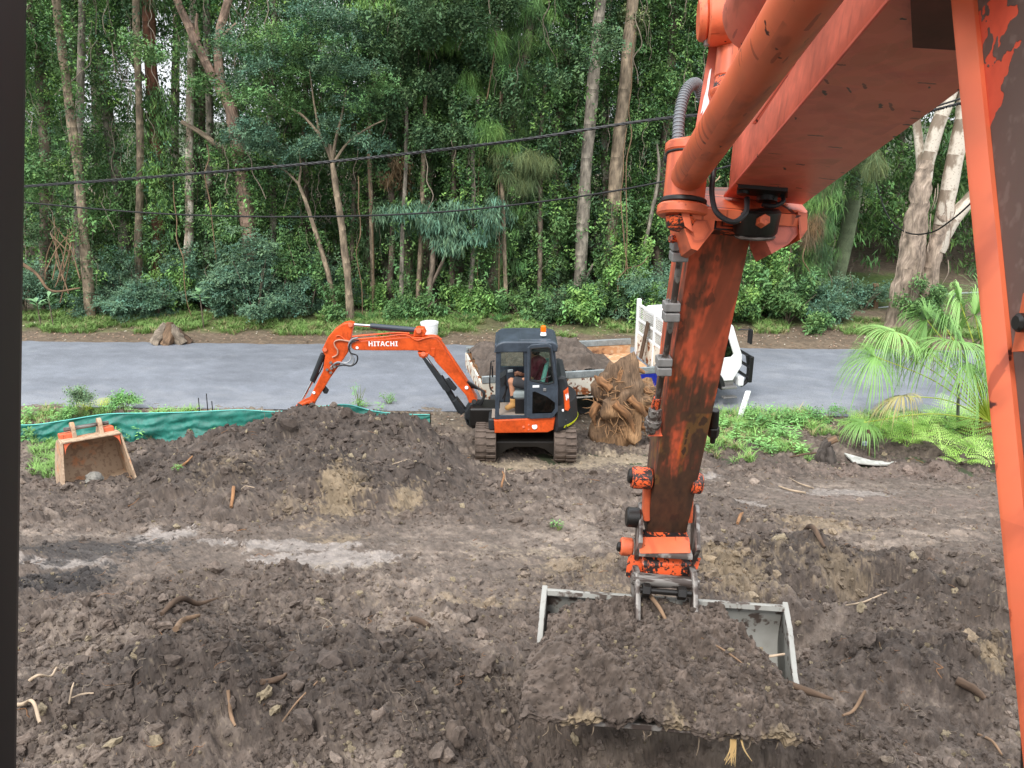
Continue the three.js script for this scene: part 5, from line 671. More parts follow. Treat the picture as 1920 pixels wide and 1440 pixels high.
// ---------------------------------------------------------------- tip truck on the road edge
{
  const th = 11 * Math.PI / 180, tr = thing('tip_truck', 'white tip truck with rusty tray of soil parked behind the compact excavator', 'truck', V(3.16, 0.02, -18.34)); tr.rotation.y = th;
  const lp = (n, geo, m, par = tr, label) => { const o = new THREE.Mesh(geo, m); o.name = n; o.castShadow = o.receiveShadow = true; par.add(o); if (label) o.userData.label = label; return o; };
  const L = 4.1, W = 1.2, ft = 0.74, tp = 1.12;
  const tray = lp('tray_floor', boxUV(box(-L / 2, ft, 0, L, 0.06, W * 2 - 0.06)), M.rustorange);
  for (const s of [-1, 1]) {
    lp('tray_side', boxUV(box(-L / 2, 0.81, s * W, L, 0.32, 0.04, 0.008)), s > 0 ? M.rustwhite : M.rustorange, tray);
    lp('top_rail', boxUV(box(-L / 2, 1.05, s * W, L, 0.15, 0.07, 0.012)), M.galv, tray);
    lp('bottom_rail', boxUV(box(-L / 2, 0.62, s * (W - 0.02), L, 0.08, 0.06, 0.01)), M.rustwhite, tray);
    for (let i = 0; i < 8; i++) lp('rail_block', boxUV(box(-L + 0.15 + i * 0.54, 0.56, s * (W - 0.05), 0.06, 0.08, 0.05, 0.005)), M.rustwhite, tray);
    lp('lower_strip', boxUV(box(-L / 2, 0.51, s * (W - 0.03), L, 0.03, 0.05, 0.006)), M.white, tray);
  }
  lp('side_sign', boxUV(box(-0.72, 0.82, W + 0.026, 1.35, 0.3, 0.012, 0.003)), M.blue, tray, 'blue sign panel with white lettering on the tray side');
  lp('sign_lettering', join([[-1.28, 0.9, 0.05, 0.1], [-1.2, 0.86, 0.03, 0.14], [-1.1, 0.86, 0.1, 0.03], [-0.62, 0.74, 0.5, 0.04]].map(([x, y, w, h]) => boxUV(new THREE.BoxGeometry(w, h, 0.006)).translate(x, y, W + 0.036))), M.whitepaint, tray);
  lp('tail_gate', boxUV(box(-L, 0.82, 0, 0.05, 0.32, W * 2, 0.01)), M.rustwhite, tray);
  lp('cross_member', join([-3.6, -2.8, -2, -1.2, -0.4].map((x) => boxUV(box(x, 0.67, 0, 0.08, 0.09, 2.2)))), M.grease);
  lp('chassis', join(boxUV(box(-1.1, 0.55, 0.36, 5.6, 0.18, 0.08)), boxUV(box(-1.1, 0.55, -0.36, 5.6, 0.18, 0.08)), boxUV(box(-2.2, 0.5, 0, 0.3, 0.25, 0.8)), boxUV(box(-1.0, 0.42, 0.85, 1.1, 0.36, 0.4, 0.04)), boxUV(box(-3.9, 0.45, 0, 0.06, 0.14, 2.1))), M.black);
  lp('mud_guard', join([1, -1].map((s) => boxUV(box(-2.9, 0.34, s * 1.02, 1.5, 0.4, 0.06, 0.02)))), M.rubber);
  // headboard with slatted guard
  const hb = lp('headboard', join(boxUV(box(0.02, 0.98, 0, 0.05, 0.56, 2.3, 0.01))), M.rustwhite); hb.position.x = 0.14;
  for (const z of [-1.16, 0, 1.16]) lp('post', boxUV(box(0.02, 1.42, z, 0.09, 1.4, z ? 0.11 : 0.07, 0.012)), M.whitepaint, hb);
  for (const y of [1.3, 1.62, 1.98]) lp('rail', boxUV(box(0.02, y, 0, 0.06, 0.06, 2.3, 0.01)), M.whitepaint, hb);
  for (let i = 0; i < 6; i++) { lp('slat', boxUV(box(0.02, 1.345 + i * 0.042, 0, 0.02, 0.018, 2.26, 0.004)), M.white, hb); lp('slat', boxUV(box(0.02, 1.67 + i * 0.046, 0, 0.02, 0.018, 2.26, 0.004)), M.white, hb); }
  lp('timber_plank', boxUV(box(0, 0, 0, 0.04, 0.9, 0.16, 0.01)).rotateZ(-0.12).rotateX(0.1).translate(-0.1, 1.3, -0.35), M.deadwood, hb);
  // cab
  const prof = [[0.26, 0.62], [1.72, 0.62], [1.9, 0.95], [1.88, 1.2], [1.62, 1.86], [1.5, 1.97], [1.3, 2.0], [0.32, 1.98], [0.2, 1.88]], sh = new THREE.Shape(prof.map(([x, y]) => new THREE.Vector2(x, y)));
  const win = [[0.85, 1.18], [0.85, 1.76], [1.42, 1.78], [1.52, 1.72], [1.72, 1.22], [1.66, 1.14], [1.1, 1.1]];
  const shell = (() => { const s2 = new THREE.Shape(prof.map(([x, y]) => new THREE.Vector2(x, y))); s2.holes.push(new THREE.Path(win.map(([x, y]) => new THREE.Vector2(x, y)))); return s2; })();
  const cab = lp('cab', boxUV(join(new THREE.ExtrudeGeometry(shell, { depth: 0.03, bevelEnabled: true, bevelSize: 0.02, bevelThickness: 0.025, bevelSegments: 3 }).translate(0, 0, 0.9), new THREE.ExtrudeGeometry(shell, { depth: 0.03, bevelEnabled: true, bevelSize: 0.02, bevelThickness: 0.025, bevelSegments: 3 }).translate(0, 0, -0.93))), M.whitepaint);
  const pn = (a, b, inset = 0.0) => { const dx = b[0] - a[0], dy = b[1] - a[1], l = Math.hypot(dx, dy), g = box(0, 0, 0, l + 0.03, 0.05, 1.84, 0.02); g.rotateZ(Math.atan2(dy, dx)); g.translate((a[0] + b[0]) / 2, (a[1] + b[1]) / 2, 0); return boxUV(g); };
  lp('roof', join(pn(prof[5], prof[6]), pn(prof[6], prof[7]), pn(prof[7], prof[8])), M.whitepaint, cab); lp('back_panel', pn(prof[8], prof[0]), M.whitepaint, cab); lp('front_panel', join(pn(prof[1], prof[2]), pn(prof[2], prof[3]), pn(prof[4], prof[5])), M.whitepaint, cab); lp('cab_floor', pn(prof[0], prof[1]), M.black, cab);
  lp('windscreen', (() => { const g = boxUV(new THREE.BoxGeometry(0.68, 0.01, 1.8)); g.rotateZ(Math.atan2(0.66, -0.26)); g.translate(1.76, 1.53, 0); return g; })(), M.tint, cab);
  for (const s of [-1, 1]) { lp('side_window', new THREE.ExtrudeGeometry(new THREE.Shape(win.map(([x, y]) => new THREE.Vector2(x, y))), { depth: 0.008, bevelEnabled: false }).translate(0, 0, s * 0.915), M.tint, cab); }
  lp('seat', join(boxUV(box(0.75, 1.0, 0.45, 0.5, 0.3, 0.5, 0.06)), boxUV(box(0.5, 1.4, 0.45, 0.14, 0.7, 0.5, 0.06)), boxUV(box(0.5, 1.35, -0.35, 0.14, 0.6, 0.9, 0.06)), boxUV(box(1.6, 1.05, 0, 0.3, 0.3, 1.6, 0.05))), M.black, cab);
  lp('steering_wheel', (() => { const g = new THREE.TorusGeometry(0.21, 0.02, 10, 28); g.rotateY(Math.PI / 2); g.rotateZ(-0.6); g.translate(1.36, 1.28, 0.45); return g; })(), M.black, cab);
  lp('wheel_arch', (() => { const s = new THREE.Shape(); s.absarc(0, 0, 0.52, 0, Math.PI); s.absarc(0, 0, 0.44, Math.PI, 0, true); const g = new THREE.ExtrudeGeometry(s, { depth: 0.22, bevelEnabled: true, bevelSize: 0.01, bevelThickness: 0.01 }); g.translate(1.0, 0.42, 0.78); return g; })(), M.rubber, cab);
  lp('step', join(boxUV(box(1.62, 0.46, 0.95, 0.36, 0.05, 0.22, 0.01)), boxUV(box(1.62, 0.6, 0.9, 0.3, 0.24, 0.05, 0.02)), boxUV(box(1.66, 0.22, 0.98, 0.34, 0.03, 0.16, 0.012))), M.alloy, cab);
  lp('bumper', boxUV(box(1.95, 0.55, 0, 0.14, 0.22, 1.9, 0.04)), M.whitepaint);
  lp('bull_bar', join([-0.8, 0.8].map((z) => taper([V(2.0, 0.42, z), V(2.14, 0.5, z), V(2.18, 0.8, z), V(2.12, 1.14, z)], [0.05], 10, 14)), [0.62, 0.88, 1.12].map((y) => cyl(V(2.15, y, -0.95), V(2.15, y, 0.95), 0.036, 0.036, 10)), boxUV(box(2.15, 0.84, 0.96, 0.09, 0.62, 0.05, 0.02))), M.black);
  lp('mirror', join(cyl(V(1.75, 1.8, 0.95), V(1.95, 1.82, 1.12), 0.014), boxUV(box(1.96, 1.68, 1.14, 0.05, 0.34, 0.18, 0.03))), M.black, cab);
  lp('beacon', cyl(V(0.5, 1.99, -0.3), V(0.5, 2.12, -0.3), 0.06, 0.05, 16, 0.01), new THREE.MeshPhysicalMaterial({ color: 0xff8a10, roughness: 0.2, transmission: 0.3, thickness: 0 }), cab);
  lp('exhaust_stack', join(cyl(V(0.22, 0.7, 0.6), V(0.22, 2.25, 0.6), 0.06, 0.06, 16), cyl(V(0.3, 1.6, 0.85), V(0.3, 2.2, 0.85), 0.1, 0.1, 18, 0.02)), M.galv);
  for (const [x, z, w] of [[1.0, 0.85, 0.22], [1.0, -0.85, 0.22], [-2.9, 0.8, 0.44], [-2.9, -0.8, 0.44]]) {
    const wh = lp('wheel', (() => { const g = new THREE.LatheGeometry([[0.2, -w / 2], [0.34, -w / 2], [0.385, -w / 2 + 0.03], [0.395, 0], [0.385, w / 2 - 0.03], [0.34, w / 2], [0.2, w / 2]].map(([a, b]) => new THREE.Vector2(a, b)), 32); g.rotateX(Math.PI / 2); g.translate(x, 0.4, z); return g; })(), M.rubber);
    lp('rim', (() => { const s = Math.sign(z), g = join(new THREE.LatheGeometry([[0.0, 0.05], [0.09, 0.05], [0.1, 0.0], [0.17, -0.02], [0.2, 0.03], [0.24, 0.03], [0.25, 0.0]].map(([a, b]) => new THREE.Vector2(a, b)), 28)); g.rotateX(s * Math.PI / 2); g.translate(x, 0.4, z + s * (w / 2 - 0.02)); return g; })(), std(0xb9b4aa, 0.6), wh);
  }
  tr.updateMatrixWorld(true);
  // soil heaped in the tray
  const nx = 90, nz = 50, pos = [], uv = [], col = [], idx = [];
  for (let i = 0; i <= nz; i++) for (let j = 0; j <= nx; j++) { const x = lerp(-L + 0.03, -0.7, j / nx), z = lerp(-W + 0.03, W - 0.03, i / nz), e = smooth(0, 0.3, Math.min(x + L, W - Math.abs(z))), tail = 1 - smooth(-1.7, -0.75, x), y = ft + 0.035 + tail * (0.22 + e * (0.13 + 0.12 * N3(x * 1.3, 1, z * 1.3) + 0.1 * Math.exp(-(((x + 1.7) / 0.5) ** 2)) + 0.08 * Math.exp(-(((x + 3.2) / 0.6) ** 2))) + 0.05 * N3(x * 5, 2, z * 5) + 0.7 * lumps(x, z, 0.16, 51) + 0.6 * lumps(x, z, 0.3, 53) + 0.05 * N3(x * 12, 3, z * 12)) * 1.0; const p = V(x, y, z).applyMatrix4(tr.matrixWorld); pos.push(p.x, p.y, p.z); uv.push(x, z); const k = 1 + 0.4 * N3(x * 9, 4, z * 9); col.push(0.13 * k, 0.1 * k, 0.08 * k); }
  for (let i = 0; i < nz; i++) for (let j = 0; j < nx; j++) { const a = i * (nx + 1) + j, b = a + 1, c = a + nx + 1, d = c + 1; idx.push(a, c, b, b, c, d); }
  const g = new THREE.BufferGeometry(); g.setAttribute('position', new THREE.Float32BufferAttribute(pos, 3)); g.setAttribute('uv', new THREE.Float32BufferAttribute(uv, 2)); g.setAttribute('color', new THREE.Float32BufferAttribute(col, 3)); g.setIndex(idx); g.computeVertexNormals();
  single('truck_load', g, M.soil, 'heap of dark soil filling the truck tray', 'soil');
}
// ---------------------------------------------------------------- vegetation
const leafMat = std(0xffffff, 0.8);
class Leafy { // collects single blades into one geometry
  constructor() { this.p = []; this.i = []; this.u = []; }
  blade(o, d, s, len, wid, bend = 0) { // from o along d, spread along s, bending down, one fold
    const n = d.clone().cross(s).normalize(), b = this.p.length / 3, m = o.clone().addScaledVector(d, len * 0.45).addScaledVector(n, wid * 0.15), t = o.clone().addScaledVector(d, len).add(V(0, -bend * len, 0));
    for (const q of [o, m.clone().addScaledVector(s, wid / 2), t, m.clone().addScaledVector(s, -wid / 2)]) this.p.push(q.x, q.y, q.z);
    this.u.push(0, 0.5, 0.5, 1, 1, 0.5, 0.5, 0); this.i.push(b, b + 1, b + 2, b, b + 2, b + 3);
  }
  strip(pts, w, s) { const b = this.p.length / 3; pts.forEach((q, k) => { const h = w * (k === 0 ? 0.7 : k === pts.length - 1 ? 0.06 : 1) / 2; for (const g of [1, -1]) { this.p.push(q.x + s.x * h * g, q.y + s.y * h * g, q.z + s.z * h * g); this.u.push(k / pts.length, g > 0 ? 1 : 0); } if (k) { const a = b + (k - 1) * 2; this.i.push(a, a + 1, a + 2, a + 1, a + 3, a + 2); } }); }
  build() { const g = new THREE.BufferGeometry(); g.setAttribute('position', new THREE.Float32BufferAttribute(this.p, 3)); g.setAttribute('uv', new THREE.Float32BufferAttribute(this.u, 2)); g.setIndex(this.i); g.computeVertexNormals(); return g; }
}
const rv = (R) => { const z = R() * 2 - 1, a = R() * 6.2832, r = Math.sqrt(1 - z * z); return V(r * Math.cos(a), z, r * Math.sin(a)); };
const SPRAY = {};
function spray(kind, seed) {
  const R = rng(seed), L = new Leafy();
  if (kind === 'broad') for (let i = 0; i < 22; i++) { const o = rv(R).multiplyScalar(0.2 * Math.cbrt(R())), d = rv(R); d.y = d.y * 0.5 - 0.35; d.normalize(); L.blade(o, d, d.clone().cross(V(R() - 0.5, 1, R() - 0.5)).normalize(), 0.065 + 0.06 * R(), 0.034 + 0.03 * R(), 0.15); }
  if (kind === 'fine') for (let t = 0; t < 5; t++) { const o = rv(R).multiplyScalar(0.06), d = rv(R); d.y = d.y * 0.6 + 0.15; d.normalize(); for (let i = 0; i < 7; i++) { const q = o.clone().addScaledVector(d, 0.04 + i * 0.04), e = rv(R).addScaledVector(d, 0.7); e.y *= 0.5; e.normalize(); L.blade(q, e, e.clone().cross(V(R() - 0.5, 1, R() - 0.5)).normalize(), 0.055 + 0.03 * R(), 0.024 + 0.014 * R(), 0.1); } }
  if (kind === 'droop') for (let i = 0; i < 18; i++) { const o = rv(R).multiplyScalar(0.2 * Math.cbrt(R())), d = V((R() - 0.5) * 1.2, -0.5 - R() * 0.6, (R() - 0.5) * 1.2).normalize(); L.blade(o, d, d.clone().cross(rv(R)).normalize(), 0.12 + 0.1 * R(), 0.022 + 0.014 * R(), 0.1); }
  if (kind === 'needle') for (let i = 0; i < 34; i++) { const o = rv(R).multiplyScalar(0.12), d = V((R() - 0.5) * 0.9, -0.25 - R(), (R() - 0.5) * 0.9).normalize(), l = 0.22 + 0.2 * R(), s = d.clone().cross(rv(R)).normalize(); L.strip([o, o.clone().addScaledVector(d, l * 0.5), o.clone().addScaledVector(d, l).add(V(0, -0.05, 0))], 0.007, s); }
  if (kind === 'grass') for (let i = 0; i < 14; i++) { const a = R() * 6.28, o = V(Math.cos(a), 0, Math.sin(a)).multiplyScalar(0.06 * R()), d = V(Math.cos(a) * 0.5, 1, Math.sin(a) * 0.5).normalize(), l = 0.14 + 0.16 * R(), s = V(-Math.sin(a), 0, Math.cos(a)); L.strip([o, o.clone().addScaledVector(d, l * 0.55), o.clone().addScaledVector(d, l * 0.9).add(V(Math.cos(a) * l * 0.35, -l * 0.1, Math.sin(a) * l * 0.35))], 0.011, s); }
  if (kind === 'herb') for (let i = 0; i < 20; i++) { const a = R() * 6.28, h = 0.25 * R(), o = V(Math.cos(a) * 0.08 * R(), h, Math.sin(a) * 0.08 * R()), d = V(Math.cos(a), 0.35 - 0.4 * R(), Math.sin(a)).normalize(); L.blade(o, d, d.clone().cross(V(0, 1, 0)).normalize(), 0.07 + 0.07 * R(), 0.03 + 0.025 * R(), 0.15); }
  return L.build();
}
for (const k of ['broad', 'fine', 'droop', 'needle', 'grass', 'herb']) SPRAY[k] = [spray(k, 11), spray(k, 29)];
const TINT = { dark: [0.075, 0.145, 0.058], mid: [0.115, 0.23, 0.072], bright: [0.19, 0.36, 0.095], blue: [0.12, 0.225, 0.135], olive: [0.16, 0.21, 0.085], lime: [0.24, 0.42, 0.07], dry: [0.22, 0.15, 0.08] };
const qd = new THREE.Quaternion(), ev = new THREE.Euler();
class Crown { // leaf sprays of one plant
  constructor(seed, tint = 'mid', sz = 1) { this.R = rng(seed); this.m = []; this.c = []; this.t = TINT[tint]; this.sz = sz; }
  put(p, s, tint = this.t) { const R = this.R, k = s * this.sz * (0.5 + 0.5 * R() + 0.5 * R() * R()); ev.set((R() - 0.5) * 0.9, R() * 6.2832, (R() - 0.5) * 0.9); this.m.push(new THREE.Matrix4().compose(p, qd.setFromEuler(ev), V(k, k, k))); const v = 0.6 + 0.8 * R(), y = (R() - 0.5) * 0.3; this.c.push(new THREE.Color(tint[0] * v * (1 + y), tint[1] * v, tint[2] * v * (1 - y))); }
  blob(c, rx, ry, rz, n, tint) { const R = this.R, sub = []; const k = Math.max(3, Math.round(n / 26)); for (let i = 0; i < k; i++) { const q = rv(R).multiplyScalar(Math.pow(R(), 0.4)); sub.push(q); } for (let i = 0; i < n; i++) { const s = sub[Math.floor(R() * k)], q = rv(R).multiplyScalar(0.36 * Math.pow(R(), 0.45)); this.put(V(c.x + (s.x + q.x) * rx, c.y + (s.y + q.y * 0.8) * ry, c.z + (s.z + q.z) * rz), 1, tint ? TINT[tint] : this.t); } }
  add(parent, kind, name = 'crown', mat = leafMat) { if (!this.m.length) return; const b = rootOf(parent).position, half = [this.m], hc = [this.c], w = this.m.length % 2;
    half.forEach((l, v) => { const im = new THREE.InstancedMesh(SPRAY[kind][w], mat, l.length), s = new THREE.Matrix4().makeTranslation(-b.x, -b.y, -b.z); l.forEach((m, i) => { im.setMatrixAt(i, m.clone().premultiply(s)); im.setColorAt(i, hc[v][i]); }); im.name = name; im.userData.kind = 'stuff'; im.castShadow = im.receiveShadow = true; parent.add(im); }); }
}
const groundFar = (x, z) => { const s = sOf(x, z); return s < 17.9 ? full(x, z) : profile(s); };
const barkMat = (c, o = {}) => std(c, 0.92, { map: T.bark, bumpMap: T.barkBump, bumpScale: 0.02, ...o }), BARK = { brown: barkMat(0x9a8b7e), grey: barkMat(0xb0a89d), dark: barkMat(0x92857a), tan: barkMat(0xb5a48f), pink: barkMat(0xc3a797), red: barkMat(0x8f6350), pale: std(0xd9d2c8, 0.75, { map: T.gum }), green: std(0x7f8f70, 0.85, { map: T.dusty }), shag: barkMat(0xcbb9aa) };
let tseed = 100;
function tree(o) {
  tseed += 7; const R = rng(tseed), D = o.D, b0 = PZ(o.path[0][0], o.path[0][1], D), base = V(b0.x, groundFar(b0.x, -D) - 0.08, -D);
  const t = thing(o.name || 'forest_tree', o.label, 'tree', base, o.group), pts = [base.clone(), ...o.path.slice(1).map(([x, y, dd]) => PZ(x, y, D + (dd || 0)))];
  const r = o.r, trunk = part('trunk', taper(pts, r, 12, pts.length * 6, 0.16, tseed), BARK[o.bark || 'brown'], t);
  for (const l of o.limbs || []) part('limb', taper(l.p.map(([x, y, dd]) => PZ(x, y, D + (dd || 0))), l.r, 8, l.p.length * 5, 0.12, tseed + 3), BARK[l.bark || o.bark || 'brown'], t);
  const top = pts[pts.length - 1]; // the crown above the frame
  const c = new Crown(tseed + 1, o.tint || 'mid', o.size || 1.15);
  for (const [px, py, rx, ry, n, dz = 0, tint] of o.crown || []) { const p = PZ(px, py, D + dz), k = D / FOCAL * 1.05; c.blob(p, rx * k, ry * k, (rx + ry) * 0.5 * k, n, tint); }
  if (o.high !== 0) for (let i = 0; i < (o.high || 1); i++) c.blob(top.clone().add(V((R() - 0.5) * 4, 0.8 + R() * 3.5, (R() - 0.5) * 4)), 1.6, 1.0, 1.6, 130);
  if (o.vine) { o.vine = Math.round(o.vine * 1.5); const cv = new THREE.CatmullRomCurve3(pts); for (let i = 0; i < o.vine; i++) { const q = Math.pow(R(), 0.8) * (o.vineTop || 1), p = cv.getPoint(q), w = (o.vineW || 0.45) * (0.4 + R()); c.put(p.add(V((R() - 0.5) * 2 * w, (R() - 0.5) * 0.3, (R() - 0.2) * w)), 1, TINT[R() < 0.25 ? 'bright' : R() < 0.5 ? 'mid' : 'dark']); } }
  c.add(t, o.kind || 'broad'); return t;
}
const G1 = 'slim trunks standing inside the forest';
// named trees, left to right, paths from root to the top edge
tree({ label: 'thin tan trunk leaning over the brush beside the tangle of dead roots', D: 25.6, path: [[172, 600], [160, 480], [150, 350], [132, 210], [112, 60], [100, -60], [92, -200]], r: [0.17, 0.14, 0.12, 0.09], bark: 'tan', vine: 150, vineW: 0.5, crown: [[60, 120, 60, 130, 220, 1], [70, 330, 60, 90, 150, 1]], tint: 'mid' });
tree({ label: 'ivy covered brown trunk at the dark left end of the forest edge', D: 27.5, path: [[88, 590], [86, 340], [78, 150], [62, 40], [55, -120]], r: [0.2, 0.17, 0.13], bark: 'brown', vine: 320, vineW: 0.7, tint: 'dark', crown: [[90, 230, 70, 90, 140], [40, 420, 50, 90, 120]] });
tree({ label: 'vine smothered tree with pale leaning limb crossing the bright gaps', D: 28.5, path: [[240, 590], [232, 420], [205, 240], [190, 120], [170, 20], [150, -90]], r: [0.22, 0.18, 0.13], bark: 'grey', vine: 420, vineW: 0.9, tint: 'mid', crown: [[210, 350, 70, 50, 150], [250, 430, 80, 70, 220], [150, 480, 60, 60, 150], [300, 480, 70, 70, 160, 0, 'dark']], limbs: [{ p: [[270, 150, 2], [225, 75, 2], [175, 5, 2], [150, -40, 2]], r: [0.1, 0.12, 0.13], bark: 'pale' }, { p: [[160, 130], [170, 110], [200, 180], [240, 200]], r: [0.05, 0.05, 0.03], bark: 'brown' }] });
tree({ label: 'shaggy red-brown trunk hung with vines near the bright sky gaps', D: 27.8, path: [[300, 590], [298, 400], [292, 230], [284, 140], [276, -20], [270, -150]], r: [0.24, 0.22, 0.19, 0.15], bark: 'red', vine: 260, vineTop: 0.55, vineW: 0.6, tint: 'bright', kind: 'droop', crown: [[320, 340, 40, 60, 120], [290, 30, 90, 40, 160, 1, 'dark'], [350, 380, 50, 70, 120, 0, 'dark']] });
tree({ label: 'big pinkish forked gum tree above the fallen timber verge', D: 26.6, path: [[470, 590], [467, 450], [452, 320], [442, 250], [432, 200], [412, 160]], r: [0.3, 0.27, 0.24, 0.22, 0.2, 0.17], bark: 'pink', limbs: [{ p: [[416, 175], [398, 140], [372, 90], [352, 45], [330, -5], [310, -70]], r: [0.16, 0.13, 0.12, 0.1] }, { p: [[416, 172], [410, 120], [410, 70], [422, 20], [438, -30], [450, -90]], r: [0.16, 0.13, 0.12, 0.11] }, { p: [[372, 75], [368, 45], [370, 25]], r: [0.07, 0.05, 0.04] }, { p: [[412, 80], [425, 60], [445, 42]], r: [0.06, 0.05, 0.03] }, { p: [[437, 306, 0.4], [410, 275], [375, 248], [340, 228]], r: [0.1, 0.09, 0.08, 0.06], bark: 'tan' }], vine: 240, vineTop: 0.5, vineW: 0.7, high: 2, tint: 'mid', crown: [[450, 330, 45, 50, 130], [450, 420, 60, 60, 170], [400, 480, 60, 60, 160, 0, 'dark']] });
tree({ label: 'slender forest tree with spreading blue-green crown over the road edge', D: 25.2, path: [[657, 600], [652, 520], [640, 420], [628, 340], [622, 300], [618, 270]], r: [0.12, 0.11, 0.1, 0.08, 0.06], bark: 'tan', kind: 'fine', tint: 'blue', size: 1.15, high: 0, limbs: [{ p: [[622, 300], [600, 255], [565, 215], [520, 190], [490, 165]], r: [0.06, 0.045, 0.03, 0.02] }, { p: [[622, 305], [630, 260], [640, 220], [650, 160]], r: [0.06, 0.04, 0.02] }, { p: [[623, 310], [650, 270], [690, 240], [720, 225]], r: [0.05, 0.03, 0.02] }, { p: [[600, 255], [590, 200], [580, 130]], r: [0.04, 0.03, 0.015] }], crown: [[560, 100, 120, 60, 330, 0, 'mid'], [480, 130, 90, 60, 220], [640, 90, 100, 60, 220], [540, 190, 110, 50, 200, 0, 'mid'], [640, 200, 90, 60, 170], [700, 170, 70, 60, 170, 0, 'mid'], [470, 230, 60, 50, 170], [600, 40, 130, 40, 260], [570, 270, 50, 30, 70], [690, 270, 40, 30, 60]] });
tree({ label: 'thin leaning sapling stem forking below the power lines', D: 25.4, path: [[634, 600], [612, 500], [590, 430], [572, 375], [560, 345]], r: [0.085, 0.075, 0.06, 0.045], bark: 'tan', kind: 'fine', tint: 'blue', high: 0, limbs: [{ p: [[560, 345], [535, 320], [510, 305]], r: [0.04, 0.03, 0.015] }, { p: [[560, 345], [564, 310], [560, 280]], r: [0.04, 0.03, 0.015] }], crown: [[520, 290, 50, 30, 90], [565, 270, 40, 30, 80]] });
tree({ label: 'straight stem behind the white drum, half hidden by drooping leaves', D: 25.8, path: [[802, 605], [806, 540], [812, 490], [812, 440]], r: [0.1, 0.09, 0.08, 0.06], bark: 'brown', kind: 'droop', tint: 'blue', size: 1.25, high: 0, limbs: [{ p: [[806, 540], [830, 490], [845, 450]], r: [0.06, 0.05, 0.03] }, { p: [[812, 450], [795, 425], [780, 400]], r: [0.04, 0.03, 0.02] }], crown: [[810, 415, 50, 30, 170], [860, 405, 60, 32, 220], [920, 415, 50, 35, 180], [770, 400, 50, 35, 140], [850, 445, 50, 26, 110]] });
tree({ label: 'dark brown trunk rising from shade left of the drooping tree', D: 27.2, path: [[768, 600], [764, 500], [758, 400], [760, 280], [768, 150], [770, 0], [772, -100]], r: [0.2, 0.18, 0.15], bark: 'brown', vine: 260, vineTop: 1, vineW: 0.5, tint: 'bright', kind: 'droop', crown: [[740, 320, 30, 50, 120, -0.5, 'dry'], [790, 100, 70, 90, 260], [730, 60, 60, 70, 200], [720, 420, 50, 50, 120, 0, 'dark']] });
tree({ label: 'tall brown trunk behind the drooping blue-green tree', D: 27.6, path: [[795, 600], [800, 450], [800, 300], [802, 180], [806, 20], [808, -100]], r: [0.24, 0.21, 0.18], bark: 'brown', vine: 240, vineW: 0.6, tint: 'bright', kind: 'droop', crown: [[840, 130, 70, 80, 260], [850, 250, 50, 70, 160], [830, 30, 90, 50, 220]] });
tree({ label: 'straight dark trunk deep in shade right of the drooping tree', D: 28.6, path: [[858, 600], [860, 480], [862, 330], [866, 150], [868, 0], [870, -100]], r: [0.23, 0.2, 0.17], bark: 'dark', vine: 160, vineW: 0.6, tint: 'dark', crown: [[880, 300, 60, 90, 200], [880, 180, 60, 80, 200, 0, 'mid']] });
tree({ label: 'slanting brown trunk with hanging pale vines behind the compact excavator', D: 26.8, path: [[912, 605], [928, 510], [944, 380], [955, 250], [972, 170], [990, 70], [1000, -20], [1008, -110]], r: [0.22, 0.2, 0.17, 0.16], bark: 'brown', vine: 340, vineW: 0.75, tint: 'mid', kind: 'needle', crown: [[960, 310, 60, 30, 200, -0.6, 'olive'], [900, 100, 70, 80, 240, 0, 'bright'], [930, 210, 60, 70, 200, 0, 'bright'], [1010, 40, 50, 40, 120]] });
tree({ label: 'tall dark lichen spotted trunk between leafy vine columns', D: 26.2, path: [[1084, 600], [1090, 470], [1098, 340], [1107, 210], [1118, 90], [1127, -10], [1134, -110]], r: [0.21, 0.19, 0.17, 0.16], bark: 'grey', vine: 40, vineW: 0.3, limbs: [{ p: [[1088, 545], [1102, 515], [1112, 495]], r: [0.06, 0.05, 0.03] }], crown: [[1100, 20, 60, 40, 90, 1, 'dark']], tint: 'dark' });
tree({ label: 'pale grey trunk whose foot is wrapped in leafy creeper', D: 26.4, path: [[1138, 600], [1145, 460], [1152, 360], [1162, 250], [1175, 130], [1185, 10], [1192, -100]], r: [0.22, 0.2, 0.19, 0.17], bark: 'tan', vine: 150, vineTop: 0.3, vineW: 0.5, tint: 'mid', crown: [[1160, 480, 30, 60, 150, 0, 'bright'], [1170, 560, 50, 40, 120], [1190, 40, 40, 60, 80, 0, 'olive']] });
tree({ label: 'broad column of glossy vines between the two tall grey trunks', D: 27.2, path: [[1040, 600], [1040, 420], [1045, 250], [1060, 100], [1065, -60]], r: [0.2, 0.18, 0.14], bark: 'dark', vine: 520, vineW: 0.9, tint: 'dark', crown: [[1050, 420, 40, 70, 220, 0, 'mid'], [1060, 180, 40, 90, 240], [1020, 500, 50, 60, 160]] });
tree({ label: 'ivy draped tree right beside the big excavator upright', D: 27.4, path: [[1240, 600], [1232, 450], [1240, 330], [1255, 180], [1262, 40], [1266, -80]], r: [0.18, 0.16, 0.13], bark: 'brown', vine: 520, vineW: 1.0, tint: 'mid', crown: [[1250, 100, 80, 90, 380], [1220, 240, 60, 90, 300], [1290, 200, 50, 90, 180], [1200, 420, 50, 80, 200], [1260, 450, 40, 60, 120, 0, 'dark']], limbs: [{ p: [[1205, 480, -1], [1222, 400, -1], [1236, 320, -1], [1232, 270, -1]], r: [0.06, 0.06, 0.05, 0.03], bark: 'grey' }] });
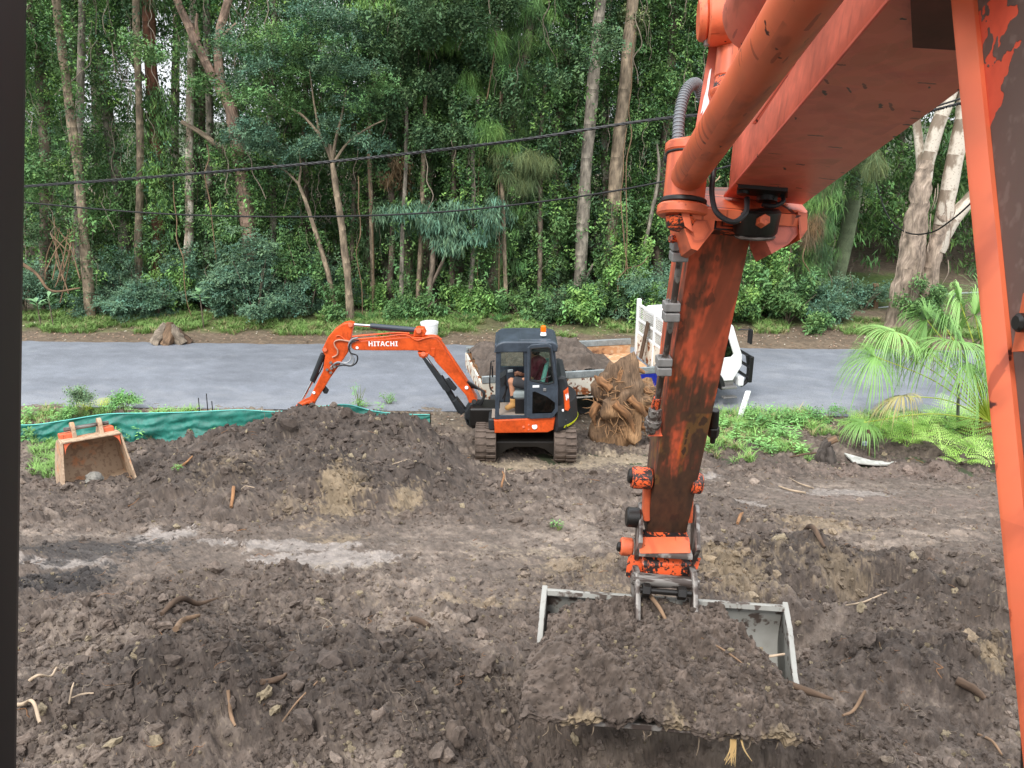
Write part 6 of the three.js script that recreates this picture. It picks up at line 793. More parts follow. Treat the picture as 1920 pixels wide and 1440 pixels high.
tree({ label: 'creeper hung tree at the right shoulder of the tall grey trunks', D: 29, path: [[1330, 590], [1325, 400], [1320, 200], [1318, 0], [1316, -100]], r: [0.2, 0.17, 0.13], bark: 'brown', vine: 400, vineW: 1.2, tint: 'dark', crown: [[1330, 300, 60, 150, 300], [1310, 60, 70, 80, 240, 0, 'mid']] });
tree({ label: 'grey brown trunk wrapped in dead vine under the boom', D: 26.4, path: [[1522, 590], [1530, 480], [1542, 370], [1556, 250], [1570, 100], [1580, -60]], r: [0.24, 0.21, 0.19], bark: 'tan', tint: 'dry', kind: 'needle', vine: 420, vineW: 0.45, vineTop: 0.8, crown: [[1500, 420, 26, 70, 120, 0, 'dry'], [1620, 300, 40, 30, 90, 0, 'olive'], [1600, 270, 50, 30, 90, 0, 'olive']] });
tree({ label: 'short grey trunk seen below the swing yoke among green shrubs', D: 26, path: [[1408, 600], [1422, 520], [1434, 460], [1440, 380], [1444, 250], [1448, 60]], r: [0.17, 0.15, 0.12], bark: 'grey', tint: 'mid', vine: 220, vineW: 0.6, crown: [[1380, 480, 40, 60, 130], [1470, 470, 40, 50, 140, 0, 'bright']] });
{ // the pale gum at the right with ragged brown bark at its foot
  const D = 24.6, b = PZ(1694, 600, D), base = V(b.x, groundFar(b.x, -D) - 0.1, -D), t = thing('gum_tree', 'great white gum with ragged brown bark and ivy round its foot', 'tree', base), W = (x, y, d = 0) => PZ(x, y, D + d);
  part('trunk', taper([base, W(1698, 540), W(1712, 470), W(1722, 400), W(1728, 350), W(1738, 300)], [0.56, 0.4, 0.34, 0.29, 0.25, 0.21], 16, 40, 0.25, 5), BARK.shag, t, 'shaggy brown lower trunk');
  part('trunk', taper([base.clone().add(V(0.5, 0, 0)), W(1738, 540), W(1752, 470), W(1764, 430), W(1772, 395)], [0.28, 0.25, 0.24, 0.23, 0.22], 14, 30, 0.22, 9), BARK.shag, t);
  for (const [p, r] of [[[[1730, 350], [1742, 290], [1760, 230], [1780, 180], [1800, 120], [1822, 40], [1840, -60]], [0.21, 0.2, 0.19, 0.17]], [[[1768, 420], [1778, 360], [1792, 290], [1806, 220], [1812, 130], [1815, 0], [1818, -80]], [0.25, 0.23, 0.21, 0.19]], [[[1756, 470], [1775, 430], [1800, 395], [1830, 362], [1870, 320], [1920, 240]], [0.25, 0.21, 0.19, 0.16]], [[[1728, 350, 0.3], [1724, 280, 0.4], [1718, 220, 0.5], [1712, 150, 0.5], [1708, 40, 0.5]], [0.13, 0.12, 0.1, 0.08]]]) part('limb', taper(p.map((a) => W(...a)), r, 14, 36, 0.08, 3), BARK.pale, t, 'smooth white limb');
  const R = rng(8), rag = []; for (let i = 0; i < 46; i++) { const q = R(), cx = lerp(1696, 1730, q) + (R() - 0.5) * lerp(70, 36, q) + (R() < 0.35 ? 45 : 0), y0 = lerp(560, 330, q), a = W(cx, y0, -0.45 - 0.1 * R()), l = 0.4 + R() * 0.9; rag.push(taper([a, a.clone().add(V((R() - 0.5) * 0.12, -l * 0.5, 0.1)), a.clone().add(V((R() - 0.5) * 0.25, -l, 0.05 + 0.12 * R()))], [0.012, 0.018, 0.004], 4, 6)); } part('bark_strips', join(rag), BARK.shag, t);
  const c = new Crown(77, 'mid', 1.0); c.blob(W(1690, 570, -0.6), 0.7, 0.5, 0.4, 110); c.blob(W(1745, 540, -0.5), 0.5, 0.7, 0.4, 150); c.blob(W(1740, 590, -0.6), 0.8, 0.4, 0.4, 100); c.add(t, 'broad', 'ivy'); const h = new Crown(78, 'olive', 1.2); for (let i = 0; i < 6; i++) h.blob(W(1700 + i * 40, -140 - (i % 3) * 40), 1.8, 1.0, 1.8, 120); h.add(t, 'droop');
}
// stems deeper in, alike
{ const R = rng(61); for (const [x, D, r, bark, lean] of [[120, 33, 0.2, 'grey', 20], [200, 36, 0.22, 'pale', -25], [320, 34, 0.2, 'pale', 12], [372, 37, 0.22, 'grey', -10], [355, 31, 0.14, 'brown', 25], [540, 33, 0.16, 'grey', 8], [585, 30, 0.12, 'brown', -10], [695, 28.2, 0.18, 'brown', 6], [715, 30, 0.15, 'dark', -12], [735, 33, 0.18, 'brown', 10], [830, 31, 0.16, 'dark', -6], [888, 31, 0.17, 'dark', 8], [940, 33, 0.18, 'grey', 12], [985, 30, 0.15, 'brown', 14], [1010, 34, 0.2, 'pale', 10], [1175, 31, 0.14, 'dark', 8], [1205, 32, 0.17, 'brown', 12], [1290, 33, 0.2, 'brown', 8], [1465, 32, 0.2, 'brown', 16], [1650, 37, 0.2, 'grey', 10], [1755, 38, 0.22, 'grey', 14], [1670, 33, 0.16, 'grey', 18], [700, 26.4, 0.08, 'tan', -8], [730, 26.9, 0.11, 'brown', 8], [752, 25.9, 0.07, 'grey', 5], [782, 26.2, 0.09, 'tan', 12], [845, 26.4, 0.1, 'brown', 4], [880, 26.0, 0.08, 'grey', 10], [900, 27.2, 0.12, 'brown', 16], [950, 26.1, 0.07, 'tan', -6], [660, 27.5, 0.1, 'brown', 5], [1010, 26.5, 0.09, 'brown', 10], [140, 27, 0.14, 'grey', 14], [265, 27.2, 0.13, 'tan', -10], [345, 27, 0.15, 'pale', 16], [395, 28, 0.14, 'grey', -8], [505, 27.4, 0.14, 'grey', 10], [725, 28.4, 0.15, 'grey', 8], [920, 28.2, 0.15, 'pale', 14], [1075, 28.5, 0.15, 'grey', 10], [1130, 28.6, 0.14, 'pale', 12]])
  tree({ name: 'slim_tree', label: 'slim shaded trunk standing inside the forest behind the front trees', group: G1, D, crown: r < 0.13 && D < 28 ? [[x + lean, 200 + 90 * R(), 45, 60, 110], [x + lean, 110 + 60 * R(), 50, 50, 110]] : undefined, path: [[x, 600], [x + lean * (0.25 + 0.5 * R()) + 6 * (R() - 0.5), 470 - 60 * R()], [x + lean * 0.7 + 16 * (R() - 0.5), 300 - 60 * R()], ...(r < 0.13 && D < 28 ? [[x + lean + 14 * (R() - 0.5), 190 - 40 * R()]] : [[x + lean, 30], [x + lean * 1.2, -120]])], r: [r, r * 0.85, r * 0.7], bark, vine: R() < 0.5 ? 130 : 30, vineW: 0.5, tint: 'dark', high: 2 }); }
// the wood behind, one mass of leaves
{ const R = rng(909);
  for (const [nm, lab, kind, n, tint] of [['forest_foliage', 'dense dark leaf mass of the wood behind the front trees', 'broad', 26000, 'mid'], ['forest_foliage', 'paler drooping leaf mass high in the wood behind', 'droop', 11000, 'mid']]) {
    const c = new Crown(kind === 'broad' ? 5001 : 5002, tint, 1.9); let k = 0;
    while (c.m.length < n && k++ < n * 6) { const D = 28.5 + 14 * Math.pow(R(), 0.8), px = -160 + R() * 2240, py = -330 + R() * 960, p = PZ(px, py, D); if (p.y < groundFar(p.x, p.z) + 0.1) continue;
      const g = N3(p.x * 0.33, p.y * 0.33, p.z * 0.33) + 0.5 * N3(p.x * 0.9, p.y * 0.9, p.z * 0.9); if (g < -0.16) continue;
      let keep = 1; const gap = (x, y, rx, ry, a) => { const q = ((px - x) / rx) ** 2 + ((py - y) / ry) ** 2; if (q < 1.4) keep *= 1 - a * Math.exp(-q * 0.9); }; gap(200, 170, 80, 130, 0.9); gap(345, 200, 90, 140, 0.92); gap(270, 110, 70, 80, 0.88); gap(1005, 190, 40, 110, 0.85); gap(560, 150, 30, 40, 0.5); gap(1740, 240, 60, 60, 0.7); gap(1630, 520, 75, 70, 1); gap(1790, 480, 60, 70, 0.75); gap(1000, 20, 120, 50, 0.5); gap(570, 20, 60, 40, 0.5); if (D < 34) { gap(830, 540, 160, 60, 0.7); gap(500, 500, 100, 80, 0.5); } if (R() > keep) continue;
      c.put(p, 1, TINT[R() < 0.14 ? 'bright' : tint]); }
    const half = [[], []], hc = [[], []]; c.m.forEach((m, i) => { half[i % 2].push(m); hc[i % 2].push(c.c[i]); });
    half.forEach((l, v) => stuff(nm, lab + (v ? ', upper twigs' : ''), 'foliage', SPRAY[kind][v], leafMat, l, hc[v]));
  } }
// bare creepers and twigs threading the forest front, uncountable
{ const R = rng(515); for (let v = 0; v < 2; v++) { const Q = rng(v + 90), pts = []; for (let k = 0; k < 7; k++) pts.push(V((Q() - 0.5) * 0.1, k / 6, (Q() - 0.5) * 0.1)); const g = taper(pts, [0.0045, 0.006, 0.003], 5, 18), m = [], c = []; for (let i = 0; i < 420; i++) { const D = 25.4 + 4.5 * R(), p = PZ(40 + 1560 * R(), -20 + 600 * R(), D); if (p.y < 0.4) continue; const l = 0.7 + 2.2 * R() * R(), th = 0.7 + 1.2 * R(), a = R() < 0.7 ? 0.35 : 1.3; m.push(mat4(p, new THREE.Euler((R() - 0.5) * a, R() * 6, (R() - 0.5) * a), V(l * th * 0.8, l, l * th * 0.8))); const k = 0.6 + 0.6 * R(); c.push(new THREE.Color(0.26 * k, 0.21 * k, 0.16 * k)); } stuff('creeper_twigs', v ? 'thin pale twigs threading through the forest front' : 'bare thin creepers hanging through the forest front', 'creepers', g, std(0xffffff, 0.9), m, c); } }
// vine columns: leaves hanging in upright curtains just behind the front trunks
{ const R = rng(1212); for (const [kind, n, lab, seed] of [['broad', 9000, 'upright curtains of small creeper leaves in the forest front', 6001], ['fine', 6000, 'fine twiggy leaf screens between the forest trunks', 6002]]) { const c = new Crown(seed, 'mid', kind === 'fine' ? 1.2 : 0.95); let k = 0; while (c.m.length < n && k++ < n * 9) { const D = 26.6 + 3.6 * R(), px = 20 + 1620 * R(), py = -60 + 640 * Math.pow(R(), 1.15), p = PZ(px, py, D); if (p.y < 0.6) continue; const g = N3(p.x * 0.75, p.y * 0.22, p.z * 0.6 + 40) + 0.45 * N3(p.x * 2.1, p.y * 0.8, p.z * 2) ; if (g < 0.04 + (py > 430 ? 0.16 : 0) + (px > 120 && px < 480 && py < 400 ? 0.22 : 0) + (px > 1540 && py > 380 ? 0.5 : 0)) continue; c.put(p, 1, TINT[R() < 0.3 ? 'bright' : R() < 0.5 ? 'mid' : R() < 0.5 ? 'dark' : 'blue']); } stuff('creeper_curtain', lab, 'foliage', SPRAY[kind][0], leafMat, c.m, c.c); } }
// shrubs along the forest edge
function shrub(name, label, group, px, s, w, h, kind, tint, n, seed, size = 1) { const x0 = PZ(px, 620, s).x, z = -(s - ROADYAW * x0), x = (px - 960) / FOCAL * (-z * 1.02), y = groundFar(x, z); const t = thing(name, label, 'shrub', V(x, y - 0.03, z), group), R = rng(seed), stems = []; for (let i = 0; i < 5; i++) { const a = R() * 6.28, q = V(x + Math.cos(a) * w * 0.35, y + h * (0.6 + 0.3 * R()), z + Math.sin(a) * w * 0.35); stems.push(taper([V(x, y - 0.03, z), V(x, y, z).lerp(q, 0.5).add(V(0, 0.08, 0)), q], [0.02, 0.014, 0.006], 5, 7)); } part('stems', join(stems), BARK.brown, t); const c = new Crown(seed, tint, size); for (let i = 0; i < 5; i++) c.blob(V(x + (R() - 0.5) * w * 0.9, y + h * (0.18 + 0.5 * R()), z + (R() - 0.5) * w * 0.6), w * (0.2 + 0.2 * R()), h * (0.15 + 0.2 * R()), w * 0.25, n * 0.2); for (let i = 0; i < 5; i++) { const a = V(x + (R() - 0.5) * w * 0.9, y + h * 0.5, z + (R() - 0.5) * w * 0.4), b = a.clone().add(V((R() - 0.5) * w * 0.4, h * (0.3 + 0.4 * R()), 0)); for (let k = 0; k < n * 0.07; k++) c.put(mid(a, b, R()).add(rv(R).multiplyScalar(0.1)), 1); } c.add(t, kind, 'leaves'); return t; }
{ const R = rng(321); let i = 0;
  for (let px = 45; px < 1640; px += 30 + R() * 16) { i++; if (px > 1555 && px < 1600) continue; const type = R(), open = px > 660 && px < 1010, tall = R() * (open ? 0.15 : 1), s = 25.0 + R() * 1.7; if (open && R() < 0.3) continue;
    if (type < 0.4) shrub('broadleaf_shrub', 'leafy broad-leaved shrub at the forest edge across the road', 'broad-leaved shrubs at the forest edge', px, s, 1.1 + R() * 0.7, 0.7 + 1.1 * tall, 'broad', R() < 0.35 ? 'bright' : 'mid', 150, 1000 + i, 1.0);
    else if (type < 0.75) shrub('bluegreen_shrub', 'fine-leaved blue-green shrub at the forest edge across the road', 'fine-leaved shrubs at the forest edge', px, s, 1.2 + R() * 0.8, 0.8 + 1.2 * tall, 'fine', 'blue', 190, 1000 + i, 1.15);
    else shrub('dark_shrub', 'low dark green shrub at the forest edge across the road', 'dark shrubs at the forest edge', px, s, 1.1 + R() * 0.7, 0.5 + 0.8 * tall, 'broad', 'dark', 150, 1000 + i, 0.95); }
  for (const [px, s, w, h, k, t, n, lab] of [[480, 25, 2.3, 2.7, 'fine', 'blue', 520, 'biggest blue-green shrub, broad and rounded, right of the split grey stump'], [520, 25.3, 1.6, 2.1, 'fine', 'blue', 300, 'narrower blue-green shrub leaning on the biggest one'], [440, 25.2, 1.4, 2.2, 'broad', 'blue', 240, 'broad-leaved bluish shrub below the forked gum'], [1480, 25.2, 2.2, 1.5, 'broad', 'mid', 380, 'large mid green bush before the dead vine trunk'], [1420, 25.3, 1.6, 1.8, 'broad', 'bright', 260, 'bright green bush below the swing yoke'], [1560, 25.4, 1.5, 0.8, 'fine', 'blue', 200, 'blue-green bush at the foot of the greenish pole'], [1340, 25.2, 1.8, 1.4, 'broad', 'mid', 260, 'leafy bush behind the truck cab and the dipper'], [580, 25.6, 1.8, 2.8, 'broad', 'mid', 330, 'tall leafy bush left of the thin leaning sapling'], [290, 25.2, 2.0, 1.2, 'fine', 'blue', 320, 'wide low blue-green bush behind the split grey stump'], [1090, 25.2, 1.8, 1.1, 'broad', 'bright', 240, 'bright bush at the foot of the dark lichen spotted trunk'], [1230, 25, 1.6, 1.2, 'broad', 'bright', 240, 'bright bush behind the slatted headboard of the truck'], [1180, 26, 1.5, 2.2, 'broad', 'bright', 240, 'tall bright bush beside the pale grey trunk']]) shrub('tall_shrub', lab, undefined, px, s, w, h, k, t, n, 2000 + px, 1.1);
  const herb = (px, py, seed) => { const p = PZ(px, py, 24.6), t = thing('broad_leaf_plant', 'rosette of big pale green leaves at the forest edge', 'plant', V(p.x, groundFar(p.x, p.z) - 0.02, p.z), 'big-leaved rosettes at the forest edge'), L = new Leafy(), Q = rng(seed); for (let k = 0; k < 14; k++) { const a = Q() * 6.28, d = V(Math.cos(a), 0.2 + Q() * 0.9, Math.sin(a)).normalize(); L.blade(V(p.x, p.y - 0.12 + k * 0.02, p.z), d, d.clone().cross(V(0, 1, 0)).normalize(), 0.26 + 0.22 * Q(), 0.1 + 0.06 * Q(), 0.3); } part('leaves', L.build(), std(0x7fa878, 0.6), t); part('stem', cyl(V(p.x, groundFar(p.x, p.z) - 0.02, p.z), V(p.x, p.y + 0.1, p.z), 0.02, 0.012, 6), BARK.brown, t); };
  herb(375, 555, 1); herb(92, 566, 2); herb(70, 574, 3);
}
// grass on both verges
{ const R = rng(44), lists = [[], []], cols = [[], []];
  const put = (x, z, y, s, c) => { const k = R() < 0.5 ? 0 : 1; lists[k].push(mat4(V(x, y, z), new THREE.Euler((R() - 0.5) * 0.3, R() * 6, (R() - 0.5) * 0.3), V(s, s * (0.7 + 0.6 * R()), s))); const v = 0.7 + 0.6 * R(); cols[k].push(new THREE.Color(c[0] * v, c[1] * v, c[2] * v)); };
  for (let i = 0; i < 13000; i++) { const x = -19 + R() * 34, s = 23.6 + 2.0 * R(), z = -(s - ROADYAW * x), n = N3(x * 0.7, 3, z * 0.7) + 0.5 * N3(x * 2.1, 3, z * 2.1); if (n < (x > 1 ? 0.12 : -0.25) + (s < 24.1 ? 0.22 : 0)) continue; put(x, z, profile(s) + 0.05, 0.55 + 0.45 * R(), R() < 0.15 ? [0.34, 0.3, 0.15] : [0.2, 0.34, 0.09]); }
  for (let i = 0; i < 5200; i++) { const left = R() < 0.35, x = left ? -11.5 + 5.5 * R() : 3.6 + 8 * R(), d = left ? 13.6 + 4 * R() : 14.6 + 2.9 * R(), z = -d, s = sOf(x, z); if (s > 17.6 || (x > 5.9 && d < 16)) continue; const n = N3(x * 0.9, 13, z * 0.9) + 0.5 * N3(x * 2.7, 3, z * 2.7); if (n < (left ? 0.28 : -0.12) + (s < 15.2 && !left ? 0.25 : 0) + (left && s < 16.3 ? 0.15 : 0)) continue; put(x, z, full(x, z) - 0.01, 0.6 + 0.5 * R(), R() < 0.2 ? [0.36, 0.32, 0.15] : [0.22, 0.4, 0.1]); }
  for (let i = 0; i < 260; i++) { const p = PG(60 + 70 * R(), 800 + 95 * R()), z = p.z; put(p.x, z, full(p.x, z), 0.5 + 0.4 * R(), [0.2, 0.36, 0.09]); }
  lists.forEach((l, v) => stuff('verge_grass', v ? 'short green grass blades along the far road verge and near bank' : 'tufts of green grass on both road verges', 'grass', SPRAY.grass[v], leafMat, l, cols[v]));
  const hl = [[], []], hcol = [[], []]; for (let i = 0; i < 520; i++) { const left = R() < 0.3, x = left ? -11.5 + 9 * R() : 3.4 + 8 * R(), d = left ? 15.6 + 1.8 * R() : 14.9 + 2.4 * R(), s = sOf(x, -d); if (s > 17.5 || (x > 5.9 && d < 16) || N3(x * 0.8, 23, d * 0.8) < (left ? 0.1 : -0.05)) continue; const k = i % 2, q = 0.5 + 0.7 * R(), v = 0.7 + 0.6 * R(); hl[k].push(mat4(V(x, full(x, -d), -d), new THREE.Euler(0, R() * 6, 0), V(q, q * 1.2, q))); hcol[k].push(new THREE.Color(0.2 * v, 0.42 * v, 0.12 * v)); }
  hl.forEach((l, v) => stuff('verge_weeds', v ? 'small soft green weeds among the near grass' : 'pale green leafy weeds along the near road edge', 'weeds', SPRAY.herb[v], leafMat, l, hcol[v]));
}
// ---------------------------------------------------------------- palm, ferns and weeds on the near verge
function frond(o, dir, len, droop, width, mat4x) { const L = mat4x, n = 10, side = dir.clone().cross(V(0, 1, 0)).normalize(), at = (t) => o.clone().addScaledVector(dir, len * t).add(V(0, -droop * len * t * t, 0)); for (let k = 1; k <= n; k++) { const t = 0.15 + 0.85 * k / n, p = at(t), l = width * len * Math.pow(1 - t, 0.75) * (t < 0.35 ? 0.7 + t : 1) + 0.02, fw = at(Math.min(1, t + 0.02)).sub(at(t - 0.02)).normalize(); for (const s of [1, -1]) { const d = side.clone().multiplyScalar(s).addScaledVector(fw, 0.55).add(V(0, -0.12, 0)).normalize(), m = Math.max(3, Math.round(l / 0.045)); for (let j = 0; j < m; j++) { const q = p.clone().addScaledVector(d, l * (j + 0.3) / m), w = l * 0.17 * (1 - j / m) + 0.01; for (const z of [1, -1]) { const e = fw.clone().multiplyScalar(z * s * 1).addScaledVector(d, 0.5).normalize(); L.blade(q, e, e.clone().cross(V(0, 1, 0)).normalize(), w, 0.007 + w * 0.16, 0.1); } } L.blade(p, d, fw, l, 0.007, 0.05); } } L.strip([o, at(0.5), at(1)], 0.012, side); }
function fern(px, py, size, n, seed, color, label, group) { const p = PG(px, py), R = rng(seed), L = new Leafy(), base = V(p.x, full(p.x, p.z) - 0.02, p.z), t = thing('fern', label, 'fern', base, group); for (let i = 0; i < n; i++) { const a = i / n * 6.28 + R() * 0.7, d = V(Math.cos(a), 0.9 + 0.7 * R(), Math.sin(a)).normalize(); frond(base.clone(), d, size * 1.4 * (0.75 + 0.4 * R()), 0.38 + 0.2 * R(), 0.34, L); } part('fronds', L.build(), std(color, 0.6), t); }
{ const GF = 'bright ferns beside the palm', lab = 'bright lime green bracken fern at the foot of the palm';
  [[1630, 812, 0.7], [1690, 800, 0.8], [1755, 812, 0.9], [1815, 800, 0.85], [1700, 838, 0.75], [1765, 848, 0.8], [1830, 850, 0.8], [1890, 830, 0.85], [1800, 868, 0.6], [1860, 872, 0.6], [1660, 830, 0.7], [1725, 825, 0.85], [1845, 815, 0.85], [1780, 800, 0.9], [1600, 805, 0.5]].forEach(([x, y, s], i) => fern(x, y, s, 7, 400 + i, [0xacd968, 0xc6ec84, 0x97c95c, 0xb8e272][i % 4], lab, GF));
  fern(182, 768, 0.55, 6, 450, 0xb9c53a, 'yellowing fern behind the green silt fence', undefined); fern(248, 762, 0.45, 6, 451, 0x8fbf6a, 'small pale green fern behind the green silt fence', undefined);
  const und = 'dark fern at the edge of the shaded forest'; for (const [px, s] of [[690, 0.9], [880, 0.9], [870, 0.7], [935, 0.6]]) { const p = PZ(px, 600, 25.1), R = rng(px), L = new Leafy(), base = V(p.x, groundFar(p.x, p.z), p.z), t = thing('fern', und, 'fern', base, 'dark ferns under the forest'); for (let i = 0; i < 9; i++) { const a = i / 9 * 6.28 + R(), d = V(Math.cos(a) * 0.7, 0.9, Math.sin(a) * 0.7).normalize(); frond(base.clone(), d, s * (0.8 + 0.4 * R()), 0.4, 0.2, L); } part('fronds', L.build(), std(0x3f7038, 0.6), t); }
}
{ // fan palm: leaves on long stalks from a stub behind the orange boom
  const D = 15.9, W = (x, y, d = 0) => PZ(x, y, D + d), c0 = W(1858, 780), base = V(c0.x, full(c0.x, -D) - 0.02, -D), t = thing('fan_palm', 'young fan palm with drooping bright green leaves over the verge', 'palm', base), heart = base.clone().add(V(0, 0.35, 0)), R = rng(31);
  part('trunk', taper([base, base.clone().add(V(0.02, 0.2, 0)), heart], [0.2, 0.17, 0.1], 12, 10, 0.2, 2), BARK.shag, t);
  const rag = []; for (let i = 0; i < 60; i++) { const a = R() * 6.28, q = base.clone().add(V(Math.cos(a) * 0.16, 0.1 + 0.3 * R(), Math.sin(a) * 0.16)), e = q.clone().add(V(Math.cos(a) * 0.5 * R() - 0.1, -0.2 * R(), Math.sin(a) * 0.3 * R())); rag.push(taper([q, q.clone().lerp(e, 0.5).add(V(0, 0.05, 0)), e], [0.01, 0.008, 0.004], 4, 5)); } part('dead_fibres', join(rag), std(0x7a4f30, 0.95), t);
  const mats = [std(0x7aa556, 0.55), std(0x8db766, 0.55), std(0x689348, 0.6), std(0xa39a66, 0.7)];
  [[1640, 668, -0.5, 0.75, -1, -0.1], [1678, 622, -0.2, 0.85, -1, 0.25], [1738, 600, 0.2, 0.85, -0.5, 0.6], [1790, 640, -0.6, 0.95, -0.35, 0.1], [1828, 590, 0.1, 0.95, 0.1, 1], [1850, 640, -0.4, 0.95, 0.3, 0.4], [1690, 742, -0.9, 0.6, -1, -0.2], [1745, 660, -0.2, 0.85, -0.7, 0.2], [1880, 610, 0.3, 0.9, 0.6, 0.6], [1620, 792, -0.6, 0.55, -1, 0.1], [1800, 565, 0.6, 0.85, -0.2, 1], [1860, 700, -0.8, 0.8, 0.4, 0.1], [1665, 650, 0.4, 0.8, -1, 0.05], [1715, 640, 0.5, 0.85, -0.8, 0.35], [1770, 610, -0.1, 0.9, -0.4, 0.7], [1815, 680, -0.7, 0.8, -0.3, -0.1], [1840, 560, 0.4, 0.9, 0.2, 1]].forEach(([px, py, dz, len0, ox, oy], i) => { const len = len0 * 1.05;
    const h = W(px, py, dz * -1 * -1), out = V(ox, oy, -dz * 0.5).normalize(), L = new Leafy(), st = h.clone().sub(heart);
    const stalk = part('stalk', taper([heart, heart.clone().lerp(h, 0.5).add(V(0, 0.18, 0)), h], [0.018, 0.012, 0.009], 6, 14), std(0xb5c24d, 0.5), t);
    const nrm = out.clone().cross(V(0, 0, 1)).normalize(), sideV = out.clone().cross(V((R() - 0.5) * 1.4, 1, 0.2 + (R() - 0.5) * 1.4)).normalize(), nb = 84;
    for (let k = 0; k < nb; k++) { const a = lerp(-2.1, 2.1, k / (nb - 1)), d = out.clone().multiplyScalar(Math.cos(a)).addScaledVector(sideV, Math.sin(a)).add(V(0, 0.12, 0.1 * (R() - 0.5))).normalize(), l = len * (0.8 + 0.25 * R()) * (0.72 + 0.28 * Math.cos(a * 0.6)), dr = 0.35 + 0.9 * R() * R() + (R() < 0.12 ? 0.7 : 0), at = (q) => h.clone().addScaledVector(d, l * q).add(V(0, -dr * l * q * q * q, 0)), s = d.clone().cross(V(0, 1, 0)).normalize().multiplyScalar(1); L.strip([h.clone(), at(0.25), at(0.5), at(0.72), at(0.88), at(1).add(V(0, -0.06, 0))], 0.0145, s); }
    part('fan', L.build(), mats[i % 7 === 6 ? 3 : i % 3], stalk);
  });
}
function weed(px, py, h, w, kind, tint, n, seed, label, size = 0.7) { const p = PG(px, py), y = full(p.x, p.z), t = thing('weed_bush', label, 'weed', V(p.x, y - 0.02, p.z)), R = rng(seed), st = []; for (let i = 0; i < 7; i++) { const q = V(p.x + (R() - 0.5) * w, y + h * (0.6 + 0.4 * R()), p.z + (R() - 0.5) * w * 0.6); st.push(taper([V(p.x, y - 0.02, p.z), V(p.x, y, p.z).lerp(q, 0.5).add(V((R() - 0.5) * 0.06, 0.04, 0)), q], [0.008, 0.006, 0.002], 4, 6)); } part('stems', join(st), std(0x7d8a55, 0.8), t); const c = new Crown(seed, tint, size); TINT.sage = [0.17, 0.27, 0.13]; c.t = TINT[tint]; c.blob(V(p.x, y + h * 0.5, p.z), w * 0.5, h * 0.5, w * 0.4, n); c.add(t, kind, 'leaves'); }
TINT.sage = [0.17, 0.27, 0.13]; TINT.fresh = [0.17, 0.36, 0.1];
weed(150, 785, 0.75, 0.6, 'fine', 'sage', 80, 1, 'greyish green weedy bush behind the silt fence', 0.75); weed(236, 778, 0.6, 0.45, 'fine', 'fresh', 60, 2, 'light green leafy weed behind the silt fence beside the small ferns', 0.75); weed(120, 790, 0.35, 0.5, 'fine', 'fresh', 40, 3, 'low green weed at the start of the silt fence', 0.6);
weed(672, 765, 0.6, 0.4, 'fine', 'fresh', 14, 4, 'thin bright weed rising over the road edge beside the compact excavator arm', 0.6); weed(730, 760, 0.35, 0.3, 'fine', 'fresh', 12, 5, 'small bright weed on the gravel edge under the compact boom', 0.6); weed(45, 830, 0.3, 0.3, 'herb', 'fresh', 10, 6, 'small green seedling before the silt fence', 0.8); weed(335, 885, 0.12, 0.2, 'herb', 'fresh', 3, 7, 'tiny green sprout on the soil heap', 0.6); weed(1048, 990, 0.06, 0.14, 'herb', 'fresh', 4, 8, 'torn green weed lying on the trodden soil', 0.5);
weed(1420, 800, 0.35, 0.8, 'fine', 'fresh', 30, 9, 'soft green weeds around the foot of the white post', 0.8); weed(1480, 795, 0.36, 0.8, 'fine', 'fresh', 24, 10, 'tallest pale green weeds on the near verge', 0.8); weed(1555, 790, 0.38, 0.8, 'fine', 'fresh', 34, 11, 'pale green weeds between the stump and the ferns', 0.8);

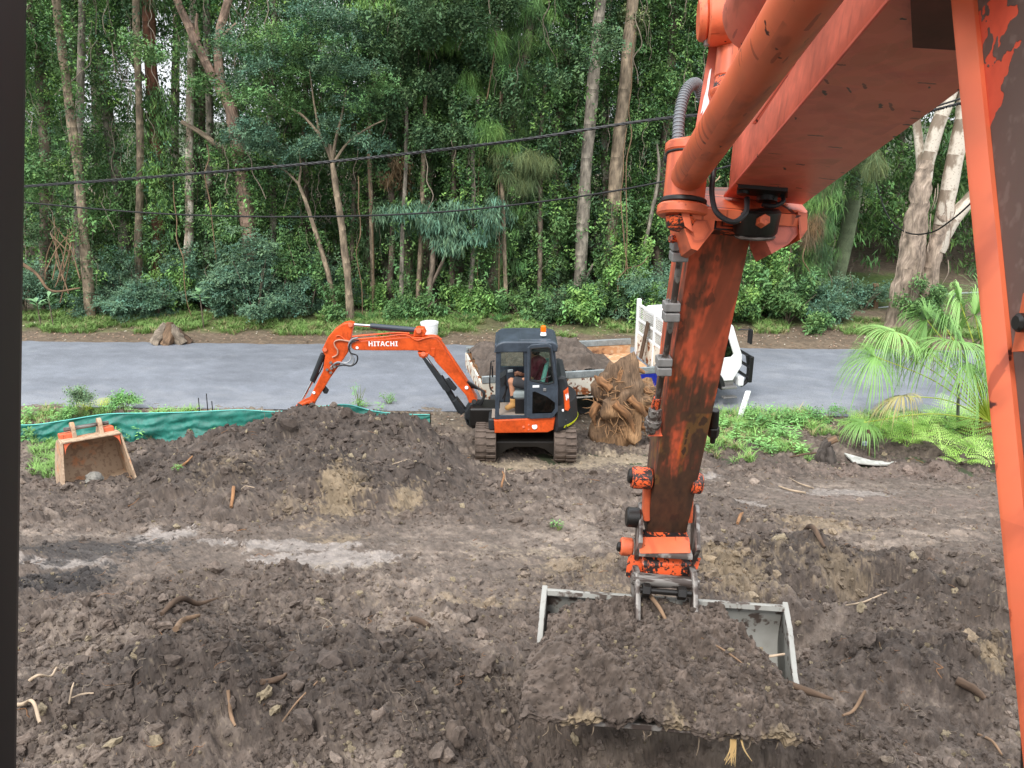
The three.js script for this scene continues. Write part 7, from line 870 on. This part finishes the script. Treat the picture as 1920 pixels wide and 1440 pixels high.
// ---------------------------------------------------------------- silt fence
{ const pts = [[-20, 802], [60, 806], [120, 797], [200, 779], [280, 778], [360, 776], [450, 770], [520, 776], [590, 766], [650, 764], [700, 776], [760, 782], [806, 784]], top = [[-20, 795], [60, 797], [120, 789], [200, 777], [280, 775], [360, 773], [450, 769], [520, 772], [590, 764], [645, 759], [700, 771], [760, 777], [806, 778]];
  const P = pts.map(([x, y], i) => { const D = lerp(15.6, 16.0, clamp(i / 7)) + (i > 9 ? (i - 9) * 0.05 : 0); return PZ(x, top[i][1], D); }), base = P[6].clone(), cv = new THREE.CatmullRomCurve3(P), n = 300, m = 22, pos = [], uv = [], idx = [];
  for (let i = 0; i <= n; i++) { const p = cv.getPoint(i / n), tt = cv.getTangent(i / n), nrm = V(-tt.z, 0, tt.x).normalize(), gy = full(p.x, p.z) - 0.04, H = Math.max(0.1, p.y - gy); for (let j = 0; j <= m; j++) { const v = j / m, x = i / n * 60, f = 0.045 * Math.sin(x * 0.9 + v * 5) * v + 0.05 * N3(x * 0.5 + v * 3, v * 4, 1) + 0.035 * N3(x * 1.6 - v * 6, v * 7, 5) * v; pos.push(p.x + nrm.x * f, p.y - H * v + 0.012 * N3(x, 7, 2), p.z + nrm.z * f + 0.14 * v); uv.push(i / n * 12, v); } }
  for (let i = 0; i < n; i++) for (let j = 0; j < m; j++) { const a = i * (m + 1) + j, b = a + 1, c = a + m + 1, d = c + 1; idx.push(a, c, b, b, c, d); }
  const g = new THREE.BufferGeometry(); g.setAttribute('position', new THREE.Float32BufferAttribute(pos, 3)); g.setAttribute('uv', new THREE.Float32BufferAttribute(uv, 2)); g.setIndex(idx); g.computeVertexNormals();
  base.y = full(base.x, base.z); const t = thing('silt_fence', 'low green fabric silt fence slung along the road side of the site', 'fence', base); part('fabric', g, std(0x2a867b, 0.55, { map: T.dusty }), t); part('top_cord', taper(P.map((p) => p.clone().add(V(0, 0.005, 0))), [0.012], 6, 120), std(0x62bdb4, 0.5), t);
  for (const i of [1, 3, 5, 8, 10, 12]) { const p = P[i]; part('stake', cyl(V(p.x, full(p.x, p.z - 0.04) - 0.15, p.z - 0.04), V(p.x, p.y + 0.03, p.z - 0.04), 0.018, 0.018, 8), M.deadwood, t); }
  for (const [x, y0, y1] of [[373, 775, 746], [388, 772, 738], [398, 772, 752]]) { const p = PZ(x, y0, 16.4), q = PZ(x - 1, y1, 16.4); single('steel_stake', cyl(V(p.x, full(p.x, p.z) - 0.1, p.z), q, 0.012, 0.01, 8), M.grease, 'thin dark stake standing behind the silt fence', 'stake', 'thin stakes behind the silt fence'); }
}
// ---------------------------------------------------------------- upturned stump in front of the truck
{ const c = V(2.25, 0.74, -15.75), g0 = new THREE.IcosahedronGeometry(1, 6), p = g0.attributes.position; for (let i = 0; i < p.count; i++) { const v = V(p.getX(i), p.getY(i), p.getZ(i)), a = Math.atan2(v.y, v.x), tw = a * 3; let r = 0.5 + 0.34 * N3(v.x * 1.5 + 3, v.y * 1.5, v.z * 1.5) + 0.24 * N3(v.x * 3.2 + 8, v.y * 3.2, v.z * 3.2) + 0.16 * Math.abs(N3((v.x + v.y) * 9, (v.y - v.x) * 2, v.z * 5)) + 0.05 * N3((v.x + v.y) * 20, (v.y - v.x) * 4, v.z * 16); p.setXYZ(i, v.x * r * 1.2, v.y * r * 1.42, v.z * r * 0.85); }
  const geo = mergeVertices(new THREE.BufferGeometry().setAttribute('position', p), 1e-4); geo.computeVertexNormals(); const q = boxUV(geo, 2); { const P = q.attributes.position, col = new Float32Array(P.count * 3); for (let i = 0; i < P.count; i++) { const x = P.getX(i), y = P.getY(i), z = P.getZ(i), w = clamp(0.5 + 1.1 * N3(x * 2.2, y * 2.2, z * 2.2 + 4) + 0.8 * (x * 0.8 - y * 0.9) + 0.4 * N3((x + y) * 14, (y - x) * 3, z * 8)), cc = w > 0.45 ? mix3([0.36, 0.25, 0.16], [0.72, 0.5, 0.3], (w - 0.45) / 0.55) : mix3([0.24, 0.18, 0.13], [0.36, 0.25, 0.16], w / 0.45); col.set(cc, i * 3); } q.setAttribute('color', new THREE.BufferAttribute(col, 3)); }
  q.translate(c.x, c.y, c.z); const t = thing('tree_stump', 'torn orange-brown root ball lying between compact excavator and truck', 'stump', V(c.x, -0.08, c.z)), rt = []; const R = rng(19);
  { const r = t, m = new THREE.Mesh(q, std(0xffffff, 0.95, { vertexColors: true, map: T.wood })); q.translate(-t.position.x, -t.position.y, -t.position.z); m.name = 'root_mass'; m.castShadow = m.receiveShadow = true; t.add(m); }
  for (let i = 0; i < 190; i++) { const d = rv(R); d.z = Math.abs(d.z) * 0.9; const s = c.clone().add(V(d.x * 0.62, d.y * 0.66, d.z * 0.46)), e = s.clone().add(rv(R).multiplyScalar(0.2)).add(V(d.x * 0.1 + 0.05, d.y * 0.1 - 0.05, d.z * 0.1)); rt.push(taper([s, s.clone().lerp(e, 0.5).add(rv(R).multiplyScalar(0.035)), e], [0.011, 0.008, 0.002], 5, 7)); } part('fine_roots', join(rt), std(0xc0a07c, 0.95, { map: T.wood }), t);
  const big = [[[0.3, 0.45, 0.1], [0.46, 0.36, 0.2], [0.62, 0.3, 0.2]], [[-0.1, 0.55, 0.1], [-0.04, 0.72, 0.1], [0.05, 0.78, 0.15]], [[0.2, -0.3, 0.3], [0.5, -0.36, 0.35], [0.72, -0.44, 0.4]], [[-0.5, 0.1, 0.2], [-0.62, -0.1, 0.25], [-0.56, -0.35, 0.25]], [[-0.3, 0.4, 0.2], [-0.5, 0.6, 0.2], [-0.6, 0.66, 0.15]], [[0.1, 0.3, 0.4], [0.3, 0.1, 0.5], [0.5, -0.2, 0.5]], [[-0.2, 0.2, 0.45], [0.05, -0.05, 0.52], [0.2, -0.4, 0.5]], [[0.35, 0.1, 0.3], [0.6, 0.0, 0.3], [0.8, -0.2, 0.3]], [[0.1, 0.6, 0], [0.25, 0.75, 0.05], [0.42, 0.72, 0.1]]]; for (const b of big) part('root', taper(b.map(([x, y, z]) => c.clone().add(V(x, y, z))), [0.09, 0.07, 0.025], 9, 10, 0.3, 4), M.rawwood, t);
}
// ---------------------------------------------------------------- small things
{ // cut log on the far verge
  const p = PG(323, 645), t = thing('cut_stump', 'split grey stump lying on the grass verge across the road', 'stump', p), B = (pts, r, m, k) => part('wood_slab', taper(pts.map(([x, y, z]) => V(p.x + x, p.y + y, p.z + z)), r, 7, 10, 0.35, k), m, t);
  B([[-0.42, 0.02, 0.1], [-0.3, 0.3, 0.05], [-0.12, 0.6, 0]], [0.2, 0.19, 0.1], M.stumpwood, 2); B([[-0.1, 0.0, 0.12], [0.0, 0.3, 0.08], [0.02, 0.66, 0]], [0.2, 0.2, 0.09], M.wood, 5); B([[0.36, 0.02, 0.1], [0.2, 0.28, 0.06], [0.06, 0.58, 0]], [0.17, 0.18, 0.09], M.stumpwood, 8); B([[0.55, 0.03, 0.0], [0.36, 0.2, 0], [0.16, 0.42, -0.05]], [0.1, 0.13, 0.1], M.deadwood, 11); B([[-0.3, 0.12, -0.1], [0, 0.2, -0.1], [0.3, 0.14, -0.1]], [0.16, 0.24, 0.16], M.deadwood, 14);
}
{ const p = PG(806, 634), g = toCreasedNormals(new THREE.LatheGeometry([[0, 0], [0.24, 0], [0.25, 0.02], [0.275, 0.46], [0.29, 0.47], [0.29, 0.52], [0.26, 0.52], [0.25, 0.1], [0, 0.08]].map(([a, b]) => new THREE.Vector2(a, b)), 28), 0.6); g.scale(0.95, 0.95, 0.95); g.translate(p.x, p.y, p.z); single('drum', boxUV(g), M.whitepaint, 'white open-topped drum on the dirt verge across the road', 'drum'); }
{ // guide post at the truck's nose
  const a = PG(1384, 787), b = PZ(1403, 733, -a.z + 0.05), t = thing('guide_post', 'leaning white roadside guide post in front of the truck', 'post', V(a.x, a.y - 0.1, a.z)); part('post', boxUV(loft([rrect(V(a.x, a.y - 0.1, a.z), V(1, 0, 0), V(0, 0, 1), 0.12, 0.035, 0.012), rrect(mid(a, b, 0.97), V(1, 0, 0), V(0, 0, 1), 0.12, 0.035, 0.012), rrect(b, V(1, 0, 0), V(0, 0, 1), 0.1, 0.025, 0.01)])), M.whitepaint, t); }
{ const a = PG(1797, 805), b = PZ(1797, 718, -a.z); a.y -= 0.1; single('star_picket', boxUV(join(loft([rrect(a, V(1, 0, 0), V(0, 0, 1), 0.07, 0.012, 0.003, 1), rrect(b, V(1, 0, 0), V(0, 0, 1), 0.07, 0.012, 0.003, 1)]), loft([rrect(a, V(1, 0, 0), V(0, 0, 1), 0.012, 0.06, 0.003, 1), rrect(b, V(1, 0, 0), V(0, 0, 1), 0.012, 0.06, 0.003, 1)]))), M.alloy, 'grey steel picket standing in the ferns by the palm', 'post'); }
{ const a = PG(1631, 852), b = PZ(1628, 806, -a.z); a.y -= 0.1; single('timber_peg', boxUV(loft([rrect(a, V(1, 0, 0), V(0, 0, 1), 0.05, 0.04, 0.005, 1), rrect(b, V(1, 0, 0), V(0, 0, 1), 0.05, 0.04, 0.005, 1)])), M.deadwood, 'short timber peg at the edge of the ferns', 'peg'); }
{ // grey stub of a stump and the branch beside it
  const p = PG(1548, 862), R = rng(12), y = full(p.x, p.z), t = thing('small_stump', 'small charred grey stump standing at the soil edge by the weeds', 'stump', V(p.x, y - 0.05, p.z)); const lg = [[[-0.05, 0, 0], [-0.08, 0.3, 0], [0.02, 0.52, 0]], [[0.06, -0.02, 0.1], [0.05, 0.2, 0.08], [0, 0.4, 0]], [[-0.15, 0, -0.05], [-0.1, 0.25, 0], [0, 0.4, 0]], [[0.15, 0.02, -0.02], [0.1, 0.2, 0], [0.03, 0.36, 0]]]; lg.forEach((l, i) => part('root', taper(l.map(([x, yy, z]) => V(p.x + x, y - 0.04 + yy, p.z + z)), [0.1, 0.09, 0.07], 10, 12, 0.3, i + 2), std(0x6b6460, 0.95, { map: T.bark, bumpMap: T.barkBump, bumpScale: 0.02 }), t)); part('cut_end', cyl(V(p.x + 0.0, y + 0.44, p.z), V(p.x + 0.16, y + 0.52, p.z + 0.02), 0.075, 0.07, 12, 0.01), M.wood, t);
  const a = PG(1480, 858), b = V(p.x - 0.12, y + 0.22, p.z); single('leaning_branch', taper([a.clone().add(V(0, 0.01, 0)), mid(a, b).add(V(0, 0.02, 0)), b], [0.016, 0.02, 0.016], 7, 10), M.deadwood, 'thin brown branch leaning on the small grey stump', 'stick'); }
{ const q = [[1582, 854], [1602, 864], [1640, 869], [1688, 871], [1690, 876], [1640, 876], [1600, 872]].map(([x, y]) => { const p = PG(x, y); return V(p.x, macro(p.x, p.z) + 0.06, p.z); }); single('white_sheet', boxUV(loft([q, q.map((p) => p.clone().add(V(0, -0.025, 0)))])), M.concrete, 'white strip of sheeting lying at the soil edge below the ferns', 'sheet'); }
{ const p = PG(1623, 832), g = box(p.x, full(p.x, p.z) + 0.06, p.z, 0.14, 0.1, 0.08, 0.03); single('litter', boxUV(g), std(0xbfc8d6, 0.5), 'small crumpled pale blue litter beside the timber peg', 'litter'); }
{ // pole, rail fence, slack wires
  const D = 28.5, b = PZ(1567, 560, D), y = groundFar(b.x, -D); single('utility_pole', taper([V(b.x - 0.1, y - 0.1, -D), PZ(1590, 430, D), PZ(1612, 300, D), PZ(1640, 120, D), PZ(1665, -60, D)], [0.26, 0.25, 0.23, 0.2], 16, 24), BARK.green, 'smooth greenish pole standing in the shade beside the white gum', 'pole');
  const f = (x, y, d) => PZ(x, y, d), ft = thing('rail_fence', 'grey pipe rail fence with timber post behind the white gum', 'fence', V(f(1640, 590, 26.5).x, groundFar(f(1640, 590, 26.5).x, -26.5), -26.5)); part('post', boxUV(loft([rrect(V(ft.position.x, ft.position.y - 0.1, -26.5), V(1, 0, 0), V(0, 0, 1), 0.16, 0.14, 0.02), rrect(PZ(1642, 532, 26.5), V(1, 0, 0), V(0, 0, 1), 0.16, 0.14, 0.02)])), M.wood, ft); part('rail', cyl(PZ(1643, 578, 26.5), PZ(1700, 572, 26.8), 0.035, 0.035, 10), M.galv, ft); part('rail', cyl(PZ(1690, 556, 27), PZ(1990, 540, 27.5), 0.03, 0.03, 10), M.galv, ft); for (const x of [1790, 1960]) { const q = PZ(x, 550, 27.2); part('post', cyl(V(q.x, groundFar(q.x, q.z) - 0.1, q.z), q, 0.04, 0.04, 10), M.galv, ft); }
  const slackTop = PZ(1634, 290, 27), sw = [slackTop, PZ(1645, 350, 26.5), PZ(1665, 405, 25.5), PZ(1700, 436, 24), PZ(1745, 436, 22.5), PZ(1785, 412, 21), PZ(1830, 372, 19), PZ(1990, 220, 13)];
  single('slack_cable', taper(sw, [0.022], 7, 60), M.rubber, 'slack black cable sagging across the white gum', 'cable');
}
function strand(pts, off, r, n = 240, turns = 60) { const cv = new THREE.CatmullRomCurve3(pts), out = []; for (let k = 0; k < 3; k++) { const q = []; for (let i = 0; i <= n; i++) { const t = i / n, a = t * turns * 6.283 + k * 2.094; q.push(cv.getPoint(t).add(V(0, Math.cos(a) * off, Math.sin(a) * off))); } out.push(taper(q, [r], 5, n)); } return join(out); }
{ const lp = PZ(-420, 385, 15), up1 = [lp, PZ(40, 350, 14), PZ(350, 327, 13.6), PZ(660, 299, 13.2), PZ(950, 266, 12.8), PZ(1305, 216, 12.4), PZ(1720, 212, 12.6), PZ(1800, 194, 12.4), PZ(2300, 60, 12)];
  single('power_cable', strand(up1, 0.014, 0.013), M.hose, 'thick twisted black power cable, the upper one crossing the forest', 'cable');
  const low = [PZ(-420, 330, 15.5), PZ(40, 379, 15), PZ(350, 403, 14.6), PZ(700, 404, 14.2), PZ(950, 386, 13.8), PZ(1250, 339, 13.4), PZ(1720, 210, 12.9), PZ(2300, 20, 12.3)];
  single('power_cable', taper(low, [0.014], 6, 160), M.rubber, 'thin black cable, the lower one crossing the forest', 'cable');
  for (const [a, b] of [[lp, low[0]], [up1[8], low[7]]]) { const x = (a.x + b.x) / 2, z = Math.min(a.z, b.z), y = macro(x, z); single('power_pole', taper([V(x, y - 0.3, z), V(x, (a.y + y) / 2, z), V(x, Math.max(a.y, b.y) + 0.5, z)], [0.16, 0.14, 0.12], 14, 12), BARK.tan, x < 0 ? 'timber power pole at the left end of the cables' : 'timber power pole at the right end of the cables', 'pole'); }
}
{ // sticks and roots lying on the dug ground, each placed where the photograph shows it
  const lay = (pts, r, m, label, lift = 0.01, group) => single('fallen_stick', taper(pts.map(([x, y]) => { const p = PG(x, y); return V(p.x, full(p.x, p.z) + lift + r[0] * 0.6, p.z); }), r, 7, pts.length * 5, 0.2, pts[0][0]), m, label, 'stick', group);
  lay([[22, 1325], [45, 1300], [75, 1290], [95, 1272], [108, 1260]], [0.012, 0.013, 0.011, 0.008], M.paleroot, 'long pale bent root at the left edge beside the cab pillar', 0.075); lay([[22, 1346], [45, 1345], [65, 1342], [78, 1368]], [0.014, 0.014, 0.01], M.paleroot, 'hooked pale root below the long bent one', 0.07); lay([[132, 1332], [140, 1312], [143, 1304]], [0.006, 0.006, 0.004], M.paleroot, 'tiny pale twig near the hooked root', 0.05); lay([[138, 1324], [160, 1318], [178, 1312]], [0.005, 0.006, 0.004], M.paleroot, 'thin white twig lying by the tiny pale twig', 0.05);
  lay([[305, 1168], [340, 1150], [375, 1135], [408, 1124]], [0.02, 0.028, 0.024, 0.008], M.deadwood, 'splintered brown branch lying on the trodden soil', 0.05); lay([[333, 1203], [352, 1185], [375, 1168]], [0.022, 0.024, 0.016], M.wood, 'short thick stick below the splintered branch', 0.05); lay([[430, 1312], [434, 1345], [442, 1368]], [0.012, 0.013, 0.008], M.wood, 'grey stick upright on the foreground mound', 0.02); lay([[528, 1345], [560, 1310], [596, 1285]], [0.006, 0.007, 0.005], M.wood, 'forked thin twig on the right of the foreground mound', 0.02); lay([[490, 1285], [515, 1270], [535, 1252]], [0.018, 0.02, 0.014], M.deadwood, 'broken dark branch on the foreground mound', 0.02);
  lay([[760, 1180], [785, 1190], [805, 1200]], [0.03, 0.03, 0.025], M.deadwood, 'muddy log end left of the wide bucket', 0.01); lay([[1620, 1310], [1600, 1335], [1578, 1355]], [0.012, 0.012, 0.008], M.wood, 'pale stick spanning the small pit beside the bucket', 0.05); lay([[1585, 1138], [1620, 1128], [1662, 1115]], [0.008, 0.009, 0.008], M.paleroot, 'slim bare root under the cut bank', 0.02); lay([[1790, 1290], [1820, 1310], [1842, 1330]], [0.03, 0.032, 0.02], M.deadwood, 'brown root log on the right bank', 0.01); lay([[1835, 1375], [1860, 1395], [1880, 1412]], [0.01, 0.01, 0.007], M.wood, 'grey stick low on the right bank', 0.02);
  lay([[1505, 1000], [1525, 1022], [1545, 1035]], [0.03, 0.03, 0.018], M.deadwood, 'dark root stub by the yellow clay bank', 0.02); lay([[1510, 925], [1480, 918], [1460, 912]], [0.018, 0.018, 0.01], M.paleroot, 'pale split branch on the soil behind the dipper', 0.02); lay([[1525, 915], [1500, 905], [1480, 895]], [0.012, 0.012, 0.008], M.paleroot, 'thin pale splinter above the split branch', 0.02); lay([[1382, 990], [1388, 975], [1392, 968]], [0.02, 0.024, 0.012], M.rawwood, 'bright orange wood splinter beside the dipper', 0.04);
  lay([[940, 930], [945, 910], [942, 895]], [0.016, 0.018, 0.01], M.rawwood, 'torn orange root sticking from the bank before the compact excavator', 0.08); lay([[955, 920], [948, 905], [946, 890]], [0.01, 0.012, 0.006], M.paleroot, 'pale splintered root tip in the same bank', 0.1); lay([[330, 880], [345, 872], [362, 862]], [0.018, 0.02, 0.012], M.rawwood, 'reddish root end on the left of the soil heap', 0.03); lay([[435, 965], [440, 935], [437, 915]], [0.02, 0.024, 0.014], M.rawwood, 'rust coloured root fibre on the soil heap front', 0.03); lay([[455, 935], [462, 918], [478, 920]], [0.008, 0.008, 0.005], M.paleroot, 'looped pale root on the soil heap front', 0.04);
  lay([[700, 765], [740, 758], [780, 762], [830, 756]].map(([x, y]) => [x + 90, y]), [0.014, 0.014, 0.008], M.wood, 'brown branch lying on gravel by the compact excavator', 0.02); lay([[790, 860], [760, 868], [735, 872]], [0.014, 0.014, 0.008], M.paleroot, 'white splinter on the soil heap near the compact excavator track', 0.03);
  // tangle of dead roots and branches at the forest edge on the left
  const R = rng(3), t0 = PZ(110, 540, 25), br = []; for (let i = 0; i < 16; i++) { const a = PZ(80 + 70 * R(), 470 + 100 * R(), 24.8 + R()), b = PZ(90 + 60 * R(), 400 + 50 * R(), 25 + R()); br.push(taper([a, mid(a, b).add(rv(R).multiplyScalar(0.2)), b], [0.02, 0.02, 0.008], 5, 8)); } const tt = thing('dead_branches', 'tangle of bare dead vines hanging beside the thin tan trunk', 'branches', V(t0.x, groundFar(t0.x, t0.z), t0.z)); part('vine', join(br), M.wood, tt); part('branch', taper([PZ(38, 492, 24.6), PZ(70, 515, 24.6), PZ(95, 545, 24.6), PZ(150, 540, 24.9)], [0.05, 0.05, 0.04, 0.02], 8, 16, 0.2, 3), M.wood, tt);
  const pv = PZ(560, 470, 25.2);
}
// hanging vines across the forest front
{ const R = rng(72), G = 'bare vines hanging down the forest front'; for (const [x0, y0, x1, y1, D] of [[325, 340, 345, 520, 25.4], [388, 270, 396, 400, 25.6], [1175, 240, 1170, 450, 25.3], [1190, 60, 1175, 300, 25.4], [672, 330, 668, 470, 25.5], [930, 60, 900, 260, 26], [1215, 480, 1160, 520, 25.2], [700, 110, 690, 300, 26], [955, 120, 935, 240, 26], [1490, 380, 1470, 540, 25.6], [1505, 400, 1515, 540, 25.7], [1460, 420, 1480, 560, 25.5]]) { const a = PZ(x0, y0, D), b = PZ(x1, y1, D), pts = [a]; for (let k = 1; k < 5; k++) pts.push(mid(a, b, k / 5).add(V((R() - 0.5) * 0.25, 0, (R() - 0.5) * 0.2))); pts.push(b); const gnd = V(b.x + (R() - 0.5) * 0.3, groundFar(b.x, b.z) - 0.02, b.z); pts.push(mid(b, gnd).add(V((R() - 0.5) * 0.3, 0, 0)), gnd); single('hanging_vine', taper(pts, [0.016, 0.02, 0.014], 5, 40), M.wood, 'bare twisting vine hanging down the forest front', 'vine', G); } }

renderer.render(scene, camera);
